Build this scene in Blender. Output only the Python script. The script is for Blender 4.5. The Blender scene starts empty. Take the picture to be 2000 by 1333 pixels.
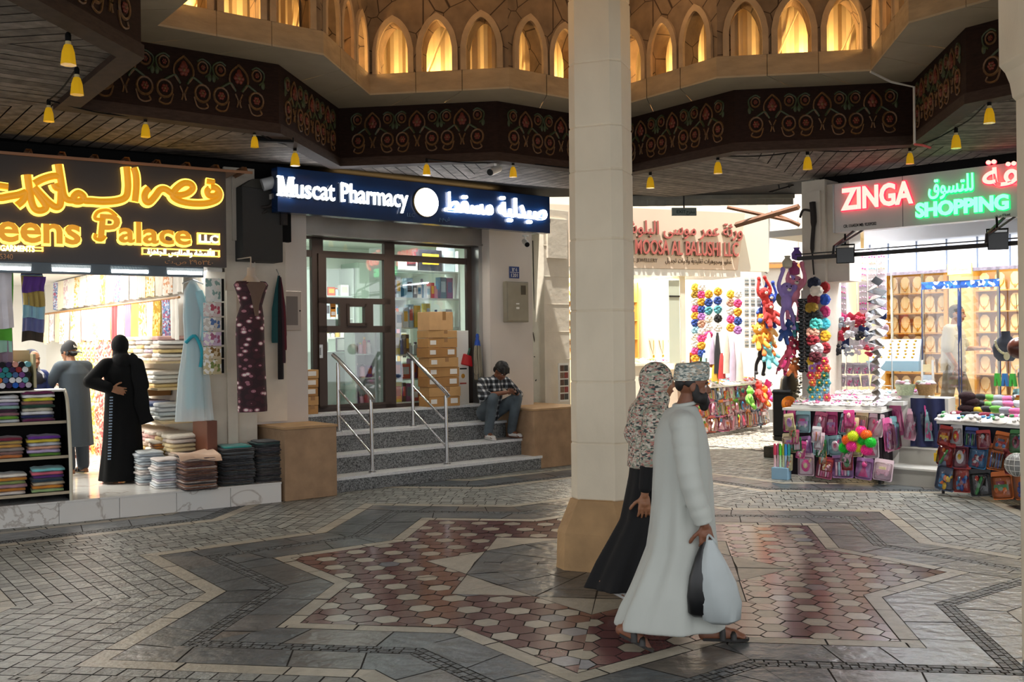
import bpy, bmesh, math, random
from math import sin, cos, pi, radians as RD, atan2, hypot, sqrt
from mathutils import Vector, Matrix
SC = bpy.context.scene
COL = SC.collection
rnd = random.Random(7)

# ---------------------------------------------------------------- camera, world, sun, exposure
FOC = 1944.0; ROLL = 0.0115; EYE = 1.86
cd = bpy.data.cameras.new('camera'); cam = bpy.data.objects.new('camera', cd); COL.objects.link(cam)
cd.sensor_width = 36.0; cd.lens = FOC / 2000 * 36; cd.clip_start = 0.05; cd.clip_end = 200
cam.matrix_world = Matrix.Translation((0, 0, EYE)) @ Matrix.Rotation(pi / 2, 4, 'X') @ Matrix.Rotation(-ROLL, 4, 'Z')
SC.camera = cam
SC.view_settings.view_transform = 'Standard'; SC.view_settings.look = 'None'
SC.view_settings.exposure = 0.0; SC.view_settings.gamma = 1.0; SC.view_settings.use_curve_mapping = False
W = bpy.data.worlds.new('world'); SC.world = W; W.use_nodes = True
W.node_tree.nodes['Background'].inputs[0].default_value = (0.95, 0.97, 1.0, 1)
W.node_tree.nodes['Background'].inputs[1].default_value = 1.5

def light(name, kind, loc, power, col=(1, 1, 1), size=1.0, size_y=None, target=None, spot=None, radius=None):
    d = bpy.data.lights.new(name, kind); d.energy = power; d.color = col
    if kind == 'AREA':
        d.size = size
        if size_y: d.shape = 'RECTANGLE'; d.size_y = size_y
    if kind in ('POINT', 'SPOT'): d.shadow_soft_size = radius or 0.08
    if spot: d.spot_size = spot; d.spot_blend = 0.6
    o = bpy.data.objects.new(name, d); COL.objects.link(o); o.location = loc
    if target is not None: o.rotation_euler = (Vector(target) - Vector(loc)).to_track_quat('-Z', 'Y').to_euler()
    return o
sun = light('sun', 'SUN', (4, 15, 20), 14.0, (1, 0.95, 0.86), target=(7, 19.6, 0)); sun.data.angle = 0.01

# ---------------------------------------------------------------- photo pixel -> place at a known plane
_c, _s = cos(ROLL), sin(ROLL)
def lev(x, y):
    dx, dy = x - 1000, y - 666.5
    return dx * _c - dy * _s, dx * _s + dy * _c
def gp(x, y, z=0.0):
    u, v = lev(x, y); Y = FOC * (EYE - z) / v
    return u * Y / FOC, Y
def atY(x, y, Y):
    u, v = lev(x, y); return Vector((u * Y / FOC, Y, EYE - v * Y / FOC))
class Fr:
    """a facade frame: x along it to the right, y into it, z up"""
    def __init__(s, ox, oy, deg):
        s.ox, s.oy, s.a = ox, oy, RD(deg); s.d = (cos(s.a), sin(s.a)); s.n = (-s.d[1], s.d[0])
    def w(s, x, y, z=0.0): return Vector((s.ox + x * s.d[0] + y * s.n[0], s.oy + x * s.d[1] + y * s.n[1], z))
    def loc(s, X, Y): X -= s.ox; Y -= s.oy; return X * s.d[0] + Y * s.d[1], X * s.n[0] + Y * s.n[1]
    def px(s, x, y, off=0.0):
        u, v = lev(x, y); p = s.w(0, off); k = u / FOC
        t = (s.n[0] * p[0] + s.n[1] * p[1]) / (s.n[0] * k + s.n[1])
        return s.loc(k * t, t)[0], EYE - v * t / FOC
    def fl(s, x, y, z=0.0): return s.loc(*gp(x, y, z))
    def sub(s, x, y, deg=0.0): p = s.w(x, y); return Fr(p[0], p[1], math.degrees(s.a) + deg)
WORLD = Fr(0, 0, 0)

# ---------------------------------------------------------------- mesh building
class MB:
    def __init__(s): s.v = []; s.f = []; s.m = []; s.c = []; s.col = None
    def add(s, vs, fs, m=0):
        b = len(s.v); s.v += [tuple(p) for p in vs]
        for f in fs: s.f.append([i + b for i in f]); s.m.append(m); s.c.append(s.col)
        return s
    def box(s, cx, cy, cz, sx, sy, sz, m=0, rz=0.0, rx=0.0, ry=0.0):
        R = Matrix.Rotation(rz, 3, 'Z') @ Matrix.Rotation(ry, 3, 'Y') @ Matrix.Rotation(rx, 3, 'X')
        vs = []
        for dz in (-.5, .5):
            for dx, dy in ((-.5, -.5), (.5, -.5), (.5, .5), (-.5, .5)):
                p = R @ Vector((dx * sx, dy * sy, dz * sz)); vs.append((cx + p[0], cy + p[1], cz + p[2]))
        return s.add(vs, [(3, 2, 1, 0), (4, 5, 6, 7), (0, 1, 5, 4), (1, 2, 6, 5), (2, 3, 7, 6), (3, 0, 4, 7)], m)
    def b2(s, x0, x1, y0, y1, z0, z1, m=0):
        return s.box((x0 + x1) / 2, (y0 + y1) / 2, (z0 + z1) / 2, abs(x1 - x0), abs(y1 - y0), abs(z1 - z0), m)
    def prism(s, poly, a, b, m=0, ax='z'):
        n = len(poly); ar = sum(poly[i][0] * poly[(i + 1) % n][1] - poly[(i + 1) % n][0] * poly[i][1] for i in range(n))
        if (ar < 0) != (ax == 'y'): poly = poly[::-1]
        if ax == 'z': vs = [(x, y, a) for x, y in poly] + [(x, y, b) for x, y in poly]
        elif ax == 'y': vs = [(x, a, z) for x, z in poly] + [(x, b, z) for x, z in poly]
        else: vs = [(a, y, z) for y, z in poly] + [(b, y, z) for y, z in poly]
        fs = [tuple(range(n))[::-1], tuple(range(n, 2 * n))] + [(i, (i + 1) % n, n + (i + 1) % n, n + i) for i in range(n)]
        return s.add(vs, fs, m)
    def tube(s, pts, r, n=8, m=0, caps=True, sx=1.0, up=None):
        pts = [Vector(p) for p in pts]; N = len(pts)
        rs = r if isinstance(r, (list, tuple)) else [r] * N
        T = [(pts[min(i + 1, N - 1)] - pts[max(i - 1, 0)]).normalized() for i in range(N)]
        u = Vector(up) if up else (Vector((0, 0, 1)) if abs(T[0][2]) < .9 else Vector((1, 0, 0)))
        vs = []
        for i in range(N):
            u = (u - T[i] * u.dot(T[i]))
            u = u.normalized() if u.length > 1e-6 else Vector((1, 0, 0))
            w = T[i].cross(u)
            for k in range(n):
                a = 2 * pi * k / n; vs.append(pts[i] + (u * cos(a) * sx + w * sin(a)) * rs[i])
        fs = [(i * n + k, i * n + (k + 1) % n, (i + 1) * n + (k + 1) % n, (i + 1) * n + k) for i in range(N - 1) for k in range(n)]
        if caps: fs += [tuple(range(n))[::-1], tuple(range((N - 1) * n, N * n))]
        return s.add(vs, fs, m)
    def lathe(s, prof, n=16, c=(0, 0, 0), m=0, rip=0, ramp=0.0):
        vs = []
        for r, z in prof:
            for k in range(n):
                a = 2 * pi * k / n; q = r * (1 + ramp * cos(rip * a)) if rip else r
                vs.append((c[0] + q * cos(a), c[1] + q * sin(a), c[2] + z))
        N = len(prof)
        fs = [(i * n + k, i * n + (k + 1) % n, (i + 1) * n + (k + 1) % n, (i + 1) * n + k) for i in range(N - 1) for k in range(n)]
        if prof[0][0] > 1e-5: fs.append(tuple(range(n))[::-1])
        if prof[-1][0] > 1e-5: fs.append(tuple(range((N - 1) * n, N * n)))
        return s.add(vs, fs, m)
    def ell(s, c, r, n=12, m=0, R=None, h=None):
        if not isinstance(r, (list, tuple)): r = (r, r, r)
        h = h or max(5, n // 2 + 1); vs = []
        for i in range(h + 1):
            t = pi * i / h
            for k in range(n):
                a = 2 * pi * k / n; p = Vector((r[0] * sin(t) * cos(a), r[1] * sin(t) * sin(a), -r[2] * cos(t)))
                if R is not None: p = R @ p
                vs.append((c[0] + p[0], c[1] + p[1], c[2] + p[2]))
        fs = [(i * n + k, i * n + (k + 1) % n, (i + 1) * n + (k + 1) % n, (i + 1) * n + k) for i in range(h) for k in range(n)]
        return s.add(vs, fs, m)
    def cap(s, a, b, ra, rb, n=10, m=0):
        s.ell(a, ra, n, m); s.ell(b, rb, n, m)
        return s.tube([a, b], [ra, rb], n, m)
    def loft(s, rings, m=0, caps=True):
        n = len(rings[0]); N = len(rings); vs = [p for r in rings for p in r]
        fs = [(i * n + k, i * n + (k + 1) % n, (i + 1) * n + (k + 1) % n, (i + 1) * n + k) for i in range(N - 1) for k in range(n)]
        if caps: fs += [tuple(range(n))[::-1], tuple(range((N - 1) * n, N * n))]
        return s.add(vs, fs, m)
    def sheet(s, fn, nu, nv, th=(0, 0.004, 0), m=0):
        """a cloth-like sheet fn(u,v) given a real thickness along th"""
        th = Vector(th); P = [[Vector(fn(i / nu, j / nv)) for i in range(nu + 1)] for j in range(nv + 1)]
        vs = [p for r in P for p in r] + [p + th for r in P for p in r]; K = (nu + 1) * (nv + 1); w = nu + 1
        fs = []
        for j in range(nv):
            for i in range(nu):
                a = j * w + i; fs.append((a, a + 1, a + w + 1, a + w)); fs.append((K + a + w, K + a + w + 1, K + a + 1, K + a))
        for i in range(nu): fs.append((i, K + i, K + i + 1, i + 1)); a = nv * w + i; fs.append((a, a + 1, K + a + 1, K + a))
        for j in range(nv): a = j * w; fs.append((a, a + w, K + a + w, K + a)); a = j * w + nu; fs.append((a, K + a, K + a + w, a + w))
        return s.add(vs, fs, m)
    def mesh(s, name, mats, smooth=None, bevel=0.0, seg=2):
        me = bpy.data.meshes.new(name); me.from_pydata(s.v, [], s.f)
        for mt in (mats if isinstance(mats, (list, tuple)) else [mats]): me.materials.append(mt)
        me.polygons.foreach_set('material_index', s.m)
        if any(c is not None for c in s.c):
            at = me.attributes.new('Col', 'FLOAT_COLOR', 'FACE'); fl = []
            for c in s.c: fl += list(c or (1, 1, 1)) + [1.0]
            at.data.foreach_set('color', fl)
        if bevel > 0 or True:
            bm = bmesh.new(); bm.from_mesh(me)
            if bevel > 0:
                es = [e for e in bm.edges if len(e.link_faces) == 2 and e.calc_face_angle(0) > .6]
                bmesh.ops.bevel(bm, geom=es, offset=bevel, segments=seg, affect='EDGES', clamp_overlap=True, profile=.6)
            bmesh.ops.recalc_face_normals(bm, faces=bm.faces)
            bm.to_mesh(me); bm.free()
        if smooth: me.shade_smooth(); me.set_sharp_from_angle(angle=RD(smooth if smooth is not True else 50))
        me.update(); return me

def obj(name, me, parent=None, loc=(0, 0, 0), rz=0.0, kind=None, label=None):
    o = bpy.data.objects.new(name, me); COL.objects.link(o); o.location = loc
    if rz: o.rotation_euler = (0, 0, rz)
    if parent is not None: o.parent = parent
    if kind: o['kind'] = kind
    if label: o['label'] = label
    return o
def part(name, mb, mats, parent, smooth=None, bevel=0.0, label=None, seg=1):
    return obj(name, mb.mesh(name, mats, smooth, bevel, seg), parent, label=label)
def tag(o, label, cat, group=None):
    o['label'] = label; o['category'] = cat
    if group: o['group'] = group
    return o
def thing(name, label, cat, fr=WORLD, x=0, y=0, z=0, rz=0.0, group=None):
    o = bpy.data.objects.new(name, None); COL.objects.link(o); o.location = fr.w(x, y, z); o.rotation_euler = (0, 0, fr.a + rz)
    o.empty_display_size = .1
    return tag(o, label, cat, group)
def solo(name, mb, mats, label, cat, fr=WORLD, x=0, y=0, z=0, rz=0.0, group=None, smooth=None, bevel=0.0):
    o = obj(name, mb.mesh(name, mats, smooth, bevel), None, fr.w(x, y, z), fr.a + rz); return tag(o, label, cat, group)
def struct(name, mb, mats, fr=WORLD, x=0, y=0, z=0, rz=0.0, parent=None, smooth=None, bevel=0.0, label=None):
    o = obj(name, mb.mesh(name, mats, smooth, bevel), parent, (0, 0, 0) if parent else fr.w(x, y, z), 0 if parent else fr.a + rz, label=label)
    if not parent: o['kind'] = 'structure'
    return o
def dup(o, fr, x, y, z=0, rz=0.0, label=None, group=None, scale=None, mats=None):
    c = o.copy(); COL.objects.link(c); c.location = fr.w(x, y, z); c.rotation_euler = (0, 0, fr.a + rz)
    if label: c['label'] = label
    if group: c['group'] = group
    if scale: c.scale = scale if isinstance(scale, (list, tuple)) else (scale,) * 3
    for ch in list(o.children):
        k = ch.copy(); COL.objects.link(k); k.parent = c
        for g in list(ch.children):
            d = g.copy(); COL.objects.link(d); d.parent = k
    return c
def mset(o, slot, mat):
    """give one copied object its own material without touching the mesh it shares"""
    o.material_slots[slot].link = 'OBJECT'; o.material_slots[slot].material = mat
def text_into(mb, body, x, z, h, y=0.0, depth=.02, m=0, bold=0.0, sx=1.0, align='l', slant=0.0, space=1.0, fit=None):
    """lettering standing in the xz plane facing -y; h = cap height, x = left/centre/right edge; fit = full width"""
    c = bpy.data.curves.new('t', 'FONT'); c.body = body; c.size = 1.0; c.extrude = .5; c.offset = bold; c.space_character = space; c.resolution_u = 3
    o = bpy.data.objects.new('t', c); COL.objects.link(o)
    dg = bpy.context.evaluated_depsgraph_get(); dg.update(); me = o.evaluated_get(dg).to_mesh()
    V = [v.co.copy() for v in me.vertices]; F = [tuple(p.vertices) for p in me.polygons]
    o.evaluated_get(dg).to_mesh_clear(); bpy.data.objects.remove(o); bpy.data.curves.remove(c)
    if not V: return 0
    k = h / .71; x0, x1 = min(v.x for v in V), max(v.x for v in V)
    if fit: sx = fit / ((x1 - x0) * k)
    wd = (x1 - x0) * k * sx; off = {'l': 0, 'c': -wd / 2, 'r': -wd}[align]
    vs = [(x + off + (v.x - x0) * k * sx + slant * v.y * k, y - depth * (v.z + .5), z + v.y * k) for v in V]
    mb.add(vs, F, m); return wd
def ar(s):
    """Arabic letters -> joined shapes in visual order"""
    base = {}; c = 0xFE80
    for cp in list(range(0x621, 0x63B)) + list(range(0x641, 0x64B)):
        n = 1 if cp == 0x621 else 2 if cp in (0x622, 0x623, 0x624, 0x625, 0x627, 0x629, 0x62F, 0x630, 0x631, 0x632, 0x648, 0x649) else 4
        base[cp] = (c, n); c += n
    out = ''
    for w in s.split(' '):
        r = ''
        for i, ch in enumerate(w):
            if ord(ch) not in base: r += ch; continue
            b, n = base[ord(ch)]
            pj = i > 0 and base.get(ord(w[i - 1]), (0, 0))[1] == 4
            nj = n == 4 and i + 1 < len(w) and base.get(ord(w[i + 1]), (0, 0))[1] >= 2
            r += chr(b + (3 if pj and nj else 2 if nj else 1 if pj and n > 1 else 0))
        out = r[::-1] + ((' ' + out) if out else '')
    return out
def remesh(mb, name, mats, voxel=.01, sm=2, dec=None):
    """grow one continuous surface from overlapping closed shapes"""
    me = bpy.data.meshes.new('t'); me.from_pydata(mb.v, [], mb.f); o = bpy.data.objects.new('t', me); COL.objects.link(o)
    d = o.modifiers.new('r', 'REMESH'); d.mode = 'VOXEL'; d.voxel_size = voxel
    if sm: d = o.modifiers.new('s', 'SMOOTH'); d.iterations = sm; d.factor = .5
    if dec: d = o.modifiers.new('d', 'DECIMATE'); d.ratio = dec
    dg = bpy.context.evaluated_depsgraph_get(); dg.update()
    out = bpy.data.meshes.new_from_object(o.evaluated_get(dg)); out.name = name
    bpy.data.objects.remove(o); bpy.data.meshes.remove(me)
    out.materials.clear()
    for mt in (mats if isinstance(mats, (list, tuple)) else [mats]): out.materials.append(mt)
    out.shade_smooth(); return out
def cr(pts, n=6, closed=False):
    """Catmull-Rom through points"""
    P = [Vector(p) for p in pts]; N = len(P); out = []
    for i in range(N if closed else N - 1):
        g = (lambda k: P[k % N]) if closed else (lambda k: P[max(0, min(N - 1, k))])
        a, b, c, d = g(i - 1), g(i), g(i + 1), g(i + 2)
        for k in range(n):
            t = k / n; out.append(.5 * ((2 * b) + (c - a) * t + (2 * a - 5 * b + 4 * c - d) * t * t + (3 * b - a - 3 * c + d) * t ** 3))
    if not closed: out.append(P[-1])
    return out

# ---------------------------------------------------------------- materials
MATS = {}
def M(name, col, rough=.55, metal=0.0, emit=None, es=0.0, noise=None, bump=None, attr=False, spec=.5, alpha=None, sheen=0.0, sss=0.0, stretch=None, coat=0.0):
    if name in MATS: return MATS[name]
    m = bpy.data.materials.new(name); m.use_nodes = True; nt = m.node_tree; b = nt.nodes['Principled BSDF']; L = nt.links.new
    b.inputs['Base Color'].default_value = (*col, 1); b.inputs['Roughness'].default_value = rough; b.inputs['Metallic'].default_value = metal
    b.inputs['Specular IOR Level'].default_value = spec
    if sheen: b.inputs['Sheen Weight'].default_value = sheen
    if coat: b.inputs['Coat Weight'].default_value = coat; b.inputs['Coat Roughness'].default_value = .08
    if sss: b.inputs['Subsurface Weight'].default_value = sss; b.inputs['Subsurface Radius'].default_value = (.03, .012, .006)
    if emit: b.inputs['Emission Color'].default_value = (*emit, 1); b.inputs['Emission Strength'].default_value = es
    tc = nt.nodes.new('ShaderNodeTexCoord'); vec = tc.outputs['Object']
    if stretch:
        mp = nt.nodes.new('ShaderNodeMapping'); mp.inputs['Scale'].default_value = stretch; L(vec, mp.inputs[0]); vec = mp.outputs[0]
    src = None
    if attr:
        a = nt.nodes.new('ShaderNodeAttribute'); a.attribute_name = 'Col'; src = a.outputs['Color']
    if noise:
        sc, amt = noise[0], noise[1]
        n = nt.nodes.new('ShaderNodeTexNoise'); n.inputs['Scale'].default_value = sc; n.inputs['Detail'].default_value = 5; L(vec, n.inputs['Vector'])
        r = nt.nodes.new('ShaderNodeMapRange'); r.inputs[1].default_value = .3; r.inputs[2].default_value = .7
        r.inputs[3].default_value = 1 - amt; r.inputs[4].default_value = 1 + amt * .7; L(n.outputs[0], r.inputs[0])
        mx = nt.nodes.new('ShaderNodeVectorMath'); mx.operation = 'SCALE'
        if src is not None: L(src, mx.inputs[0])
        else: mx.inputs[0].default_value = col
        L(r.outputs[0], mx.inputs['Scale']); src = mx.outputs[0]
    if src is not None: L(src, b.inputs['Base Color'])
    if bump:
        n = nt.nodes.new('ShaderNodeTexNoise'); n.inputs['Scale'].default_value = bump[0]; n.inputs['Detail'].default_value = 6; L(vec, n.inputs['Vector'])
        u = nt.nodes.new('ShaderNodeBump'); u.inputs['Strength'].default_value = bump[1]; u.inputs['Distance'].default_value = .02
        L(n.outputs[0], u.inputs['Height']); L(u.outputs[0], b.inputs['Normal'])
    MATS[name] = m; return m
def nodes_of(m): return m.node_tree.nodes, m.node_tree.links.new, m.node_tree.nodes['Principled BSDF']
def Mprint(name, cols, scale=25, rough=.8, pos=None, feature='F1', stretch=None, rand=1.0):
    """a printed fabric: cells of a few colours"""
    if name in MATS: return MATS[name]
    m = M(name, cols[0], rough); N, L, b = nodes_of(m)
    tc = N.new('ShaderNodeTexCoord'); mp = N.new('ShaderNodeMapping'); mp.inputs['Scale'].default_value = stretch or (1, 1, 1); L(tc.outputs['Object'], mp.inputs[0])
    v = N.new('ShaderNodeTexVoronoi'); v.inputs['Scale'].default_value = scale; v.feature = feature; v.inputs['Randomness'].default_value = rand; L(mp.outputs[0], v.inputs['Vector'])
    r = N.new('ShaderNodeValToRGB'); r.color_ramp.interpolation = 'CONSTANT'; e = r.color_ramp.elements
    while len(e) < len(cols): e.new(.5)
    for i, c in enumerate(cols): e[i].position = pos[i] if pos else i / len(cols); e[i].color = (*c, 1)
    if pos: L(v.outputs['Distance'], r.inputs[0])
    else:
        sp = N.new('ShaderNodeSeparateColor'); L(v.outputs['Color'], sp.inputs[0]); L(sp.outputs[0], r.inputs[0])
    L(r.outputs[0], b.inputs['Base Color']); return m
def Mglass(name, tint=(1, 1, 1), refl=.10):
    if name in MATS: return MATS[name]
    m = bpy.data.materials.new(name); m.use_nodes = True; nt = m.node_tree; nt.nodes.clear(); L = nt.links.new
    o = nt.nodes.new('ShaderNodeOutputMaterial'); t = nt.nodes.new('ShaderNodeBsdfTransparent'); t.inputs[0].default_value = (*tint, 1)
    g = nt.nodes.new('ShaderNodeBsdfGlossy'); g.inputs['Roughness'].default_value = .02
    f = nt.nodes.new('ShaderNodeFresnel'); f.inputs[0].default_value = 1.45
    k = nt.nodes.new('ShaderNodeMath'); k.operation = 'MULTIPLY'; k.inputs[1].default_value = refl / .04; L(f.outputs[0], k.inputs[0])
    x = nt.nodes.new('ShaderNodeMixShader'); L(k.outputs[0], x.inputs[0]); L(t.outputs[0], x.inputs[1]); L(g.outputs[0], x.inputs[2]); L(x.outputs[0], o.inputs[0])
    MATS[name] = m; return m
def Msheer(name, col, alpha):
    if name in MATS: return MATS[name]
    m = bpy.data.materials.new(name); m.use_nodes = True; nt = m.node_tree; b = nt.nodes['Principled BSDF']
    b.inputs['Base Color'].default_value = (*col, 1); b.inputs['Roughness'].default_value = .7; b.inputs['Alpha'].default_value = alpha
    MATS[name] = m; return m
def C(h):
    """sRGB hex -> linear"""
    v = [int(h[i:i + 2], 16) / 255 for i in (0, 2, 4)]
    return tuple(c / 12.92 if c <= .04045 else ((c + .055) / 1.055) ** 2.4 for c in v)
# ================================================================ palette
cream = M('cream_plaster', C('d6ccbc'), .7, noise=(3, .10), bump=(9, .25))
stone_c = M('column_stone', C('e6d9c0'), .65, noise=(2.2, .10), bump=(7, .45), stretch=(1, 1, .6))
tan = M('tan_render', C('a08264'), .8, noise=(5, .22), bump=(30, .25))
tan_hi = M('tan_render_pale', C('b08d62'), .75, noise=(5, .18), bump=(30, .25))
white_w = M('white_wall', C('dcdcd8'), .6, noise=(2, .04))
grey_w = M('warm_grey_wall', C('cdc4bb'), .6, noise=(1.5, .05))
shop_w = M('shop_white', C('e8e6e0'), .6)
dark_wood = M('dark_wood', C('2a1a13'), .75, noise=(14, .3), stretch=(1, 1, 6), spec=.15)
plank_m = M('plank_wood', C('6a5a50'), .75, spec=.2, noise=(9, .4), bump=(30, .25), attr=True, stretch=(1, 1, 1))
black = M('black', C('0e0d0d'), .7, spec=.15); dark = M('dark_metal', C('2b2a2a'), .5, .3); iron = M('old_iron', C('241c18'), .7)
steel = M('steel', C('cfd0d2'), .16, 1.0); alu = M('aluminium', C('b7b7b5'), .35, .9)
bronze = M('brown_aluminium', C('40322a'), .45, 0, spec=.35)
glass = Mglass('clear_glass'); glass_g = Mglass('green_glass', (.93, .98, .95))
tube_e = M('tube_light', (1, 1, 1), .5, emit=(.92, .97, 1), es=14)
led_e = M('led_disc', (1, 1, 1), .5, emit=(1, .96, .88), es=7)
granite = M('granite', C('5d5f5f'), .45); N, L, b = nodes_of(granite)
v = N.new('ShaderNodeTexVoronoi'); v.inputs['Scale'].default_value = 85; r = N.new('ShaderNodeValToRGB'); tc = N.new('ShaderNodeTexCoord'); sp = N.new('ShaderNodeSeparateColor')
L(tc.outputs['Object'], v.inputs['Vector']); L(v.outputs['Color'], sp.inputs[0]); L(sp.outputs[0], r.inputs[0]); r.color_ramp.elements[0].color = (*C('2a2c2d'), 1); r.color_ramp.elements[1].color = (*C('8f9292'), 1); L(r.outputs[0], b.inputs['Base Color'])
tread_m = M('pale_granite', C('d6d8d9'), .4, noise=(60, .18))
marble = M('marble', C('d9d7d2'), .12, noise=None); N, L, b = nodes_of(marble)
tc = N.new('ShaderNodeTexCoord'); n1 = N.new('ShaderNodeTexNoise'); n1.inputs['Scale'].default_value = 1.3; n1.inputs['Detail'].default_value = 6; n1.inputs['Distortion'].default_value = 1.2; L(tc.outputs['Object'], n1.inputs['Vector'])
r = N.new('ShaderNodeValToRGB'); e = r.color_ramp.elements; e[0].position = .485; e[0].color = (*C('dcdad5'), 1); e[1].position = .515; e[1].color = (*C('dcdad5'), 1); k = e.new(.5); k.color = (*C('b5aea6'), 1); L(n1.outputs[0], r.inputs[0]); L(r.outputs[0], b.inputs['Base Color'])

# ================================================================ the plaza: everything is laid on one eight-pointed star
CX, CY, TH = .735, 8.23, RD(171.7)
RA = .7654
def U(a): return Vector((cos(a), sin(a)))
CC = Vector((CX, CY))
def star_pt(R, k, d=0.0, th=TH):
    """k even = tip, odd = notch; d = distance the outline is moved outward"""
    a = th - k * pi / 8
    return CC + U(a) * ((R + d * sqrt(2)) if k % 2 == 0 else (R * RA + d / cos(pi / 8)))
def clip(poly, p, n):
    out = []
    for i in range(len(poly)):
        a, b = poly[i], poly[(i + 1) % len(poly)]; da, db = (a - p).dot(n), (b - p).dot(n)
        if da >= 0: out.append(a)
        if (da >= 0) != (db >= 0): out.append(a + (b - a) * (da / (da - db)))
    return out
FQ = Fr(-5.23, 10.13, 32); FP = Fr(-2.23, 12.28, 39.5); FZ = Fr(4.71, 12.6, -44)
_q = FQ.w(2.25, .3); FR = Fr(_q[0], _q[1], -53); FM = Fr(2.07, 18.5, 23)

fl = MB(); HP = [(FQ, .05), (FP, .05)]
def tile(poly, col, m, inset=.006, half=()):
    n = len(poly); c = sum(poly, Vector((0, 0))) / n
    poly = [p + (c - p).normalized() * min(inset * 1.3, (c - p).length * .3) for p in poly]
    for p, nn in half:
        poly = clip(poly, p, nn)
        if len(poly) < 3: return
    ar_ = abs(sum(poly[i].cross(poly[(i + 1) % len(poly)]) if hasattr(poly[i], 'cross') else 0 for i in range(len(poly)))) / 2
    if ar_ < 2e-5: return
    fl.col = col; z = rnd.uniform(-.0015, .0015); fl.add([(p.x, p.y, z) for p in poly], [tuple(range(len(poly)))], m)
def sh(c, a=.15, t=None):
    k = 1 + rnd.uniform(-a, a); q = [min(1, max(0, x * k)) for x in c]
    if t: u_ = t * rnd.random(); q = [x * (1 - u_) + y * u_ for x, y in zip(q, (.30, .20, .11))]
    return q
SLATE, SETT, CREAMT, REDT = C('53585a'), C('888a84'), C('a39c8b'), C('6a4443')
FS = 2.70
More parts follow.
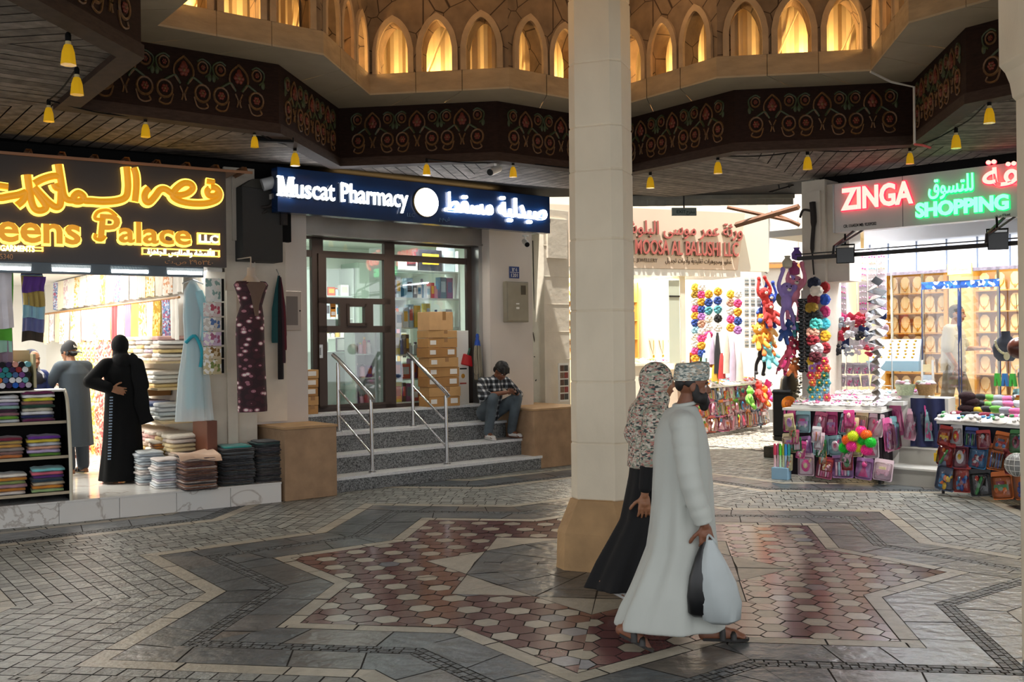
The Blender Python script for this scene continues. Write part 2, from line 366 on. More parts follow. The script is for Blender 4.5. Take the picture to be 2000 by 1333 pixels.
for i in range(8):
    for s in (1, -1):
        a = TH - i * pi / 4; a2 = a + s * pi / 8
        Pt, Pr = CC + U(a) * FS, CC + U(a2) * FS * RA
        tv = (Pr - Pt).normalized(); nv = Vector((-tv.y, tv.x))
        if nv.dot(Pt - CC) < 0: nv = -nv
        w1 = Vector((-U(a).y, U(a).x)) * s; w2 = Vector((U(a2).y, -U(a2).x)) * s
        wedge = [(CC, w1), (CC, w2)]
        vis = lambda t, d: True
        def pt(t, d): return Pt + tv * t + nv * d
        def band(d0, d1, kind):
            t0, t1 = -d1 * 2.6 - .2, (Pr - Pt).length + d1 * .5 + .2
            half = wedge + [(pt(0, d0 + .004), nv), (pt(0, d1 - .004), -nv)]
            halfQ = half + [(Vector(FQ.w(0, .05)[:2]), -Vector(FQ.n))]; halfP = half + [(Vector(FP.w(0, .05)[:2]), -Vector(FP.n))]
            d = d0
            while d < d1 - .01:
                dd = {'sett': .122, 'strip': d1 - d0, 'peb': .045, 'flag': d1 - d0}[kind]; dd = min(dd, d1 - d)
                t = t0 + rnd.random() * .12
                while t < t1:
                    tt = {'sett': rnd.uniform(.11, .15), 'strip': rnd.uniform(.4, .7), 'peb': rnd.uniform(.04, .09), 'flag': rnd.uniform(.3, .75)}[kind]
                    c = pt(t + tt / 2, d + dd / 2)
                    if c.y > 2.5 and c.y < 17 and abs(c.x) < 9 and (c - CC).dot(w1) > -.8 and (c - CC).dot(w2) > -.8:
                        k = rnd.uniform(-.08, .08) if kind == 'flag' else 0
                        q = [pt(t, d), pt(t + tt, d), pt(t + tt + k, d + dd), pt(t + (ok if kind == 'flag' else 0), d + dd)] if kind == 'flag' and t > t0 + 1e-3 and 'ok' in dir() else [pt(t, d), pt(t + tt, d), pt(t + tt + k, d + dd), pt(t, d + dd)]
                        col = {'sett': sh(SETT, .32, .18 if rnd.random() < .15 else None), 'strip': sh(CREAMT, .14, .25 if rnd.random() < .12 else None), 'peb': sh(SLATE, .5), 'flag': sh(SLATE, .22, .3 if rnd.random() < .2 else None)}[kind]
                        tile(q, col, {'sett': 1, 'strip': 2, 'peb': 1, 'flag': 3}[kind], .005, halfQ if c.x < -2.4 else halfP if c.x < .9 else half)
                        ok = k
                    t += tt
                d += dd
        for d0, d1, kd in ((0, .12, 'strip'), (.12, .44, 'flag'), (.44, .56, 'peb'), (.56, .86, 'flag'), (.86, 1.0, 'strip'), (1.0, 2.2, 'sett'), (2.2, 2.34, 'strip'), (2.34, 2.5, 'peb'), (2.5, 2.9, 'flag'), (2.9, 3.03, 'strip'), (3.03, 5.6, 'sett')):
            band(d0, d1, kd)
        # glazed hexagons inside the star, a smaller slate star in the middle
        fi = 1.5 / FS; Pti, Pri = CC + U(a) * 1.5, CC + U(a2) * 1.5 * RA
        half = wedge + [(Pt - nv * .004, -nv), (Pti + nv * .006, nv)]
        ha = .098; ang = TH + (pi / 6 if cos(a2) < .2 else 0)
        for ii in range(-22, 23):
            for jj in range(-22, 23):
                c = CC + U(ang) * (ii * 1.5 * ha) + U(ang + pi / 2) * ((jj + .5 * (ii % 2)) * sqrt(3) * ha)
                if (c - Pt).dot(nv) > .12 or (c - CC).dot(w1) < -.12 or (c - CC).dot(w2) < -.12 or (c - Pti).dot(nv) < -.12: continue
                crm = ii % 2 == 0 and (jj + (ii // 2) % 2) % 2 == 0
                hx = random.Random(ii * 100 + jj + (500 if cos(a2) < .2 else 0)); k = hx.uniform(.90, 1.10)
                col = [x * k for x in (CREAMT if crm else (REDT if hx.random() > .03 else C('7d7f86')))]
                tile([c + U(ang + q * pi / 3) * ha for q in range(6)], col, 4 if not crm else 5, .004, half)
        ch = 1.5 * RA * cos(pi / 8)
        tile([Pti, CC + U(a) * (ch + .02), Pri], sh(CREAMT, .1), 2, .004, wedge + [(CC + U(a) * (ch + .012), U(a))])
        for r0, r1 in ((.3, .55), (.55, .86), (.86, 1.0), (1.0, 1.4)):
            tile([CC + U(a) * r0, CC + U(a2) * r0, CC + U(a2) * r1 * 1.05, CC + U(a) * r1], sh(SLATE, .25, .2), 3, .006, wedge + [(Pti - nv * .003, -nv), (CC + U(a) * (ch + .004), -U(a))])
# passage setts running away under the roof edge
for r_ in range(60):
    yy = 14.4 + r_ * .125
    x = -.2 + (r_ % 2) * .07
    while x < 6.5:
        w_ = rnd.uniform(.12, .2); c = Vector((x + w_ / 2, yy))
        if (c - CC).length > 7.6 or True:
            inside = False
            dmin = 99
            for k in range(16):
                pa, pb = star_pt(FS, k), star_pt(FS, k + 1); e_ = (pb - pa).normalized(); n_ = Vector((-e_.y, e_.x)); n_ = n_ if n_.dot(pa - CC) > 0 else -n_
                am = TH - (k + .5) * pi / 8
                if abs((atan2(c.y - CY, c.x - CX) - am + pi) % (2 * pi) - pi) <= pi / 16 + 1e-6: dmin = (c - pa).dot(n_)
            if dmin > 5.66 and FP.loc(*c)[1] < .0 or (dmin > 5.66 and x > 1.1): tile([Vector((x, yy)), Vector((x + w_, yy)), Vector((x + w_, yy + .125)), Vector((x, yy + .125))], sh(C('9a948a'), .25), 1)
        x += w_
sett_m = M('sett_stone', C('8b877f'), .42, noise=(12, .25), bump=(28, .5), attr=True)
strip_m = M('cream_stone', C('a79f8e'), .40, noise=(10, .15), bump=(22, .3), attr=True)
slate_m = M('slate', C('62676a'), .30, noise=(4, .42), bump=(9, .6), attr=True)
glaz_m = M('glazed_red', C('6a4644'), .17, noise=(30, .10), bump=(4, .05), attr=True)
glazc_m = M('glazed_cream', C('a79f8e'), .30, noise=(20, .15), attr=True)
grout = M('grout', C('3a3733'), .9, noise=(30, .3))
fl.col = None
fl.add([(-30, -4, -.006), (30, -4, -.006), (30, 40, -.006), (-30, 40, -.006)], [(0, 1, 2, 3)], 0)
struct('floor', fl, [grout, sett_m, strip_m, slate_m, glaz_m, glazc_m])

# ================================================================ column in the middle of the star
t = thing('stone_column', 'cream stone column on a tan plinth in the middle of the plaza', 'column', WORLD, CX + .02, CY + .04, 0, RD(-22))
def octo(h, ch):
    return [(h, -h + ch), (h, h - ch), (h - ch, h), (-h + ch, h), (-h, h - ch), (-h, -h + ch), (-h + ch, -h), (h - ch, -h)]
m = MB(); zs = [.56, 1.02, 1.52, 2.1, 2.68, 3.24, 3.6, 4.12, 4.66, 5.2, 5.75, 6.4]
for i in range(len(zs) - 1):
    h = .235 - .0018 * i; m.loft([[(x, y, z) for x, y in octo(h - o, .075)] for z, o in ((zs[i], .006), (zs[i] + .012, 0), (zs[i + 1] - .012, 0), (zs[i + 1], .006))], 0)
part('shaft', m, stone_c, t)
m = MB(); m.loft([[(x, y, z) for x, y in octo(h, .1)] for z, h in ((0, .345), (.3, .335), (.555, .25), (.565, .23))], 0)
part('plinth', m, tan_hi, t, label='tan chipped plinth')

# ================================================================ roof ring: carved fascia, pale band, arched gallery
RF, ZB, ZT = 4.65, 4.03, 4.68
THR = RD(126.8)
KS = [k for k in range(-7, 8)]
gold = M('carving_gold', C('6b4a26'), .5, noise=(40, .4)); redf = M('carving_red', C('6e2a18'), .5, noise=(60, .3)); greenf = M('carving_green', C('3c4526'), .55, noise=(60, .3))
band_m = M('band_stone', C('a08a6a'), .7, noise=(4, .2), bump=(12, .4), stretch=(1, 1, 3)); soff_m = M('soffit_stone', C('a8997f'), .7, noise=(3, .08), bump=(10, .2))
# one carved panel, made once, shared by every face
Lf = (star_pt(RF, 0, 0, THR) - star_pt(RF, 1, 0, THR)).length
pm = MB(); pw = Lf * .80; phh = .43; mod = pw / 3
def ring2(cx, cz, r, m=0, w=.011, n=16, sq=1.0): pm.tube([(cx + r * cos(2 * pi * i / n), 0, cz + r * sq * sin(2 * pi * i / n)) for i in range(n + 1)], w, 5, m, caps=False)
def flower(cx, cz, r):
    for q in range(6): a = q * pi / 3; pm.ell((cx + cos(a) * r * .5, -.004, cz + sin(a) * r * .5), (r * .36, .012, r * .36), 6, 1)
    pm.ell((cx, -.01, cz), (r * .3, .012, r * .3), 6, 0)
for q in range(3):
    xc = -pw / 2 + mod * (q + .5)
    for s in (-1, 1):
        xr = xc + s * mod * .33; ring2(xr, .135, .068); flower(xr, .135, .042)
        pm.tube(cr([(xr - s * .075, 0, .10), (xr - s * .05, 0, .03), (xr, 0, .012), (xr + s * .05, 0, .03), (xr + s * .035, 0, .06)], 4), .008, 5, 0)
        pm.tube(cr([(xr, 0, .205), (xr - s * .05, 0, .235), (xc + s * .075, 0, .25), (xc + s * .03, 0, .19)], 4), .012, 5, 2)
        pm.tube(cr([(xc + s * .03, 0, .19), (xc + s * .085, 0, .26), (xc + s * .075, 0, .34), (xc, 0, .41)], 5), .010, 5, 0)
        pm.tube(cr([(xc + s * .02, 0, .06), (xc + s * .008, 0, .11), (xc + s * .035, 0, .17)], 4), .009, 5, 0)
        xu = xc + s * mod * .34; ring2(xu, .345, .045, 0, .009); flower(xu, .345, .028)
        pm.tube(cr([(xu - s * .05, 0, .385), (xu, 0, .41), (xu + s * .07, 0, .37), (xu + s * .06, 0, .30), (xu + s * .02, 0, .27)], 4), .009, 5, 2)
        pm.ell((xc + s * mod * .46, 0, .27), (.02, .01, .035), 6, 2); pm.tube([(xc - .02, -.004, .115), (xc + .02, -.004, .115)], .007, 5, 0)
    flower(xc, .30, .062); pm.ell((xc, -.006, .32), (.03, .012, .055), 7, 1)
panel_me = pm.mesh('carved_panel', [gold, redf, greenf], True)
for k in KS:
    a, b = star_pt(RF, k, 0, THR), star_pt(RF, k + 1, 0, THR); a2, b2 = star_pt(RF, k, .16, THR), star_pt(RF, k + 1, .16, THR)
    e_ = (b - a).normalized(); ang = atan2(e_.y, e_.x); mid = (a + b) / 2
    m = MB(); m.prism([tuple(p) for p in (a, b, b2, a2)], ZB + .004, ZT)
    fo = struct('trim_%d' % (k + 8), m, dark_wood, label='dark carved timber fascia of the roof opening')
    rim = MB(); a3, b3 = star_pt(RF, k, -.02, THR), star_pt(RF, k + 1, -.02, THR); rim.prism([tuple(p) for p in (a3, b3, b2, a2)], ZB - .05, ZB + .05)
    struct('trim_rim', rim, M('rim_wood', C('3a2b22'), .7, spec=.2, noise=(12, .3), stretch=(1, 1, 4)), parent=fo)
    if -5 <= k <= 6:
        po = obj('carved_panel', panel_me, fo, (mid.x, mid.y, ZB + .085), ang); po.scale = (1.06, 1.2, 1.2); po.rotation_euler = (0, 0, ang)
        d_ = Vector((-e_.y, e_.x)); po.location += Vector((*(-(d_ if d_.dot(mid - CC) > 0 else -d_) * .004), 0))
        if d_.dot(mid - CC) < 0: po.rotation_euler = (0, 0, ang + pi)
# pale overhanging band and its soffit
RB = 3.87; zb0, zb1 = 4.70, 4.915
for k in KS:
    m = MB(); P = [star_pt(RB, k, 0, THR), star_pt(RB, k + 1, 0, THR)]; Q = [star_pt(RF, k, .1, THR), star_pt(RF, k + 1, .1, THR)]; I2 = [star_pt(RB, k, .3, THR), star_pt(RB, k + 1, .3, THR)]
    nseg = 3
    for j in range(nseg):
        f0, f1 = j / nseg, (j + 1) / nseg
        g = .003 if True else 0
        pa, pb = P[0].lerp(P[1], f0 + g * (j > 0)), P[0].lerp(P[1], f1 - g * (j < nseg - 1)); qa, qb = Q[0].lerp(Q[1], f0 + g * (j > 0)), Q[0].lerp(Q[1], f1 - g * (j < nseg - 1)); ia, ib = I2[0].lerp(I2[1], f0 + g * (j > 0)), I2[0].lerp(I2[1], f1 - g * (j < nseg - 1))
        m.prism([tuple(p) for p in (pa, pb, ib, ia)], zb0, zb1, 0); m.prism([tuple(p) for p in (pa, pb, qb, qa)], zb0 - .02, zb0 - .001, 1)
    struct('trim_%d' % (k + 30), m, [band_m, soff_m], label='pale stone band below the arches')
# arched gallery wall
wall_st = M('gallery_stone', C('7d6850'), .8, noise=(5, .25), bump=(14, .5)); N, L, b_ = nodes_of(wall_st)
tc = N.new('ShaderNodeTexCoord'); v = N.new('ShaderNodeTexVoronoi'); v.feature = 'DISTANCE_TO_EDGE'; v.inputs['Scale'].default_value = 2.7; L(tc.outputs['Object'], v.inputs['Vector'])
r = N.new('ShaderNodeValToRGB'); r.color_ramp.elements[0].position = .006; r.color_ramp.elements[0].color = (.16, .11, .08, 1); r.color_ramp.elements[1].position = .017; r.color_ramp.elements[1].color = (1, 1, 1, 1); L(v.outputs['Distance'], r.inputs[0])
src = b_.inputs['Base Color'].links[0].from_socket; mx = N.new('ShaderNodeMix'); mx.data_type = 'RGBA'; mx.blend_type = 'MULTIPLY'; mx.inputs[0].default_value = 1
L(src, mx.inputs[6]); L(r.outputs[0], mx.inputs[7]); L(mx.outputs[2], b_.inputs['Base Color'])
arch_m = M('arch_stone', C('a78f70'), .7, noise=(6, .2), bump=(14, .3))
ZTOP = 6.35
def arch_h(x, w=.175, spring=.26, top=.58):
    x = abs(x); return spring + (top - spring) * (max(0.0, 1 - (x / w) ** 1.6)) ** .62 if x < w else 0
for k in KS:
    if k < -6 or k > 6: continue
    A, B = star_pt(RB, k, .03, THR), star_pt(RB, k + 1, .03, THR); e_ = (B - A).normalized(); ln = (B - A).length; ang = atan2(e_.y, e_.x); mid = (A + B) / 2
    d_ = Vector((-e_.y, e_.x)); sgn = 1 if d_.dot(mid - CC) > 0 else -1
    fr = Fr(A.x, A.y, math.degrees(ang)); m = MB(); fm = MB(); TK = .22 * sgn
    cents = [ln * f for f in (.185, .5, .815)]; xs = [0, ln]
    for c in cents: xs += [c + .175 * q / 8 for q in range(-8, 9)]
    xs = sorted(set(xs))
    def op(x):
        for c in cents:
            if abs(x - c) < .1751: return arch_h(x - c)
        return 0
    z0 = zb1
    for i in range(len(xs) - 1):
        x0, x1 = xs[i], xs[i + 1]; inside = any(abs((x0 + x1) / 2 - c) < .175 for c in cents)
        h0, h1 = (op(x0), op(x1)) if inside else (0, 0)
        if inside and abs(x0 - min(cents, key=lambda c: abs(c - x0))) > .1749: h0 = arch_h(.1749)
        if inside and abs(x1 - min(cents, key=lambda c: abs(c - x1))) > .1749: h1 = arch_h(.1749)
        m.add([(x0, 0, z0 + h0), (x1, 0, z0 + h1), (x1, 0, ZTOP), (x0, 0, ZTOP), (x0, TK, z0 + h0), (x1, TK, z0 + h1), (x1, TK, ZTOP), (x0, TK, ZTOP)], [(0, 1, 2, 3), (7, 6, 5, 4), (0, 4, 5, 1)])
    for c in cents:
        for s in (-1, 1): x = c + s * .175; m.add([(x, 0, z0), (x, TK, z0), (x, TK, z0 + arch_h(.1749)), (x, 0, z0 + arch_h(.1749))], [(0, 1, 2, 3)])
        pin = [(c + x, z0 + arch_h(x)) for x in [.175 * q / 8 for q in range(-8, 9)]]
        pin = [(c - .175, z0)] + [(max(c - .175, min(c + .175, x)), max(z, z0 + arch_h(.1749))) for x, z in pin] + [(c + .175, z0)]
        rings = []
        for i, (x, z) in enumerate(pin):
            p, q = pin[max(i - 1, 0)], pin[min(i + 1, len(pin) - 1)]; tx, tz = q[0] - p[0], q[1] - p[1]; l_ = hypot(tx, tz) or 1; nx, nz = -tz / l_, tx / l_
            if i == len(pin) // 2: nx, nz = 0, 1.25
            f = -.035 * sgn; rings.append([(x, 0, z), (x, f, z), (x + nx * .065, f, z + nz * .065), (x + nx * .065, 0, z + nz * .065)])
        fm.loft(rings, 0)
    wo = struct('wall_gallery', m, wall_st, fr, 0, 0, 0); struct('trim_arches', fm, arch_m, parent=wo)
# corrugated sheet behind the arches, lit by warm lamps that stand in the gallery
corr = M('corrugated_sheet', C('d9c9a4'), .5, .2, noise=(3, .12))
m = MB()
for k in KS:
    pa, pb = star_pt(RB, k, .62, THR), star_pt(RB, k + 1, .62, THR); e_ = (pb - pa); n_ = Vector((-e_.y, e_.x)).normalized(); n = 44; vs = []
    for i in range(n + 1):
        p = pa + e_ * (-.03 + 1.06 * i / n) + n_ * (.016 if (i // 2) % 2 else -.016); vs += [(p.x, p.y, 4.80), (p.x, p.y, ZTOP)]
    m.add(vs, [(2 * i, 2 * i + 2, 2 * i + 3, 2 * i + 1) for i in range(n)])
    for f in (.2, .55): p = pa.lerp(pb, f) - n_ * .05 * (1 if n_.dot(pa - CC) > 0 else -1); q_ = pa.lerp(pb, f + .16) - n_ * .06 * (1 if n_.dot(pa - CC) > 0 else -1); m.tube([(p.x, p.y, 4.9), (q_.x, q_.y, 5.6)], .012, 5)
struct('wall_sheeting', m, corr)
m = MB()
for q in range(16):
    poly = [CC + U(q * pi / 8) * 2.4, CC + U(q * pi / 8) * 5.4, CC + U((q + 1) * pi / 8) * 5.4, CC + U((q + 1) * pi / 8) * 2.4]; m.prism([tuple(p) for p in poly], ZTOP, ZTOP + .1)  # roof left open in the middle, an opening added to admit sky light
struct('ceiling_upper', m, M('upper_roof', C('6b5a2c'), .7))
m = MB()
for a in range(0, 180, 30): m.box(CX, CY, ZTOP - .06, 9, .08, .12, 0, RD(a + 10))
for q in range(4): m.lathe([(1 + q * .9, ZTOP - .1), (1.06 + q * .9, ZTOP - .1), (1.06 + q * .9, ZTOP - .02), (1 + q * .9, ZTOP - .02)], 32, (CX, CY, 0))
struct('trim_rafters', m, dark_wood)
sb = MB()
for i in range(14):
    a = RD(-20 + 215 * i / 13); p = (CX + 4.8 * cos(a), CY + 4.8 * sin(a))
for k in range(-5, 7):
    p = (star_pt(RB, k, .36, THR) + star_pt(RB, k + 1, .36, THR)) / 2
    light('gallery_lamp', 'POINT', (p.x, p.y, 5.02), 26, (1, .60, .22), radius=.05)

for a in (20, 75, 130, 185):
    p = CC + U(RD(a)) * 2.5; light('lantern_lamp', 'POINT', (p.x, p.y, 6.05), 20, (1, .60, .30), radius=.12)  # unseen lamps added in the well to warm the arch wall

# ================================================================ plank soffit around the ring
pl = MB(); PLK = C('6f6862')
for k in KS + [8, -8]:
    a, b = star_pt(RF, k, .15, THR), star_pt(RF, k + 1, .15, THR); tip, notch = (a, b) if k % 2 == 0 else (b, a)
    tv = (notch - tip).normalized(); nv = Vector((-tv.y, tv.x)); nv = nv if nv.dot(tip - CC) > 0 else -nv
    am = THR - k * pi / 8; ua, ub = U(THR - k * pi / 8), U(THR - (k + 1) * pi / 8)
    w1 = Vector((ua.y, -ua.x)); w2 = Vector((-ub.y, ub.x))
    half = [(CC, w1), (CC, w2), (tip, nv)] + [(Vector(F_.w(0, o_)[:2]), -Vector(F_.n)) for F_, o_ in ((FQ, .28), (FP, .45))]
    for tt in range(-45, 30):
        t0 = tt * .145; pc = Vector((0, 0))
        poly = [tip + tv * t0, tip + tv * (t0 + .131), tip + tv * (t0 + .131) + nv * 6, tip + tv * t0 + nv * 6]
        for p, n_ in half:
            poly = clip(poly, p, n_)
            if len(poly) < 3: break
        # the soffit stops at the passage, and at the corner shop's wall
        if len(poly) >= 3: poly = clip(poly, Vector((0, 15.25)), Vector((0, -1)))
        if len(poly) >= 3: poly = clip(poly, Vector(FZ.w(0, .35)[:2]), -Vector(FZ.n))
        if len(poly) >= 3: poly = clip(poly, Vector((0, 3.0)), Vector((0, 1)))
        if len(poly) < 3: continue
        pl.col = sh(PLK, .28); n_ = len(poly); z = ZB + rnd.uniform(0, .003)
        if sum(poly[i].x * poly[(i + 1) % n_].y - poly[(i + 1) % n_].x * poly[i].y for i in range(n_)) > 0: poly = poly[::-1]
        pl.add([(p.x, p.y, z) for p in poly], [tuple(range(n_))])
pl.col = (.012, .01, .009)
for q in range(16):
    a_, b_2 = q * pi / 8, (q + 1) * pi / 8; ro = lambda a: CC + U(a) * 2.4; far = lambda a: CC + U(a) * 11
    poly = [ro(a_), far(a_), far(b_2), ro(b_2)]
    for p, n_ in ((Vector((0, 15.25)), Vector((0, -1))), (Vector((0, 1.2)), Vector((0, 1)))): poly = clip(poly, p, n_)
    pl.prism([tuple(p) for p in poly], ZTOP + .1, ZTOP + .3)  # same added opening kept clear so sky light reaches the plaza
ceil_o = struct('ceiling', pl, plank_m)
bk = MB(); bk.prism([(-14, 3.0), (-14, 15.25), (4.4, 15.25), (9.5, 10.0), (9.5, 3.0), (5.4, 3.0), (5.4, 8.2)] + [tuple(star_pt(RF, k, .12, THR)) for k in (3, 2, 1, 0, -1, -2, -3)][::1] + [(-4.0, 8.2), (-4.0, 3.0)], ZB + .03, ZB + .06) if False else None
for k in KS + [8, -8]:
    a, b = star_pt(RF, k, .14, THR), star_pt(RF, k + 1, .14, THR); ua, ub = U(THR - k * pi / 8), U(THR - (k + 1) * pi / 8)
    poly = [a, b, CC + ub * 12, CC + ua * 12]
    for p, n_ in ((Vector((0, 15.25)), Vector((0, -1))), (Vector((0, 3.0)), Vector((0, 1)))):
        if len(poly) >= 3: poly = clip(poly, p, n_)
    if len(poly) >= 3: bk.prism([tuple(p) for p in poly], ZB + .03, ZB + .07)
struct('ceiling_backing', bk, black)  # black sheet added over the planks to block light through their gaps

# ================================================================ signs: helper
def bulge(pts, r): return cr([(x, 0, z) for x, z in pts], 5), r
# ---------------------------------------------------------------- pharmacy: steps, blocks, front
SL = FP.px(540, 328)[0]; SRt = FP.px(1072, 385)[0]
t = thing('entrance_steps', 'four grey granite steps leading up to the pharmacy door', 'steps', FP)
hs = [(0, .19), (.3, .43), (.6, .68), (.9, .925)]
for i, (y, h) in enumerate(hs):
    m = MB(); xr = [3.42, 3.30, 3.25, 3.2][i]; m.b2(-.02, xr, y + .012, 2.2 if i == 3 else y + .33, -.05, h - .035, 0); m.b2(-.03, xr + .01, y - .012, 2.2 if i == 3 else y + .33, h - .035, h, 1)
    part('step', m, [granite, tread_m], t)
for x0, x1, y0, y1, lab in ((-.72, -.03, -.16, .85, 'tan rendered block beside the stacked black cloths, at the side of the granite steps'), (3.3, 4.35, .02, 1.2, 'tan rendered block at the column end of the granite steps, behind the seated youth')):
    m = MB(); m.b2(x0, x1, y0, y1, 0, .84, 0); m.b2(x0 - .012, x1 + .012, y0 - .012, y1, .84, .872, 1)
    solo('rendered_block', m, [tan, tan_hi], lab, 'block', FP, bevel=.008)
# side walls of the front, soffit over the steps
m = MB(); m.b2(-.78, -.06, .5, 1.3, .872, 4.0); struct('wall_pharmacy_side', m, grey_w, FP)
PY = .82; px_a, px_b = FP.px(957, 600, PY)[0], FP.px(1040, 600, PY)[0]
m = MB(); m.b2(px_a, px_b, PY, 1.35, .872, 4.0); struct('wall_pharmacy_end', m, grey_w, FP)
m = MB(); m.b2(px_b - .1, FP.px(1066, 600, 1.5)[0], 1.5, 1.6, 0, 4.0); struct('wall_side_white', m, white_w, FP)
qa, qb = FP.px(1063, 600, 1.2)[0], FP.px(1112, 600, 1.2)[0]; m = MB(); m.b2(qa, qb, 1.2, 1.7, 0, 4.0)
for z in (1.1, 1.55, 2.0, 2.45, 2.9, 3.4): m.b2(qa - .002, qb + .002, 1.195, 1.21, z, z + .008, 1)
m.b2(qa + .06, qb - .06, 1.16, 1.21, 3.2, 3.85); struct('wall_passage_pier', m, [cream, M('joint', C('6b6255'), .8)], FP, bevel=.006)
m = MB(); m.b2(3.08, px_a + .1, 1.0, 1.3, .925, 3.3); m.b2(3.16, 3.18, .98, 1.01, .925, 3.3); struct('trim_shutter_guide', m, alu, FP)
m = MB(); m.b2(-.06, px_a + .1, 1.0, 1.28, 3.30, 3.62); m.b2(-.06, px_a + .1, .98, 1.0, 3.30, 3.33); struct('trim_shutter_box', m, M('shutter_box', C('8f8a86'), .4, .6, noise=(4, .1)), FP)
m = MB(); m.b2(SL, SRt + .1, .08, 1.0, 3.60, 3.66); struct('ceiling_canopy', m, M('canopy_white', C('c9c5c0'), .5), FP)
for px in (683, 797, 900):
    x = FP.px(px, 443, .45)[0]; t = thing('downlight', 'round downlight in the canopy over the steps, ' + {683: 'beside the dark speaker box', 797: 'the middle one', 900: 'beside the number plate pier'}[px], 'ceiling light', FP, x, .5, 3.6, group='canopy downlights')
    m = MB(); m.lathe([(.085, -.02), (.095, -.012), (.095, 0)], 20); part('rim', m, alu, t); m = MB(); m.lathe([(0, -.016), (.07, -.022), (.07, -.01)], 20); part('diffuser', m, led_e, t)
    light('downlight_beam', 'SPOT', FP.w(x, .5, 3.56), 45, (1, .95, .86), target=FP.w(x, .55, 0), spot=2.3, radius=.06)
# the sign
SGL = M('sign_white', (1, 1, 1), .5, emit=(.95, .97, 1), es=9); SGS = M('sign_letter_side', C('7f8894'), .5)
z0, z1 = 3.43, 3.965
t = thing('pharmacy_sign', 'long navy blue illuminated sign box with white raised letters over the pharmacy steps', 'sign', FP, 0, -.02, 0)
m = MB(); m.b2(SL, SRt, 0, .16, z0, z1); part('sign_box', m, M('navy_panel', C('0c2a52'), .25, noise=(2, .1)), t, bevel=.004)
def ink(px, py): return FP.px(px, py, -.03)
m = MB(); bx, bz = ink(541, 382); ex = ink(657, 400)[0]
def condensed(word, x, z, h, fit):
    """bold condensed slab letters: face with a darker return behind"""
    w = text_into(m, word, x, z, h, -.035, .012, 0, .012, fit=fit); text_into(m, word, x - .008, z - .004, h, 0, .034, 1, .018, fit=fit + .012); return w
XA = ink(541, 384); XB = ink(795, 413)
h_ = .235; zb = 3.615
wM = ink(652, 400)[0] - XA[0]; Mw = wM * .27; st = Mw * .26
Mp = [(0, 0), (st, 0), (st, h_ * .62), (Mw * .44, 0), (Mw * .56, 0), (Mw - st, h_ * .62), (Mw - st, 0), (Mw, 0), (Mw, h_), (Mw - st * 1.15, h_), (Mw / 2, h_ * .36), (st * 1.15, h_), (0, h_)]
def mono(poly, a, b, mt, g=0.0):
    for q_ in ([(0, 0), (st, 0), (st, h_), (0, h_)], [(Mw - st, 0), (Mw, 0), (Mw, h_), (Mw - st, h_)], [(st * .2, h_), (st * 1.25, h_), (Mw * .58, 0), (Mw * .42, 0)], [(Mw - st * 1.25, h_), (Mw - st * .2, h_), (Mw * .58, 0), (Mw * .42, 0)]): m.prism([(XA[0] + x, zb + z) for x, z in q_], a, b, mt, 'y')
    for x_ in (st / 2, Mw - st / 2): m.b2(XA[0] + x_ - st * .8, XA[0] + x_ + st * .8, a, b, zb, zb + .02, mt); m.b2(XA[0] + x_ - st * .7, XA[0] + x_ + st * .7, a, b, zb + h_ - .02, zb + h_, mt)
mono(Mp, -.047, -.035, 0); mono(Mp, -.034, 0, 1)
condensed('uscat', XA[0] + Mw + .022, zb, h_, wM - Mw - .022)
xp = ink(664, 400)[0]; condensed('Pharmacy', xp, zb, h_, XB[0] - xp)
def slab(x, z, w): m.b2(x - w / 2, x + w / 2, -.047, -.035, z, z + .026, 0)
wP = XB[0] - xp
for f, w, zz in ((.03, .055, zb), (.02, .035, zb + h_ - .026), (.165, .05, zb), (.255, .045, zb)): slab(xp + f * wP, zz, w)
ax0, ax1 = ink(868, 410)[0], ink(1066, 440)[0]
for dy, dp, mt, bo in ((-.035, .012, 0, .010), (0, .034, 0, .016)):
    text_into(m, ar('صيدلية مسقط'), ax0, 3.62, .26, dy, dp, mt, bo, fit=ax1 - ax0)
lc, lw = (ink(797, 420)[0], ink(858, 420)[0]), 0
text_into(m, 'LLC', lc[0] - .01, 3.50, .05, 0, .012, 2, 0); text_into(m, ar('ش.م.م'), lc[1], 3.49, .05, 0, .012, 2, 0)
part('lettering', m, [SGL, SGS, M('sign_grey', C('4c6480'), .5)], t, label='white glowing letters')
m = MB(); cx_ = ink(831, 399); r_ = .185; n = 40
m.prism([(cx_[0] + r_ * cos(2 * pi * i / n), 3.705 + r_ * 1.0 * sin(2 * pi * i / n)) for i in range(n)], -.045, -.03, 0, 'y'); m.prism([(cx_[0] + (r_ + .008) * cos(2 * pi * i / n), 3.705 + (r_ + .008) * sin(2 * pi * i / n)) for i in range(n)], -.03, 0, 1, 'y')
part('disc', m, [SGL, M('gold_rim', C('6b5a30'), .4)], t, label='white glowing disc')
# shaded gap above the sign with light leaking along its top
light('sign_cove', 'AREA', FP.w(1.6, .4, 3.97), 8, (1, .62, .25), 2.6, .08, target=FP.w(1.6, .6, 5))
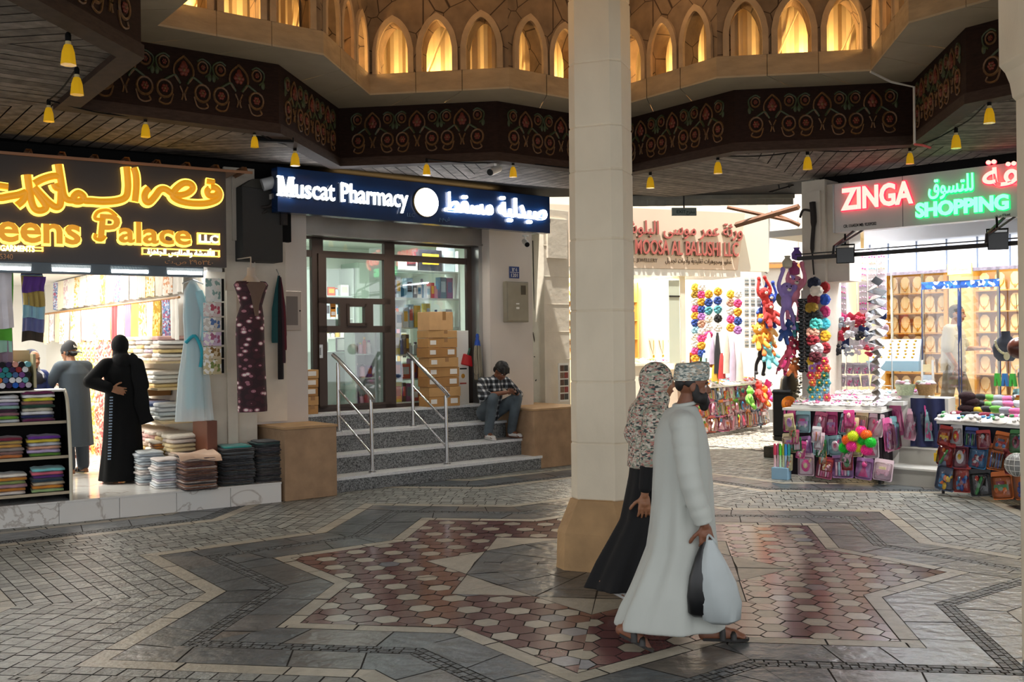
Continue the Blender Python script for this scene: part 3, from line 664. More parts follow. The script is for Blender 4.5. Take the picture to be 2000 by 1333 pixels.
# door front: brown frames and panes
YD = 1.18; ZS, ZH = .925, 3.31
def fx(px, py=620): return FP.px(px, py, YD)[0]
X0, X1, X2, X3, X4, X5 = .1, .40, .47, 1.47, 1.57, 2.62
t = thing('door_1', 'brown aluminium shopfront with glazed door between the two tan blocks', 'door', FP); t['kind'] = 'structure'; del t['label'], t['category']
m = MB()
for x0, x1 in ((-.06, .0), (.38, .55), (1.53, 1.70), (3.0, 3.08)): m.b2(x0, x1, YD, YD + .07, ZS, ZH)
m.b2(-.06, 3.08, YD, YD + .07, ZS, ZS + .05); m.b2(-.06, 3.08, YD, YD + .07, ZH - .04, ZH); m.b2(-.06, 3.08, YD + .005, YD + .06, 3.03, 3.12)
part('door_frame', m, bronze, t)
m = MB(); m.b2(-.06, 3.08, YD + .03, YD + .036, ZS, ZH); part('door_glazing', m, glass, t)
zy = lambda y: FP.px(690, y, YD)[1]
m = MB(); m.b2(.46, .58, YD - .03, YD + .03, .98, 3.03); m.b2(1.50, 1.60, YD - .03, YD + .03, .98, 3.03)
for z_, h2 in ((.98, zy(789) - .98), (zy(499), 3.03 - zy(499)), (zy(594), zy(583) - zy(594)), (zy(650), zy(637) - zy(650))): m.b2(.46, 1.60, YD - .03, YD + .03, z_, z_ + h2)
za, zb2 = zy(637), zy(594)
for x_ in (.85, 1.25): m.b2(x_ - .065, x_ + .065, YD - .03, YD + .03, za, zb2)
m.b2(.9, 1.2, YD - .045, YD + .03, za, za + .04); m.b2(.9, 1.2, YD - .045, YD + .03, zb2 - .04, zb2)
for x_ in (.91, 1.19): m.b2(x_ - .02, x_ + .02, YD - .045, YD + .03, za, zb2)
dl = part('door_leaf', m, bronze, t)
m = MB(); m.b2(.47, .49, YD - .06, YD - .03, 1.70, 1.80); m.b2(.46, .51, YD - .035, YD - .03, 1.66, 1.84); part('door_handle', m, alu, dl)
# handrails
for i, (xx, lab) in enumerate(((.6, 'polished steel handrail on the granite steps, the one nearer the tan block beside the cloths'), (1.78, 'polished steel handrail on the granite steps, the one nearer the seated youth'))):
    t = thing('handrail', lab, 'handrail', FP, xx, 0, 0)
    lo, hi = Vector((.04, .12, .19)), Vector((-.09, .74, .68))
    ltop, htop = Vector((.03, .12, 1.13)), Vector((-.09, .74, 1.60))
    for p, q in ((lo, ltop), (hi, htop)):
        m = MB(); m.tube([p, q], .024, 12); m.lathe([(.05, 0), (.05, .012), (.03, .02)], 16, tuple(p)); part('post', m, steel, t, True)
    dv = htop - ltop
    m = MB(); m.tube([ltop - dv * .09 + Vector((0, 0, .03)), ltop + Vector((0, 0, .045)), htop + Vector((0, 0, .045)), htop + dv * .16 + Vector((0, 0, .03))], .027, 12); part('top_rail', m, steel, t, True)
    for f in (.62, .25):
        m = MB(); a_ = lo.lerp(ltop, f); b_2 = hi.lerp(htop, f); m.tube([a_, b_2], .014, 10); part('rail', m, steel, t, True)
# ---------------------------------------------------------------- pharmacy interior
pw_m = M('pharm_wall', C('dfe8de'), .5); cab_m = M('pharm_cabinet', C('a9bcae'), .35); shelf_m = M('pharm_shelf', C('c5d2cb'), .4)
m = MB(); m.b2(-.9, 4.8, 5.2, 5.3, ZS, 3.6); struct('wall_pharmacy_back', m, pw_m, FP)
m = MB(); m.b2(-1.0, -.9, 1.3, 5.3, ZS, 3.6); m.b2(4.7, 4.8, 1.7, 5.3, ZS, 3.6); struct('wall_pharmacy_inner', m, pw_m, FP)
m = MB(); m.b2(-1.0, 4.8, 1.3, 5.3, 3.6, 3.7); struct('ceiling_pharmacy', m, pw_m, FP)
m = MB(); m.b2(-1.0, 4.8, 2.2, 5.3, .8, .925); struct('floor_pharmacy', m, M('pharm_floor', C('b9bdb4'), .2), FP)
light('pharmacy_ceiling_light', 'AREA', FP.w(1.9, 3.2, 3.55), 120, (.93, 1, .93), 3.2, 1.2, target=FP.w(1.9, 3.2, 0))
light('pharmacy_window_light', 'AREA', FP.w(2.3, 1.36, 3.5), 30, (.93, 1, .95), .8, .2, target=FP.w(2.3, 1.6, 0))
BX = [C(h) for h in ('e8e6e2', 'cfe0e8', '3a5f9f', 'd8582f', 'f0c040', '7a3f86', '6d5a7a', 'e9e4d8', '2d6f8f', 'c9423f', 'f3f3f0', '9fc5d8', 'f2b0c0', '2f2f38', 'e8d060')]
BXM = [M('carton_%d' % i, c, .45) for i, c in enumerate(BX)]
def cabinet(name, lab, cat, fr, x0, x1, y0, y1, zs, ze, back=True, mat=None, sides=True):
    t = thing(name, lab, cat, fr, x0, y0, zs[0]); w, d = x1 - x0, y1 - y0; zz = [z - zs[0] for z in zs]
    if sides:
        for a_, b_2 in ((0, .03), (w - .03, w)):
            m = MB(); m.b2(a_, b_2, 0, d, 0, ze - zs[0]); part('side_panel', m, mat or shelf_m, t)
    if back: m = MB(); m.b2(0, w, d - .02, d, 0, ze - zs[0]); part('back_panel', m, mat or shelf_m, t)
    for z in zz: m = MB(); m.b2(.03, w - .03, 0, d - .02, z - .02, z); part('shelf', m, mat or shelf_m, t)
    return t
_c1 = MB(); _c1.b2(-.5, .5, -.5, .5, 0, 1); carton_me = _c1.mesh('carton', [BXM[0]], bevel=.01)
_c2 = MB(); _c2.b2(-.36, .36, -.512, -.5, .3, .8); cpatch_me = _c2.mesh('print_panel', [BXM[10]])
_b = MB(); _b.lathe([(.5, 0), (.5, .68), (.42, .76), (.22, .82), (.22, .86)], 12); bottle_me = _b.mesh('bottle', [BXM[0]], True)
_b = MB(); _b.lathe([(.27, .86), (.27, 1.0), (0, 1.0)], 12); bcap_me = _b.mesh('cap', [BXM[2]], True)
def product(fr, x, y, z, w, d, h, c, lab, group, bottle=False, c2=None):
    o = obj('medicine_bottle' if bottle else 'product_box', bottle_me if bottle else carton_me, None, fr.w(x, y, z), fr.a); o.scale = (w, d, h); tag(o, lab, 'bottle' if bottle else 'box', group); mset(o, 0, BXM[c])
    p = obj('cap' if bottle else 'print_panel', bcap_me if bottle else cpatch_me, o); mset(p, 0, BXM[c2 if c2 is not None else (c * 7 + 3) % len(BX)]); return o
def fill(fr, x0, x1, y, z, hmax, lab, group, seed, bott=.3, wr=(.07, .16), pal=None, d=.12):
    q = random.Random(seed); x = x0
    while x < x1 - .05:
        w = q.uniform(*wr); w = min(w, x1 - x); bt = q.random() < bott
        if bt: w = min(w, .09)
        h = min(hmax - .02, q.uniform(.45, .95) * hmax)
        c = q.choice(pal) if pal else q.randrange(len(BX))
        product(fr, x + w / 2, y, z, w * .93, (w * .93 if bt else d), h, c, lab, group, bt, q.randrange(len(BX))); x += w + .006
# window display on the door's right: five shelves of goods
t = cabinet('window_shelf_unit', 'grey shelving full of pharmacy goods behind the wide window pane', 'shelf unit', FP, 1.64, 3.04, 1.42, 1.78, [.98, 1.32, 1.68, 2.08, 2.52, 2.93], 3.25, back=False)
names = ['lowest', 'second lowest', 'middle', 'second highest', 'top']
for i, (z, h) in enumerate(((.98, .31), (1.32, .33), (1.68, .34), (2.08, .38), (2.52, .36))):
    fill(FP, 1.69, 3.0, 1.55, z, h, 'packaged pharmacy product on the %s shelf of the window display' % names[i], 'goods on the %s window shelf' % names[i], 30 + i, .25, (.06, .13) if i != 1 else (.1, .2))
for x_, w_, h_, c_, nm in ((2.55, .42, .40, 13, 'black carton on top of the window shelving'), (2.9, .2, .5, 1, 'pale blue carton on top of the window shelving'), (2.2, .22, .26, 10, 'white carton on top of the window shelving')): product(FP, x_, 1.6, 2.935, w_, .2, h_ * .8, c_, nm, None)
# objects further in
for ci, (xa_, xb_, nm) in enumerate(((2.25, 3.1, 'nearer the side pane'), (3.4, 4.3, 'nearer the wide window'))):
    t = cabinet('medicine_cabinet', 'white open medicine cabinet on the far pharmacy wall, the one %s' % nm, 'cabinet', FP, xa_, xb_, 4.7, 5.19, [1.0, 1.5, 1.9, 2.3, 2.7], 3.2)
    for i, z in enumerate((1.5, 1.9, 2.3, 2.7)): fill(FP, xa_ + .05, xb_ - .05, 4.8, z, .3, 'medicine pack in the far cabinet %s, %s row' % (nm, ('lowest', 'lower', 'middle', 'upper')[i]), 'far cabinet medicines, %s %d' % (nm, i), 60 + i + 9 * ci, .35, (.08, .2), [0, 0, 1, 3, 4, 10, 10, 2, 7])
m = MB(); m.b2(3.12, 3.38, 4.62, 5.19, .925, 3.3); solo('divider_panel', m, cab_m, 'grey green panel between the two far medicine cabinets', 'panel', FP)
m = MB(); m.b2(1.9, 2.6, 3.0, 3.5, .0, 1.0, 0); m.b2(1.88, 2.62, 2.98, 3.52, 1.0, 1.03, 1); solo('till_desk', m, [cab_m, shop_w], 'pale till desk in the middle of the pharmacy', 'desk', FP, 0, 0, .925)
m = MB(); m.b2(.95, 1.5, 1.9, 2.6, 0, .78); m.b2(.93, 1.52, 1.88, 2.62, .78, .81); solo('counter', m, cab_m, 'grey green pharmacy counter behind the glazed door', 'counter', FP, 0, 0, .925, bevel=.005)
t = thing('till_screen', 'small framed notice standing on the pharmacy counter', 'frame', FP, 1.3, 2.0, 1.735); m = MB(); m.b2(-.1, .1, 0, .02, 0, .2); part('frame', m, bronze, t); m = MB(); m.b2(-.085, .085, -.006, 0, .015, .185); part('sheet', m, shop_w, t)
t = cabinet('low_shelf_unit', 'low shelving with bottles between the pharmacy counter and the window goods', 'shelf unit', FP, 1.22, 1.58, 1.5, 1.8, [.98, 1.36, 1.70], 2.05)
for i, z in enumerate((.98, 1.36, 1.70)): fill(FP, 1.26, 1.55, 1.6, z, .28, 'bottle or pack on the narrow unit beside the counter, %s tier' % ('lower', 'middle', 'upper')[i], 'narrow unit goods, %s tier' % ('lower', 'middle', 'upper')[i], 80 + i, .6, (.06, .1))
m = MB(); m.b2(-.04, .04, -.012, 0, 0, .2, 0); m.b2(-.03, .03, -.014, -.012, .02, .07, 1); m.b2(-.032, .032, -.014, -.012, .11, .13, 2); solo('sticker', m, [M('orange_card', C('d98b1f'), .5), shop_w, black], 'orange notice sticker on the upper glass of the pharmacy door', 'sticker', FP, .70, YD + .02, 2.22)
m = MB(); m.b2(-.2, .2, 0, .012, .0, .06); m.b2(-.1, .12, -.004, 0, .015, .045, 1)
# posters at the side pane
for i, (zz, hh, cols, lab) in enumerate(((2.10, .62, ('241d4a', 'c9cdd6', '3a5f8f'), 'dark purple poster with a pale round device in the narrow side pane'), (1.56, .52, ('4a2440', 'a8806a', 'd8d4d0'), 'poster of a person in purple in the narrow side pane'))):
    t = thing('poster', lab, 'poster', FP, .16, YD + .06, zz); m = MB(); m.b2(-.15, .15, 0, .008, 0, hh); part('sheet', m, M('poster%d' % i, C(cols[0]), .35), t)
    m = MB(); m.ell((0, -.002, hh * .6), (.085, .006, .14), 16); m.b2(-.15, .15, -.003, 0, 0, hh * .22, 1); part('picture', m, [M('posterb%d' % i, C(cols[1]), .35), M('posterc%d' % i, C(cols[2]), .35)], t)
m = MB(); m.b2(0, .33, 1.24, 1.3, .0, .62); struct('trim_side_panel', m, M('side_grey', C('8d999c'), .5), FP, 0, 0, .925)
# ---------------------------------------------------------------- cardboard boxes on the landing
cbm = [M('cardboard_%d' % i, C(h), .75, noise=(8, .08)) for i, h in enumerate(('b98a52', 'c39760', 'a97a45', 'd0a573'))]
tapem = M('parcel_tape', C('9a6f3c'), .35); labm = M('paper_label', C('e9e6df'), .6)
def carton(x, y, z, w, d, h, rz, lab, group, cm, label_at=(1, 1), tape=True):
    t = thing('cardboard_box', lab, 'box', FP, x, y, z, rz, group)
    m = MB(); m.b2(-w / 2, w / 2, -d / 2, d / 2, 0, h - .004); part('box_body', m, cbm[cm], t, bevel=.004)
    if tape: m = MB(); m.b2(.02, .08, -d / 2 - .002, d / 2 + .002, h - .003, h + .001); m.b2(.02, .08, -d / 2 - .002, -d / 2, h * .55, h); part('tape', m, tapem, t)
    m = MB()
    if label_at[0]: m.b2(-w / 2 + .03, -w / 2 + .13, -d / 2 - .003, -d / 2 - .001, h * .3, h * .75)
    if label_at[1]: m.b2(w / 2 - .16, w / 2 - .04, -d / 2 - .003, -d / 2 - .001, h * .28, h * .8)
    if m.v: part('shipping_label', m, labm, t)
z = .925; q = random.Random(3)
ordn = ['at the bottom', 'second from the bottom', 'third from the bottom', 'fourth from the bottom', 'fifth from the bottom', 'third from the top', 'second from the top']
for i in range(7):
    h = .142 if i < 6 else .14; carton(2.34 + q.uniform(-.02, .02) - .035 * (i > 3), 1.0 + q.uniform(-.01, .01), z, .5 if i > 3 else .52, .3, h, RD(q.uniform(-4, 4)) - .06, 'brown carton %s of the tall stack against the shop window' % ordn[i], 'tall carton stack', i % 3, (i % 2 == 0 or i > 2, i in (0, 2, 3, 5)), i in (1, 4, 6)); z += h
carton(2.30, 1.0, z, .50, .3, .11, -.03, 'thin brown carton just under the large top carton of the tall stack', 'tall carton stack', 1, (0, 0)); z += .11
carton(2.27, 1.0, z, .42, .3, .27, .02, 'large pale carton on top of the tall stack against the shop window', 'tall carton stack', 3, (0, 0))
z = .925
for i in range(5):
    h = .118; carton(.17 + q.uniform(-.008, .008), 1.0, z, .27, .2, h, RD(q.uniform(-3, 3)), 'small brown carton %s of the short stack by the side wall' % ('at the bottom', 'second from the bottom', 'in the middle', 'second from the top', 'on top')[i], 'short carton stack', i % 3, (0, i > 1), i < 2); z += h
# mop, red dustpan, leaning board
t = thing('mop', 'upside-down mop with blue socket and grey string head leaning by the shutter guide', 'mop', FP, 3.0, .90, .93)
m = MB(); m.tube([(0, 0, 0), (0, .06, .9)], .012, 8); part('handle', m, M('mop_handle', C('8c8f93'), .4), t)
m = MB(); m.lathe([(.0, .86), (.05, .86), (.04, .93), (.02, .97), (.03, 1.0), (.02, 1.04), (0, 1.05)], 12, (0, .05, 0)); part('socket', m, M('blue_plastic', C('14439c'), .35), t, True)
m = MB(); q = random.Random(9)
for i in range(46):
    a = q.random() * 2 * pi; r0 = q.uniform(.02, .05); r1 = q.uniform(.03, .085); l = q.uniform(.40, .52)
    m.tube(cr([(r0 * cos(a), .05 + r0 * sin(a), .87), (r0 * 1.5 * cos(a), .05 + r0 * 1.2 * sin(a), .7), (r1 * cos(a + .2), .03 + r1 * .6 * sin(a), .87 - l)], 4), .011, 5)
part('strings', m, M('mop_string', C('8b8371'), .95), t, True)
t = thing('dustpan', 'red plastic dustpan hung beside the mop', 'dustpan', FP, 2.86, 1.06, 1.52); m = MB(); m.prism([(-.1, 0), (.1, -.04), (.08, .12), (-.05, .16)], -.05, 0, 0, 'y'); part('pan', m, M('red_plastic', C('c8262c'), .35), t, bevel=.01); m = MB(); m.tube([(.02, -.02, .12), (.06, -.03, .24)], .014, 8); part('handle', m, M('green_plastic', C('1f5a44'), .4), t)
t = thing('leaning_carton', 'tall white printed carton standing behind the brown carton stack', 'box', FP, 2.74, 1.05, .925); m = MB(); m.b2(-.05, .17, 0, .05, 0, 1.1); part('box_body', m, shop_w, t, bevel=.004); m = MB(); m.ell((.06, -.001, .42), (.035, .003, .035), 14, 0); m.b2(.0, .12, -.002, 0, .3, .32, 1); m.b2(0, .13, -.002, 0, .52, .54, 2); part('print', m, [M('amber', C('c08a2a'), .5), M('red_ink', C('b5382f'), .5), black], t)
# number plate and meter box on the end pier, camera, wall hatch, speaker box
t = thing('number_plate', 'small blue house number plate reading 1201 on the grey pier', 'sign', FP, FP.px(1004, 533, PY)[0], PY, FP.px(1004, 544, PY)[1]); m = MB(); m.b2(-.1, .1, -.008, 0, 0, .18); part('plate', m, M('plate_blue', C('1f3d7a'), .4), t, bevel=.004)
m = MB(); text_into(m, '1201', 0, .02, .055, -.008, .003, 0, 0, align='c'); text_into(m, '١٢٠١', 0, .105, .055, -.008, .003, 0, .01, align='c'); m.b2(-.085, .085, -.011, -.008, .088, .094); part('numerals', m, shop_w, t)
t = thing('meter_box', 'beige metal electricity meter box mounted on the grey pier', 'meter box', FP, FP.px(1004, 600, PY)[0], PY, FP.px(1004, 630, PY)[1]); m = MB(); m.b2(-.22, .22, -.09, 0, 0, .62); part('box_body', m, M('meter_beige', C('8c8472'), .5, noise=(6, .15)), t, bevel=.008)
m = MB(); m.b2(-.2, .2, -.1, -.09, .02, .6); md = part('door', m, M('meter_door', C('948c7a'), .5, noise=(6, .1)), t, bevel=.004)
m = MB(); m.b2(.06, .15, -.106, -.1, .42, .56); part('window', m, M('meter_window', C('4a443c'), .2), md); m = MB(); m.b2(-.04, .02, -.104, -.1, .2, .23); m.b2(-.04, .02, -.104, -.1, .27, .29); part('sticker', m, labm, md)
def cctv(lab, fr, x, y, z, rz, sc=1.0, down=.35):
    t = thing('cctv_camera', lab, 'camera', fr, x, y, z, rz); t.scale = (sc,) * 3; R = Matrix.Rotation(down, 3, 'X')
    m = MB(); m.lathe([(.0, 0), (.05, 0), (.05, -.025), (.0, -.025)], 14); m.tube([(0, 0, -.02), (0, 0, -.09)], .014, 8); part('bracket', m, shop_w, t, True)
    m = MB(); p = [R @ Vector((0, y_, 0)) + Vector((0, -.03, -.12)) for y_ in (.1, -.1)]; m.tube(p, .042, 14); part('housing', m, M('camera_white', C('c9c9c6'), .35), t, True)
    m = MB(); p = [R @ Vector((0, y_, 0)) + Vector((0, -.03, -.12)) for y_ in (-.1, -.108)]; m.tube(p, .036, 14); part('lens', m, M('lens_black', C('0a0a0c'), .08), t, True)
p = atY(966, 312, 11.0); X_, Y_ = gp(968, 312, ZB); cctv('white bullet camera under the fascia above the pharmacy sign', WORLD, X_, Y_, ZB, -.5, 1.1)
cctv('white bullet camera fixed under the blue sign beside the number plate', FP, FP.px(1026, 460, .35)[0], .35, 3.43, -.5, 1.0)
t = thing('wall_hatch', 'beige framed wall hatch beside the hanging scarves', 'hatch', FP, FP.px(562, 595, .5)[0], .5, 2.02); m = MB(); m.b2(-.17, .17, -.05, 0, 0, .5); part('frame', m, M('hatch_frame', C('b9aca0'), .5), t, bevel=.01); m = MB(); m.b2(-.11, .11, -.055, -.05, .07, .43); part('panel', m, M('hatch_panel', C('6f6258'), .4), t); m = MB(); m.ell((.14, -.055, .25), (.01, .01, .01), 8); part('knob', m, black, t)
t = thing('speaker_box', 'large dark grey box mounted high between the two shop signs', 'box', FP, FP.px(515, 450, .2)[0], .2, 2.85); m = MB(); m.prism([(-.27, 0), (.25, 0), (.25, .86), (-.27, .88)], 0, .3, 0, 'y'); part('box_body', m, M('box_grey', C('2e2d2b'), .7), t, bevel=.006); m = MB(); m.prism([(-.27, .88), (.25, .86), (.2, 1.02), (-.12, .98)], .02, .28, 0, 'y'); part('hood', m, M('box_hood', C('38362f'), .7), t)
# scarves hanging from a hook on the side wall
t = thing('hanging_scarves', 'bunch of dark teal and black scarves hanging from a hook on the grey wall', 'scarf', FP, FP.px(541, 545, .44)[0], .42, 1.42)
for i, (dx, w, top, bot, c) in enumerate(((-.05, .10, 1.28, .45, '14494c'), (.03, .11, 1.28, .52, '0f2b33'), (.0, .07, 1.27, .0, '120c10'), (.035, .05, 1.26, .2, '3a1f28'), (.05, .04, 1.26, .36, '5a1622'))):
    m = MB(); m.loft([[(dx * f + w * f * .5 * cos(a) * (1 + .15 * cos(4 * a)), (-.03 - .012 * i) + .03 * f * sin(a), z_) for a in [2 * pi * k / 14 for k in range(14)]] for z_, f in ((top, .12), (top - .15, .45), ((top + bot) / 2, .9), (bot + .03, 1.0), (bot, .95))]); part('scarf', m, M('scarf%d' % i, C(c), .85), t, True)
m = MB(); m.tube([(0, 0, 1.27), (0, -.03, 1.3), (0, .03, 1.36)], .006, 6); part('hook', m, alu, t)
# ---------------------------------------------------------------- cables and pier between pharmacy and passage
t = thing('cable_bundle', 'loose black and red cables hanging down the wall beside the grey pier', 'cable', FP, FP.px(1052, 700, 1.45)[0], 1.45, .0)
for i, (pts, c) in enumerate(((((-.1, 0, 3.5), (-.08, 0, 2.4), (-.02, 0, 1.7), (.02, -.05, 1.0)), '1d1b1a'), (((-.12, 0, 2.0), (0, 0, 1.5), (.06, -.05, 1.0)), '3a2b24'), (((.08, 0, 2.1), (.07, 0, 1.4), (.04, 0, 1.05)), '7a3a34'), (((-.1, 0, 1.6), (.02, -.02, 1.55), (.04, -.03, 1.4), (-.1, -.03, 1.2)), '1d1b1a'))):
    m = MB(); m.tube(cr(pts, 6), .008, 6); part('cable', m, M('cable_%s' % c, C(c), .6), t, True)

t = thing('postcard_rack', 'narrow rack of picture cards standing on the block beside the passage pier', 'rack', FP, FP.px(1101, 790, 1.0)[0], 1.0, .872); m = MB(); m.b2(-.09, .12, 0, .03, 0, .62); part('rack_board', m, shop_w, t)
for r_ in range(5):
    for c_ in range(2): m = MB(); m.b2(-.07 + c_ * .09, .01 + c_ * .09, -.006, 0, .03 + r_ * .115, .125 + r_ * .115); part('card', m, M('card_%d' % ((r_ * 2 + c_) % 4), C(('5a3a34', '34343a', '7a5a4a', '8a2f34')[(r_ * 2 + c_) % 4]), .4, noise=(30, .5)), t)
m = MB(); m.b2(SL, SRt + .3, .6, .7, 3.66, 4.06); struct('trim_dark_gap', m, black, FP)  # black panel stands in for the deep shade above the pharmacy sign
m = MB(); m.b2(-4.5, 3.3, .55, .65, 3.12, 4.06); struct('trim_dark_gap_fabric', m, black, FQ)  # black sheet in place of the shaded space over the fabric sign
m = MB(); m.b2(-1.1, 3.0, .5, .6, 3.6, 4.06); struct('trim_dark_gap_corner', m, black, FZ)  # black strip added as the shade above the corner sign
# ================================================================ fabric shop on the left (frame FQ, its long side wall FR)
PZ = .235
m = MB(); m.b2(-4.5, 2.94, .02, 9.5, -.02, PZ - .02, 0)
xx = -4.25
for i in range(12): m.b2(xx + .003, min(xx + .597, 2.95), .0, .02, 0, PZ - .022, 0); xx += .6
m.b2(-4.5, 2.95, -.008, 9.5, PZ - .02, PZ, 0); struct('floor_raised', m, marble, FQ)
m = MB(); m.b2(-8.6, -.2, .02, .2, PZ, 3.7); struct('wall_fabric_shop', m, shop_w, FR)
m = MB(); m.b2(-4.5, 2.0, 9.3, 9.5, PZ, 3.7); struct('wall_fabric_back', m, shop_w, FQ)
m = MB(); m.b2(-4.5, -4.4, .6, 9.4, PZ, 3.7); struct('wall_fabric_far', m, shop_w, FQ)
m = MB(); m.b2(-4.5, 2.4, .75, 9.5, 3.0, 3.1); struct('ceiling_fabric', m, shop_w, FQ)
light('fabric_shop_light', 'AREA', FQ.w(-.2, 3.6, 2.95), 500, (1, .97, .9), 3.4, 5.0, target=FQ.w(-.2, 3.6, 0))
light('fabric_front_light', 'AREA', FQ.w(.2, .45, 2.74), 60, (.95, .98, 1), 4.0, .25, target=FQ.w(.2, .6, 0))
# pier between the two shops
p0, p1 = FQ.px(440, 600, .5)[0], FQ.px(500, 600, .5)[0]
m = MB(); m.b2(p0, p1, .5, .9, PZ, 3.98); m.b2(p0 + .0, p0 + .12, .44, .52, PZ, 2.5); m.b2(p0 - .24, p0, .48, .8, PZ, 2.72)
m.b2(p0 + .09, p1 - .03, .46, .51, 3.1, 3.86); m.b2(p1 - .02, 3.25, .62, .95, .9, 3.98)
for z in (.7, 1.25, 1.8, 2.36, 2.92): m.b2(p0 - .0, p1 + .002, .497, .51, z, z + .008, 1)
struct('wall_pier', m, [cream, MATS['joint']], FQ, bevel=.006)
t = thing('wall_lantern', 'old black iron lantern bracket with white cylindrical lamp on the pale pier', 'wall lamp', FQ, p0 + .30, .46, 3.0)
m = MB(); m.b2(-.05, .05, -.05, 0, .02, .72); m.tube(cr([(.0, -.04, .0), (.03, -.05, -.1), (0, -.05, -.16)], 4), .02, 6); part('back_plate', m, iron, t)
m = MB(); m.tube(cr([(0, -.05, .5), (.1, -.12, .5), (.2, -.16, .52), (.24, -.16, .62)], 5), .02, 8); m.tube(cr([(0, -.05, .15), (.08, -.08, .25), (.06, -.1, .38), (.16, -.14, .46)], 5), .018, 6); part('bracket', m, iron, t, True)
m = MB(); m.tube([(.1, -.16, .76), (.36, -.2, .84)], .075, 14); part('lamp_head', m, M('lamp_head_grey', C('b6b9bb'), .3), t, True)
m = MB(); m.tube([(.38, -.1, .3), (.38, -.1, .62)], .05, 10); part('lower_box', m, iron, t)
# sign
S0, S1, SB, ST = -4.4, 2.33, 2.735, 3.83
t = thing('fabric_shop_sign', 'large dark brown sign with glowing amber Arabic and Latin lettering over the fabric shop', 'sign', FQ, 0, -.02, 0)
m = MB(); m.b2(S0, S1, 0, .14, SB, ST); part('sign_panel', m, M('sign_brown', C('38302c'), .35, noise=(1.5, .1)), t)
AMB = M('amber_face', C('c98a1e'), .4, emit=C('d8901c'), es=.75); GLOW = M('amber_edge', C('ffcf4a'), .4, emit=(1, .66, .10), es=2.2); WHT = M('warm_white_letter', (1, .9, .7), .4, emit=(1, .85, .55), es=2.5)
def qk(x, y): return FQ.px(x, y, -.02)
m = MB()
def stroke(pts, r=.058):
    P = [qk(x * .27, 280 + y * .27) for x, y in pts]; c = cr([(x, -.035, z) for x, z in P], 5)
    m.tube(c, r, 10, 1, sx=1.0, up=(0, 1, 0)); m.tube([p + Vector((0, -.03, 0)) for p in c], r * .72, 8, 0, up=(0, 1, 0))
for s_ in ([(1500, 335), (1485, 355), (1500, 385), (1545, 385), (1565, 355), (1545, 330), (1510, 325)], [(1560, 340), (1575, 375), (1555, 415), (1480, 440), (1380, 442), (1290, 425), (1238, 390), (1255, 345), (1310, 300), (1360, 300), (1382, 330), (1350, 365), (1290, 382), (1235, 372), (1185, 340), (1145, 345), (1110, 390), (1070, 432), (1042, 425), (1035, 385), (1050, 350), (1068, 335)],
    [(955, 185), (972, 240), (975, 330), (965, 428)], [(905, 178), (912, 250), (915, 330), (900, 395), (840, 422), (740, 430), (660, 425), (600, 420), (592, 390), (560, 368), (530, 388), (525, 420), (560, 428), (600, 415)], [(530, 420), (480, 415), (452, 380), (438, 310), (425, 230), (413, 160)],
    [(435, 300), (432, 400), (425, 455), (395, 468), (345, 435), (285, 375), (240, 325)], [(240, 300), (300, 268), (380, 245), (432, 250)], [(192, 235), (203, 320), (222, 430), (250, 485), (295, 492), (325, 465), (285, 400), (235, 330)], [(385, 300), (400, 330), (440, 330)],
    [(185, 360), (130, 380), (60, 392), (0, 402), (-60, 395)], [(182, 365), (160, 420), (118, 455)]): stroke(s_)
for a_, b_2 in (((1482, 280), (1540, 290)), ((-20, 312), (55, 322))): stroke([a_, ((a_[0] + b_2[0]) / 2, (a_[1] + b_2[1]) / 2), b_2], .045)
part('arabic_lettering', m, [AMB, GLOW], t, True, label='amber calligraphic lettering')
m = MB()
def glow_word(w, px0, py0, px1, py1, h, bold=.035):
    x0, z0_ = qk(px0, py0); x1, z1_ = qk(px1, py1); f = x1 - x0
    text_into(m, w, x0 - .015, z0_ - .012, h, 0, .04, 1, bold + .022, fit=f + .03); text_into(m, w, x0, z0_, h, -.04, .02, 0, bold - .012, fit=f)
glow_word('Queens', -132, 466, 156, 470, .29); glow_word('alace', 230, 473, 371, 474, .225)
x0, z0_ = qk(183, 471); hP = .30
text_into(m, 'P', x0 + .02, z0_, hP, 0, .04, 1, .055, fit=.24, slant=.1); text_into(m, 'P', x0 + .03, z0_ + .01, hP - .02, -.04, .02, 0, .02, fit=.21, slant=.1)
c = [qk(x, y) for x, y in ((200, 430), (184, 428), (190, 415), (210, 412), (226, 424))]; cc_ = cr([(x, -.03, z) for x, z in c], 5); m.tube(cc_, .03, 8, 1, up=(0, 1, 0)); m.tube([p + Vector((0, -.02, 0)) for p in cc_], .02, 8, 0, up=(0, 1, 0))
c = [qk(x, y) for x, y in ((204, 462), (196, 470), (184, 466), (186, 458))]; cc_ = cr([(x, -.03, z) for x, z in c], 5); m.tube(cc_, .03, 8, 1, up=(0, 1, 0)); m.tube([p + Vector((0, -.02, 0)) for p in cc_], .02, 8, 0, up=(0, 1, 0))
part('latin_lettering', m, [AMB, GLOW], t, label='amber rounded Latin lettering')
def frame_box(px0, py0, px1, py1, word, hh, bold=.0, fill_=False):
    x0, zt_ = qk(px0, py0); x1, zb_ = qk(px1, py1); m = MB(); w = .012
    for a_ in ((x0, x1, zt_ - w, zt_), (x0, x1, zb_, zb_ + w), (x0, x0 + w, zb_, zt_), (x1 - w, x1, zb_, zt_)): m.b2(a_[0], a_[1], -.04, 0, a_[2], a_[3], 0)
    text_into(m, word, (x0 + x1) / 2, zb_ + (zt_ - zb_ - hh) / 2, hh, -.01, .03, 1, bold, align='c', fit=(x1 - x0) * .86); part('framed_lettering', m, [GLOW, WHT], t)
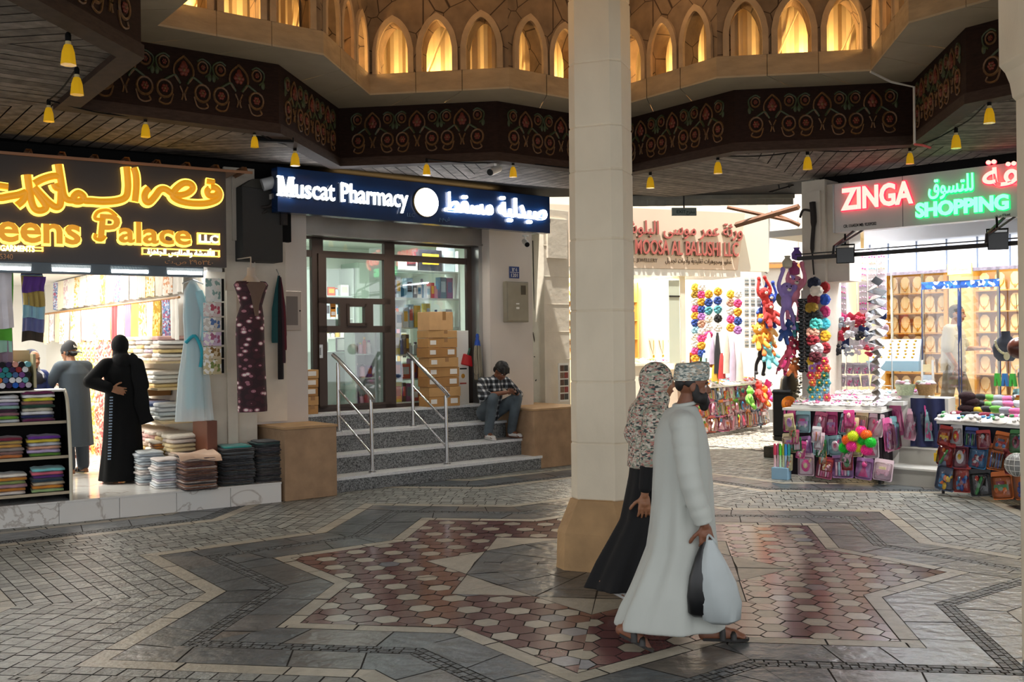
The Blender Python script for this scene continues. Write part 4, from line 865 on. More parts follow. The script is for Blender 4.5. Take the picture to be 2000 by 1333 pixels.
frame_box(384, 455, 428, 479, 'LLC', .085, .03); frame_box(276, 484, 428, 503, ar('الأقمشة والملابس الجاهزة'), .065, .015); frame_box(-170, 474, 84, 492, 'FABRICS & READYMADE GARMENTS', .06, .02)
m = MB(); x0, z0_ = qk(-40, 505); text_into(m, 'C.R. 295340', x0, z0_, .055, 0, .006, 0, 0, fit=qk(25, 505)[0] - x0); x0, z0_ = qk(322, 515); text_into(m, ar('ص.ت') + ' ٢٩٥٣٤٠', x0, z0_, .05, 0, .006, 0, 0, fit=qk(416, 515)[0] - x0)
part('small_print', m, M('copper_print', C('b0835c'), .5), t)
m = MB()
pts = []; x = S0
while x < S1 + .3: pts += [(x, 0), (x + .17, 0), (x + .19, .055), (x + .24, .055), (x + .26, 0)]; x += .26 + .06
poly = [(a_, ST + .012 + b_2) for a_, b_2 in pts]; poly = poly + [(poly[-1][0], ST), (poly[0][0], ST)]
vs = [(a_, -.06, z) for a_, z in [(p[0], ST + .01 + p[1]) for p in pts]] + [(a_, .5, z) for a_, z in [(p[0], ST + .01 + p[1]) for p in pts]]; n = len(pts)
m.add(vs, [(i, i + 1, n + i + 1, n + i) for i in range(n - 1)]); m.b2(S0, S1 + .3, -.062, -.05, ST - .01, ST + .02)
struct('trim_roof_sheet', m, M('copper_sheet', C('9a6e50'), .4, .3), FQ)
# tube lights under the sign
m = MB(); m.b2(S0, 2.08, .06, .75, 2.70, 2.74); m.b2(S0, 2.08, .02, .07, 2.62, 2.735); struct('ceiling_sign_soffit', m, M('soffit_blue_grey', C('56626a'), .4), FQ)
for i, (a_, b_2) in enumerate(((-60, 60), (98, 175), (213, 288), (322, 393))):
    xa, xb = FQ.px(a_, 520, .1)[0], FQ.px(b_2, 520, .1)[0]
    t = thing('tube_light', 'white tube light under the brown sign, ' + ('cut by the picture edge', 'above the hanging purple scarf', 'above the veiled woman', 'beside the pale pier')[i], 'ceiling light', FQ, xa, .04, 2.645, group='tube lights under the brown sign')
    m = MB(); m.b2(0, xb - xa, -.02, .05, .035, .075); part('housing', m, shop_w, t); m = MB(); m.tube([(.01, 0, .02), (xb - xa - .01, 0, .02)], .028, 12); part('tube', m, tube_e, t, True)
# ---------------------------------------------------------------- folded cloths
def cloth_mesh(name, w, d, h, seed):
    q = random.Random(seed); m = MB(); nx = 8; a_, b_2 = q.uniform(0, 6), q.uniform(2, 5); prof = []
    for j in range(nx + 1):
        x = -w / 2 + w * j / nx; o = .05 if j in (0, nx) else 0; k = .03 * sin(a_ * 2 + j * 1.3) + q.uniform(-.015, .015); zw = .16 * sin(a_ + j * b_2 * .35)
        top = h * (.92 + zw * .6) * (.72 if j in (0, nx) else 1); ring = []
        for t in range(7): al = -pi / 2 + pi * t / 6; ring.append((x, -d / 2 + .04 + o + k - .05 * cos(al), top * (.5 + .5 * sin(al))))
        ring += [(x, 0, top * (1 + .1 * sin(j + a_))), (x, d / 2 - .04 - o, top), (x, d / 2 - o, top * .5), (x, d / 2 - .04 - o, 0), (x, 0, 0)]
        prof.append(ring)
    m.loft(prof, 0); me = m.mesh(name, [BXM[0]]); me.shade_smooth(); return me
CL = [cloth_mesh('folded_cloth', 1, 1, 1, s) for s in range(5)]
FAB = {}
def fab(h, rough=.85):
    if h not in FAB: FAB[h] = M('fabric_' + h, C(h), rough, noise=(6, .12), sheen=.2)
    return FAB[h]
def pile(fr, x, y, z, w, d, n, th, cols, lab, group, seed, jit=.015, rz=0.0):
    q = random.Random(seed)
    for i in range(n):
        o = obj('folded_cloth', q.choice(CL), None, fr.w(x + q.uniform(-jit, jit), y + q.uniform(-jit, jit), z), fr.a + rz + q.uniform(-.05, .05)); o.scale = (w * q.uniform(.94, 1.03), d * q.uniform(.95, 1.03), th * q.uniform(.92, 1.0))
        c = cols[i % len(cols)] if isinstance(cols, list) else q.choice(cols); mset(o, 0, fab(c)); tag(o, lab, 'folded cloth', group); z += th
    return z
DARKS = ('1a1b20', '23232a', '2b2420', '1f2a2c', '3a2a22', '262a33', '332a30', '15171a', '3d3834', '4a5258')
zt = pile(FQ, 2.87, .30, PZ, .32, .40, 22, .02, DARKS, 'folded dark cloth in the black pile touching the tan block', 'dark pile touching the block', 1)
pile(FQ, 2.87, .30, zt, .33, .36, 2, .018, ['1f4a46', '2a2f30'], 'crumpled teal or charcoal cloth on top of the black pile touching the tan block', 'top of the block pile', 5, .02)
zt = pile(FQ, 2.47, .26, PZ, .38, .42, 21, .02, DARKS, 'folded dark cloth in the black pile next to the brown pile', 'dark middle pile', 2)
pile(FQ, 2.47, .26, zt, .34, .34, 1, .03, ['2f8f88'], 'teal patterned cloth on top of the middle black pile', 'top of the middle pile', 6)
BRN = ('5a3a28', '4a2420', '6a3f2a', '3a1a1c', '74452c', '55201f', '8a5a3a', '2c2220', '5f3a30', 'b7a59a')
zt = pile(FQ, 1.99, .10, PZ, .36, .44, 21, .0175, BRN, 'folded brown or maroon cloth in the pile with the peach cloth on top', 'brown pile', 3)
solo('draped_cloth', MB().sheet(lambda u, v: (-.23 + .46 * u, -.24 + .46 * v, .03 + .02 * sin(u * 5 + v * 3) - .05 * (v < .12)), 10, 8, (0, 0, .012)), fab('d8b79c'), 'peach cloth lying loosely on top of the brown pile', 'folded cloth', FQ, 1.99, .10, zt - .01, smooth=True)
WHS = ('d5dbe0', 'c3ccd4', 'e6e6e4', 'b9c4cc', 'dcd3cf', 'cfd6da', 'c2b8c4')
pile(FQ, 1.72, .44, PZ, .26, .34, 12, .028, WHS, 'folded white or pale grey cloth in the pale pile behind the brown pile', 'pale pile behind the brown pile', 4, .02)
pile(FQ, 1.64, .86, PZ, .30, .34, 13, .03, WHS, 'folded pale cloth in the farther white pile beside the veiled woman', 'farther pale pile', 8, .02)
pile(FQ, 1.86, 1.05, PZ, .3, .3, 16, .03, ('e3c25a', 'c8a03a', 'e9dcc8', 'b8742a', '2c2422', 'd9cfc0'), 'folded yellow, cream or black cloth in the pile under the lowest wall shelf', 'pile under the shelf', 9, .02)
# ---------------------------------------------------------------- the long side wall: shelves, hanging lengths, bolts
def shelf_board(x0, x1, z, lab): m = MB(); m.b2(x0, x1, -.42, .02, z - .025, z); solo('wall_shelf', m, M('shelf_cream', C('cbb48a'), .5), lab, 'shelf', FR)
PALE = ('efe4d2', 'f3ede4', 'e2d2c4', 'd9c2b0', 'efd9a8', 'd8a8a0', 'f0eee8', 'c7b8c8', 'e4c88a')
for i, (z, hh, x0, x1, nm) in enumerate(((1.66, .34, -2.75, -.75, 'top'), (1.34, .25, -2.55, -.7, 'second'), (.95, .24, -2.4, -.5, 'third'), (.55, .27, -2.3, -.35, 'lowest'))):
    shelf_board(x0, x1, z, 'cream shelf board on the fabric shop side wall, %s one' % nm)
    x = x0 + .17; j = 0
    while x < x1 - .1:
        pile(FR, x, -.2, z, .3, .36, int(hh / .052), .052, PALE if i != 2 else (('d48a94', 'e0a4b0', 'c8b4d8', 'e6c3cc') if j in (1, 2) else ('c9d3d6', 'e4e6e2', '4a5a86', 'd9dde0')), 'folded pale print cloth on the %s wall shelf' % nm, 'cloths on the %s wall shelf' % nm, 100 + i * 10 + j, .025); x += .33; j += 1
m = MB(); m.b2(-2.2, -1.5, -.38, 0, 0, .13); solo('flat_carton', m, cbm[2], 'flat brown carton between two wall shelves of cloths', 'box', FR, 0, 0, 1.215)
m = MB(); m.b2(-.42, .06, -.1, .02, 0, .74); solo('brown_cabinet', m, M('brown_panel', C('6b3b26'), .45), 'plain brown low panel under the pale blue dress', 'panel', FR, 0, 0, PZ, bevel=.004)
m = MB(); m.tube([(-7.6, -.2, 0), (-.55, -.2, 0)], .016, 8); solo('clothes_rail', m, M('rail_wood', C('a8763f'), .5), 'long wooden rail with hanging fabrics along the shop wall', 'rail', FR, 0, 0, 2.43)
prints = [Mprint('print_%d' % i, [C(h) for h in hs_], sc, .8) for i, (hs_, sc) in enumerate(((('e9d9b0', 'f3ead2', 'd9a85a'), 30), (('f3efe8', 'e3d6d0', 'd8b8c0'), 22), (('5f7fb0', '8fa7cf', 'd9dfee', 'b8607a'), 45), (('e0bf52', 'f0dd9a', 'c99a30'), 26), (('f0e6da', 'd9a07a', 'efe9e0'), 30)))]
HC = ['efe8de', prints[2], prints[3], 'f2ecdf', prints[0], 'e9d66a', 'a58ab5', 'f4efe6', 'c8353a', 'f1e2a8', 'efe6dc', prints[4], 'e8cdb8', prints[1], 'd9b0a8', prints[0], 'f0e9df', prints[4], 'd8c0a0', prints[1], 'efe2cf', prints[0]]
HN = ['white', 'blue floral', 'yellow print', 'cream', 'gold print', 'yellow', 'lilac', 'white', 'bright red', 'pale yellow', 'off-white', 'peach print', 'pale peach', 'pale rose print', 'dusty pink', 'cream gold print', 'off-white', 'orange print', 'sand', 'soft pink print', 'light sand', 'straw gold print']
def drape(fr, x, y, z0, z1, w, mt, lab, group, seed, th=.006, name='hanging_cloth', cat='hanging cloth', top=0.0):
    q = random.Random(seed); ph = q.uniform(0, 6); nf = q.choice((2, 3, 4)); h = z1 - z0
    m = MB(); m.sheet(lambda u, v: (-w / 2 + w * u * (1 - top * v * 0) + .01 * sin(ph + v * 4), .022 * sin(ph + u * nf * 2 * pi) * (.35 + .65 * (1 - v)), h * v + .012 * sin(ph + u * 5) * (1 - v)), 12, 5, (0, th, 0))
    return solo(name, m, mt, lab, cat, fr, x, y, z0, group=group, smooth=True)
for i in range(22):
    x = -.75 - i * .31 * (1 + i * .004); mt = HC[i] if not isinstance(HC[i], str) else fab(HC[i])
    drape(FR, x, -.2, 1.93 + .03 * sin(i * 2.1), 2.44, .29, mt, '%s length of fabric hanging from the long rail, %s' % (HN[i], 'near end' if i < 5 else 'beside the red length' if i in (7, 9) else 'the middle run' if i < 13 else 'far end'), 'fabrics on the long rail', 200 + i)
for i in range(18):
    x = -.9 - i * .38; drape(FR, x, -.08, 2.5, 2.98, .37, prints[(i * 3 + 1) % 5] if i % 2 else fab(('f3efe8', 'f0e6d0', 'efe9e0')[i % 3]), 'pale patterned fabric in the top row above the long rail', 'top row fabrics', 240 + i)
bp = [Mprint('bolt_%d' % i, [C(h) for h in hs_], 42, .6, stretch=(1, 1, .7)) for i, hs_ in enumerate((('b03028', 'd8a04a', '8a1f22', 'e0b870'), ('d9b24a', 'e8cf8a', 'b88a2a', 'f0e0b0'), ('c8605a', 'e0a090', 'd8c0a0', 'b04848'), ('a8a05a', 'd8cf9a', 'c8883a', '7f8a4a'), ('d87a5a', 'e8b89a', 'c04a3a', 'f0d0b0')))]
bn = ['red and gold', 'gold', 'rose', 'olive gold', 'coral']
for i in range(13):
    x = -3.25 - i * .235; t = thing('fabric_bolt', '%s printed fabric bolt standing on end, %s' % (bn[i % 5], 'next to the wall shelves' if i < 5 else 'mid wall behind the veiled woman' if i < 10 else 'far end of the wall'), 'fabric bolt', FR, x, -.16, PZ, group='standing fabric bolts')
    m = MB(); m.lathe([(.085, 0), (.095, .1), (.095, 1.6), (.07, 1.68), (0, 1.68)], 12, rip=5, ramp=.05); part('rolled_fabric', m, bp[(i * 2 + i // 3) % 5], t, True); m = MB(); m.lathe([(.02, 1.66), (.02, 1.74), (0, 1.74)], 8); part('core', m, cbm[1], t)
for j, x in enumerate((-5.3, -4.75, -4.2)):
    pile(FR, x, -.62, PZ, .42, .34, (15, 12, 4)[j], .044, ('efe9df', 'd9c9b8', 'b98a6a', 'e6ddd0', '8a5548', 'c8b8a8'), 'folded pale cloth in the floor pile against the standing bolts, %s' % ('tallest pile', 'middle pile', 'lowest pile')[j], 'floor pile against the bolts %d' % j, 300 + j, .03)
# pale blue dress and wrapped packs by the pier
t = thing('pale_blue_dress', 'sheer pale blue and white dress hanging by the fabric shop entrance', 'dress', FQ, FQ.px(378, 700, .3)[0], .3, .98)
sheer = Msheer('sheer_white', C('e6f0f2'), .55)
def dress_loft(prof, ripn=8, amp=.06, n=40, yk=.35, ph=0.0):
    return [[(x0 + rx * cos(a) * (1 + amp * g * cos(ripn * a + ph)), rx * yk * sin(a) * (1 + amp * g * cos(ripn * a + ph)), z) for a in [2 * pi * k / n for k in range(n)]] for z, rx, x0, g in prof]
m = MB(); m.loft(dress_loft([(.14, .115, .03, 1), (.5, .10, .02, 1), (.95, .07, .0, .6), (1.2, .085, 0, .3), (1.45, .08, 0, .2), (1.58, .04, 0, 0)])); part('lining', m, fab('6fc3d0'), t, True)
m = MB(); m.loft(dress_loft([(0, .2, .0, 1.4), (.5, .165, 0, 1.2), (.95, .10, .0, .6), (1.2, .115, 0, .3), (1.5, .10, 0, .2), (1.62, .03, 0, 0)], 11, .09), caps=False); part('overskirt', m, sheer, t, True)
m = MB(); m.tube(cr([(.06, -.02, 1.5), (.13, -.03, 1.2), (.1, -.05, .92)], 5), [.045, .05, .055, .055, .05, .045, .04, .04, .035, .035, .035], 10); part('sleeve', m, fab('a9d8e0'), t, True)
m = MB(); m.tube(cr([(-.1, -.05, .9), (0, -.07, .98), (.08, -.06, .8), (.06, -.06, .62)], 5), .02, 8); part('sash', m, fab('2aa5b8'), t, True)
m = MB(); m.tube([(0, 0, 1.6), (0, 0, 1.72)], .006, 6); m.tube([(-.12, 0, 1.58), (0, 0, 1.63), (.12, 0, 1.58)], .008, 6); part('hanger', m, alu, t)
drape(FQ, FQ.px(391, 700, .42)[0], .40, 1.0, 1.9, .14, Mprint('mint_print', [C('cfe0d4'), C('b8ccb8'), C('c8b070')], 40), 'narrow mint patterned cloth hanging behind the pale blue dress', None, 77)
pc = [('e9ece6', 'top'), ('e6d3cf', 'second'), ('d6d0c6', 'third'), ('d8c2dc', 'fourth'), ('d9c8a6', 'fifth'), ('cdbf96', 'lowest')]
tops = (545, 592, 621, 649, 678, 702); bots = (590, 619, 647, 676, 702, 732)
for i in range(6):
    xa, za = FQ.px(397 - (i == 0) * -4, bots[i], .22); xb, zb_ = FQ.px(431, tops[i], .22)
    t = thing('wrapped_cloth', 'plastic wrapped printed cloth in the hanging column by the pale pier, %s one' % pc[i][1], 'packet', FQ, (xa + xb) / 2, .2, za)
    w, h = xb - xa, zb_ - za; m = MB(); m.sheet(lambda u, v: (-w / 2 + w * u, -.03 * sin(pi * u) * sin(pi * v) - .01, h * v), 8, 6, (0, .03, 0)); part('cloth', m, Mprint('pack_%d' % i, [C(pc[i][0]), C('f2f0ea'), C(('8fb0a8', 'c05a6a', '5a7ab0', 'b06a8a', '8a6a3a', '7a8a4a')[i])], 30), t, True)
    m = MB(); m.b2(w / 2, w / 2 + .03, -.01, .03, .01, h); part('edge', m, black, t)
# maroon dress on a hanging torso form
t = thing('floral_dress', 'maroon and white floral dress on a torso form before the pale pier', 'dress', FQ, FQ.px(490, 700, -.02)[0], -.06, 1.08)
flor = Mprint('floral_maroon', [C('e8dcd8'), C('a06a78'), C('3c1420'), C('2a0e18')], 9.5, .7, pos=[0, .22, .34, .6], stretch=(1, 1, 1.6))
Wd = [(0, .165, .0, 1), (.05, .17, 0, .6), (.5, .165, -.01, .4), (.9, .165, -.02, .2), (1.08, .16, -.015, .1), (1.22, .125, .0, 0), (1.36, .165, .0, 0), (1.46, .2, .0, 0), (1.5, .17, 0, 0)]
m = MB(); m.loft(dress_loft(Wd, 7, .05, 40, .55)); part('gown', m, flor, t, True)
m = MB(); m.loft([[(.09 * w_ * cos(a) + .03, -.085 + .012 * sin(a) + o, z) for a in [2 * pi * k / 12 for k in range(12)]] for z, w_, o in ((1.1, .25, -.012), (1.22, .4, .012), (1.36, .8, -.015), (1.46, 1.3, -.02), (1.49, .9, -.01))]); part('bodice_panel', m, fab('6b5548'), t, True)
m = MB(); m.lathe([(.12, 1.49), (.09, 1.53), (.05, 1.57), (.045, 1.66), (.0, 1.66)], 16); m.tube([(0, 0, 1.6), (0, 0, 1.78), (0, .60, 1.80)], .008, 6); part('torso_form', m, M('torso_pale', C('b9ab9c'), .4), t, True)
# ---------------------------------------------------------------- front display rack with folded scarves
t = thing('scarf_rack', 'black display rack with curved cream-edged side full of folded scarves', 'rack', FQ, 0, 0, PZ)
prof = [(.0, 0), (.0, .28), (.03, .5), (.09, .74), (.16, .95), (.25, 1.08), (.4, 1.15), (.62, 1.15), (.62, 0)]
cp = cr([(a_, b_2, 0) for a_, b_2 in prof[:7]], 4); side = [(p[0], p[1]) for p in cp] + [(.62, 1.15), (.62, 0)]
for x in (-1.5, .66): m = MB(); m.prism(side, x, x + .02, 0, 'x'); part('side_panel', m, black, t)
for x in (.67,): m = MB(); m.tube([(x, p[0], p[1]) for p in cp], .018, 8); part('side_edging', m, M('edge_cream', C('d8d2bd'), .4), t, True)
m = MB(); m.b2(-1.5, .66, .58, .62, 0, 1.15); part('back_panel', m, black, t)
tiers = [(.10, .02), (.47, .10), (.83, .22)]
for z, y in tiers: m = MB(); m.b2(-1.5, .66, y, .6, z - .02, z); m.b2(-1.5, .66, y - .01, y, z - .03, z, 1); part('shelf', m, [black, M('edge_beige', C('b8a98e'), .5)], t)
m = MB(); m.b2(-1.5, .66, .25, .62, 1.14, 1.16); part('top_panel', m, M('rack_top', C('d9d4c6'), .4), t)
RC = [['e9e8ee', '9a8fb8', '8fb8b0', '3a1630', '9a6a74', '6aa52c', 'cfd3d8'], ['f0f0f4', 'dcd83a', '9a6a5a', '1f4a3a', 'c9c4b0', 'e4e6ea', '1c2458', '6a2050'], ['cfcbe0', 'b9b4d0', '3a2f52', '8a5a62', '8fc0b8', '7a3040'], ['7a1f3a', 'b89a52', 'd09a4a', '9a8f8a', '8a6a64', 'c8763a'], ['6a2f9a', 'd8c23a', 'c3c9d4', 'd9a58a', 'b9a8cf', '5a8a2c'], ['d0cfd8', 'b07a5a', '6aa0a8', 'e8ded0', '8a4a5a'], ['f2eee4', 'c8862a', '8a9a5a', 'b08a94', 'c07a2a', 'd9cfc6'], ['7fd0d4', 'd8647a', '5a2f7a', '1f3a4a', 'c9b89a', 'd0862a', '9ab87a'], ['1f4fc0', 'd8a08a', '7a2f3a', '2a4a52', 'b0746a']]
q = random.Random(12); tn = ['bottom', 'middle', 'top']
for ti, cols_ in enumerate(([(.46, 7), (.10, 6), (-.27, 8), (-.6, 3)], [(.44, 4), (.08, 3), (-.26, 5)], [(.40, 1), (.06, 0), (-.28, 2)])):
    z, y = tiers[ti]
    for ci, (x, k) in enumerate(cols_):
        c_ = RC[k]; pile(FQ, x, y + .19, PZ + z, .31, .32, len(c_) + (ti == 2), .036, list(reversed(c_)), 'folded scarf on the black rack\'s %s tier, %s' % (tn[ti], ('stack at the curved side', 'second stack from the curved side', 'third stack from the curved side', 'stack at the picture edge')[ci]), 'rack scarves tier %d stack %d' % (ti, ci), 400 + ti * 10 + ci, .01)
# cream tray of rolled scarves above the rack
t = thing('scarf_tray', 'cream sided tray above the black rack holding rolled scarves', 'tray', FQ, 0, .3, 1.42)
for x in (-1.2, .36): m = MB(); m.prism([(-.02, 0), (.0, .12), (.06, .36), (.4, .36), (.4, 0)], x, x + .025, 0, 'x'); part('side_panel', m, M('tray_cream', C('b9ae86'), .45), t)
m = MB(); m.b2(-1.2, .36, .37, .4, 0, .40); part('back_panel', m, M('tray_cream', C('b9ae86'), .45), t); m = MB(); m.b2(-1.2, .36, 0, .4, -.02, 0); part('bottom_panel', m, black, t)
rc = ['d8702a', '2a2f58', '1f5fc0', '6fb0b8', '9a2f2f', '3a2450', 'e0a090', 'c9c4cf', '7a4a90', '2a8a8f', 'e4e6ea', '15151c', 'c8862a', '4a6a9a']
_r = MB(); _r.tube([(0, 0, 0), (0, .3, 0)], .03, 12); _r.tube([(0, -.006, 0), (0, 0, 0)], .015, 8); roll_me = _r.mesh('rolled_scarf', [BXM[0]], True)
rn = {'d8702a': 'orange', '2a2f58': 'navy', '1f5fc0': 'bright blue', '6fb0b8': 'pale teal', '9a2f2f': 'red', '3a2450': 'deep purple', 'e0a090': 'peach', 'c9c4cf': 'pale grey', '7a4a90': 'violet', '2a8a8f': 'teal', 'e4e6ea': 'white', '15151c': 'black', 'c8862a': 'ochre', '4a6a9a': 'steel blue'}
for r_ in range(5):
    for i in range(11):
        c = q.choice(rc); o = obj('rolled_scarf', roll_me, None, FQ.w(.31 - i * .062 - .03 * (r_ % 2), .32, 1.452 + r_ * .055), FQ.a + q.uniform(-.06, .06)); mset(o, 0, fab(c)); tag(o, '%s rolled scarf in the cream tray above the rack' % rn[c], 'rolled scarf', 'rolled scarves in the tray')
# stepped scarves hanging at the entrance
def stepped(px0, px1, ys, cols, names_, where, grp, y):
    for i, c in enumerate(cols):
        xa, zt_ = FQ.px(px0, ys[0], y); xb, zb_ = FQ.px(px1, ys[i + 1], y); w = xb - xa
        drape(FQ, (xa + xb) / 2, y + i * .03, zb_, zt_ + .01 * i, w, fab(c), '%s scarf hanging in the stepped set %s' % (names_[i], where), grp, 500 + i + int(px0), .008, 'hanging_scarf', 'scarf')
stepped(44, 88, (540, 571, 598, 622, 648, 667), ('6a3f94', 'bfa55a', 'a8d4e6', '7f84b8', '4a3f34'), ('purple', 'mustard', 'light blue', 'lavender', 'dark brown'), 'above the shopkeeper', 'stepped scarves above the shopkeeper', .4)
stepped(-40, 26, (530, 641, 667, 690, 714, 740), ('efeaf0', '5fb33a', 'a8d8c4', '9a8494', 'c99a7a'), ('white and pink', 'green', 'mint', 'mauve', 'peach'), 'at the picture edge above the tray', 'stepped scarves above the tray', .3)
# ================================================================ corner shop on the right (frame FZ)
zx0 = FZ.px(1567, 500, .1)[0]; zx1 = FZ.px(1612, 500, .1)[0]; zx2 = FZ.px(1640, 450, .1)[0]
m = MB(); m.b2(zx0, zx1, .1, .55, 0, 3.97); m.b2(zx1, zx2 + .1, .16, .5, 2.6, 3.9); m.b2(zx0 + .08, zx1 - .05, .06, .11, 3.0, 3.82)
for z in (.6, 1.2, 1.75, 2.3, 2.85): m.b2(zx0 - .002, zx1 + .002, .094, .12, z, z + .008, 1)
struct('wall_corner_pier', m, [cream, MATS['joint']], FZ, bevel=.006)
t = thing('rusty_bracket', 'rusty iron lantern bracket on the pier beside the grey shop sign', 'bracket', FZ, (zx0 + zx1) / 2 + .02, .06, 2.95)
m = MB(); m.tube(cr([(0, 0, -.25), (-.01, -.02, .1), (.02, -.03, .45), (0, -.02, .72)], 5), [.012] * 5 + [.03] * 5 + [.045] * 6, 6); part('stem', m, iron, t, True); m = MB(); m.tube(cr([(0, -.02, .6), (-.1, -.08, .62), (-.14, -.1, .52)], 5), .016, 6); part('arm', m, iron, t, True)
# steps and floor
m = MB(); m.b2(-.02, 2.6, .0, .45, -.02, .20, 0); m.b2(-.03, 2.6, -.012, .45, .20, .222, 1); m.b2(.0, 2.6, .42, 6.5, -.02, .42, 0); m.b2(-.01, 2.6, .408, 6.5, .42, .442, 1)
solo('shop_steps', m, [M('step_tile', C('a9a79f'), .3, noise=(2, .06)), M('step_white', C('d8d7d0'), .15)], 'two white tiled steps up to the jewellery shop between the toy stalls', 'steps', FZ)
m = MB(); m.prism([(-1.05, 1.6), (0, 1.6), (0, 5.3), (-2.2, 5.3), (-1.3, 1.8)], 0, .442); struct('floor_jewellery', m, M('jewel_floor', C('c9c4b8'), .2), FZ)
for nm, a_ in (('wall_jewellery_back', (-2.4, 2.7, 5.2, 5.3, .0, 3.4)), ('wall_jewellery_side', (2.6, 2.7, 1.4, 5.3, .442, 3.4)), ('wall_jewellery_left', (-1.25, -1.1, .55, .62, 0, 3.9))):
    m = MB(); m.b2(*a_); struct(nm, m, M('jewel_wall', C('e8d8b0'), .5), FZ)
m = MB(); m.prism([(-1.1, .62), (-1.22, .62), (-2.42, 5.3), (-2.25, 5.3)], 0, 3.9); struct('wall_jewellery_slanted', m, MATS['jewel_wall'], FZ)
m = MB(); m.b2(-2.4, 2.7, 1.42, 5.3, 3.4, 3.5); struct('ceiling_jewellery', m, shop_w, FZ)
light('jewellery_light', 'AREA', FZ.w(.6, 3.2, 3.3), 150, (1, .82, .5), 2.6, 2.4, target=FZ.w(.6, 3.2, 0))
light('jewellery_front_light', 'AREA', FZ.w(.3, .75, 3.16), 110, (.92, .95, 1), 2.6, .3, target=FZ.w(.3, .9, 0))
# white pelmet with thin uprights, sign, floodlights
xa = FZ.px(1688, 520, 1.3)[0]
m = MB(); m.b2(xa, 2.7, 1.3, 1.42, 2.74, 3.6); struct('wall_pelmet', m, M('pelmet_white', C('e9eef6'), .5), FZ)
t = thing('pelmet_trim', 'row of thin dark uprights on the white pelmet over the jewellery window', 'trim', FZ, 0, 1.3, 2.74)
for px in (1699, 1735, 1790, 1849, 1909, 1973): x = FZ.px(px, 520, 1.29)[0]; m = MB(); m.b2(x - .008, x + .008, -.02, 0, 0, .42); part('upright', m, M('upright_blue', C('4a5568'), .5), t)
m = MB(); m.b2(xa, 2.6, -.03, .02, -.03, .015); part('rail', m, M('rail_mix', C('6a5f66'), .5, noise=(20, .5)), t)
t = thing('gold_notice', 'small cream and gold notice plate hung on the white pelmet', 'sign', FZ, FZ.px(1874, 527, 1.25)[0], 1.25, FZ.px(1874, 537, 1.25)[1]); m = MB(); m.b2(-.16, .16, 0, .015, 0, .15); part('plate', m, M('notice_gold', C('c9a54a'), .4), t); m = MB(); m.b2(-.15, .15, -.004, 0, .01, .14); part('face', m, M('notice_cream', C('efe6c8'), .4), t); m = MB(); text_into(m, ar('بسم الله'), 0, .06, .045, -.004, .003, 0, .01, align='c', fit=.22); part('lettering', m, MATS['notice_gold'], t)
zz0, zz1 = 3.225, 3.852; zs0, zs1 = zx2 - .0, 2.4
t = thing('corner_shop_sign', 'grey shop sign box with glowing red and green letters above the toy stalls', 'sign', FZ, 0, -.06, 0)
m = MB(); m.b2(zs0, zs1, 0, .16, zz0, zz1); m.b2(zs0 - .01, zs0 + .012, -.012, .16, zz0, zz1 + .005, 1); m.b2(.28, .285, -.002, 0, zz0, zz1, 2); part('sign_box', m, [M('sign_grey_panel', C('cfcbc5'), .45, noise=(1.5, .05)), alu, dark], t)
RED = M('neon_red', C('ff9a8a'), .4, emit=(1, .36, .30), es=2.3); REDE = M('neon_red_edge', C('d02030'), .4, emit=(1, .02, .05), es=2.2); GRN = M('neon_green', C('7dffa0'), .4, emit=(.22, 1, .45), es=1.8); GRNE = M('neon_green_edge', C('1a9a48'), .4, emit=(.0, .8, .2), es=1.2)
def zk(px, py): return FZ.px(px, py, -.07)
m = MB(); x0, z0_ = zk(1645, 409); x1 = zk(1785, 393)[0]; hz = .27
text_into(m, 'ZINGA', x0, z0_ - .01, hz, -.03, .02, 0, .03, fit=x1 - x0); text_into(m, 'ZINGA', x0 - .01, z0_ - .015, hz + .01, 0, .03, 1, .045, fit=x1 - x0 + .02)
part('red_lettering', m, [RED, REDE], t, label='glowing red ZINGA lettering')
m = MB(); x0, z0_ = zk(1790, 424); x1 = zk(1972, 410)[0]
text_into(m, 'SHOPPING', x0, z0_ - .005, .165, -.03, .02, 0, .045, fit=x1 - x0); text_into(m, 'SHOPPING', x0 - .008, z0_ - .012, .175, 0, .03, 1, .06, fit=x1 - x0 + .016)
x0, z0_ = zk(1815, 383); x1 = zk(1903, 376)[0]; text_into(m, ar('للتسوق'), x0, z0_ + .01, .20, -.03, .02, 0, .015, fit=x1 - x0, slant=-.0); text_into(m, ar('للتسوق'), x0, z0_ + .0, .21, 0, .03, 1, .03, fit=x1 - x0)
part('green_lettering', m, [GRN, GRNE], t, label='glowing green SHOPPING lettering')
m = MB(); x0, z0_ = zk(1921, 369); x1 = zk(1990, 360)[0]; text_into(m, ar('زنقة'), x0, z0_ + .01, .30, -.03, .02, 0, .008, fit=(x1 - x0) * 1.75); text_into(m, ar('زنقة'), x0 - .01, z0_, .31, 0, .03, 1, .014, fit=(x1 - x0) * 1.77)
part('arabic_red_lettering', m, [RED, REDE], t)
m = MB(); x0, z0_ = zk(1647, 446); text_into(m, 'CR: 1164554 MB: 92309202', x0, z0_ + .005, .04, 0, .004, 0, .01, fit=zk(1711, 440)[0] - x0); x0, z0_ = zk(1943, 424); text_into(m, ar('س.ت') + ' ١١٦٤٥٥٤', x0, z0_, .03, 0, .004, 0, .01, fit=.17)
part('small_print', m, black, t)
t = thing('sign_bracket', 'dark steel rail with arms under the grey shop sign', 'rail', FZ, 0, -.3, 0)
pa, pb = FZ.px(1558, 492, -.3), FZ.px(1990, 449, -.3)
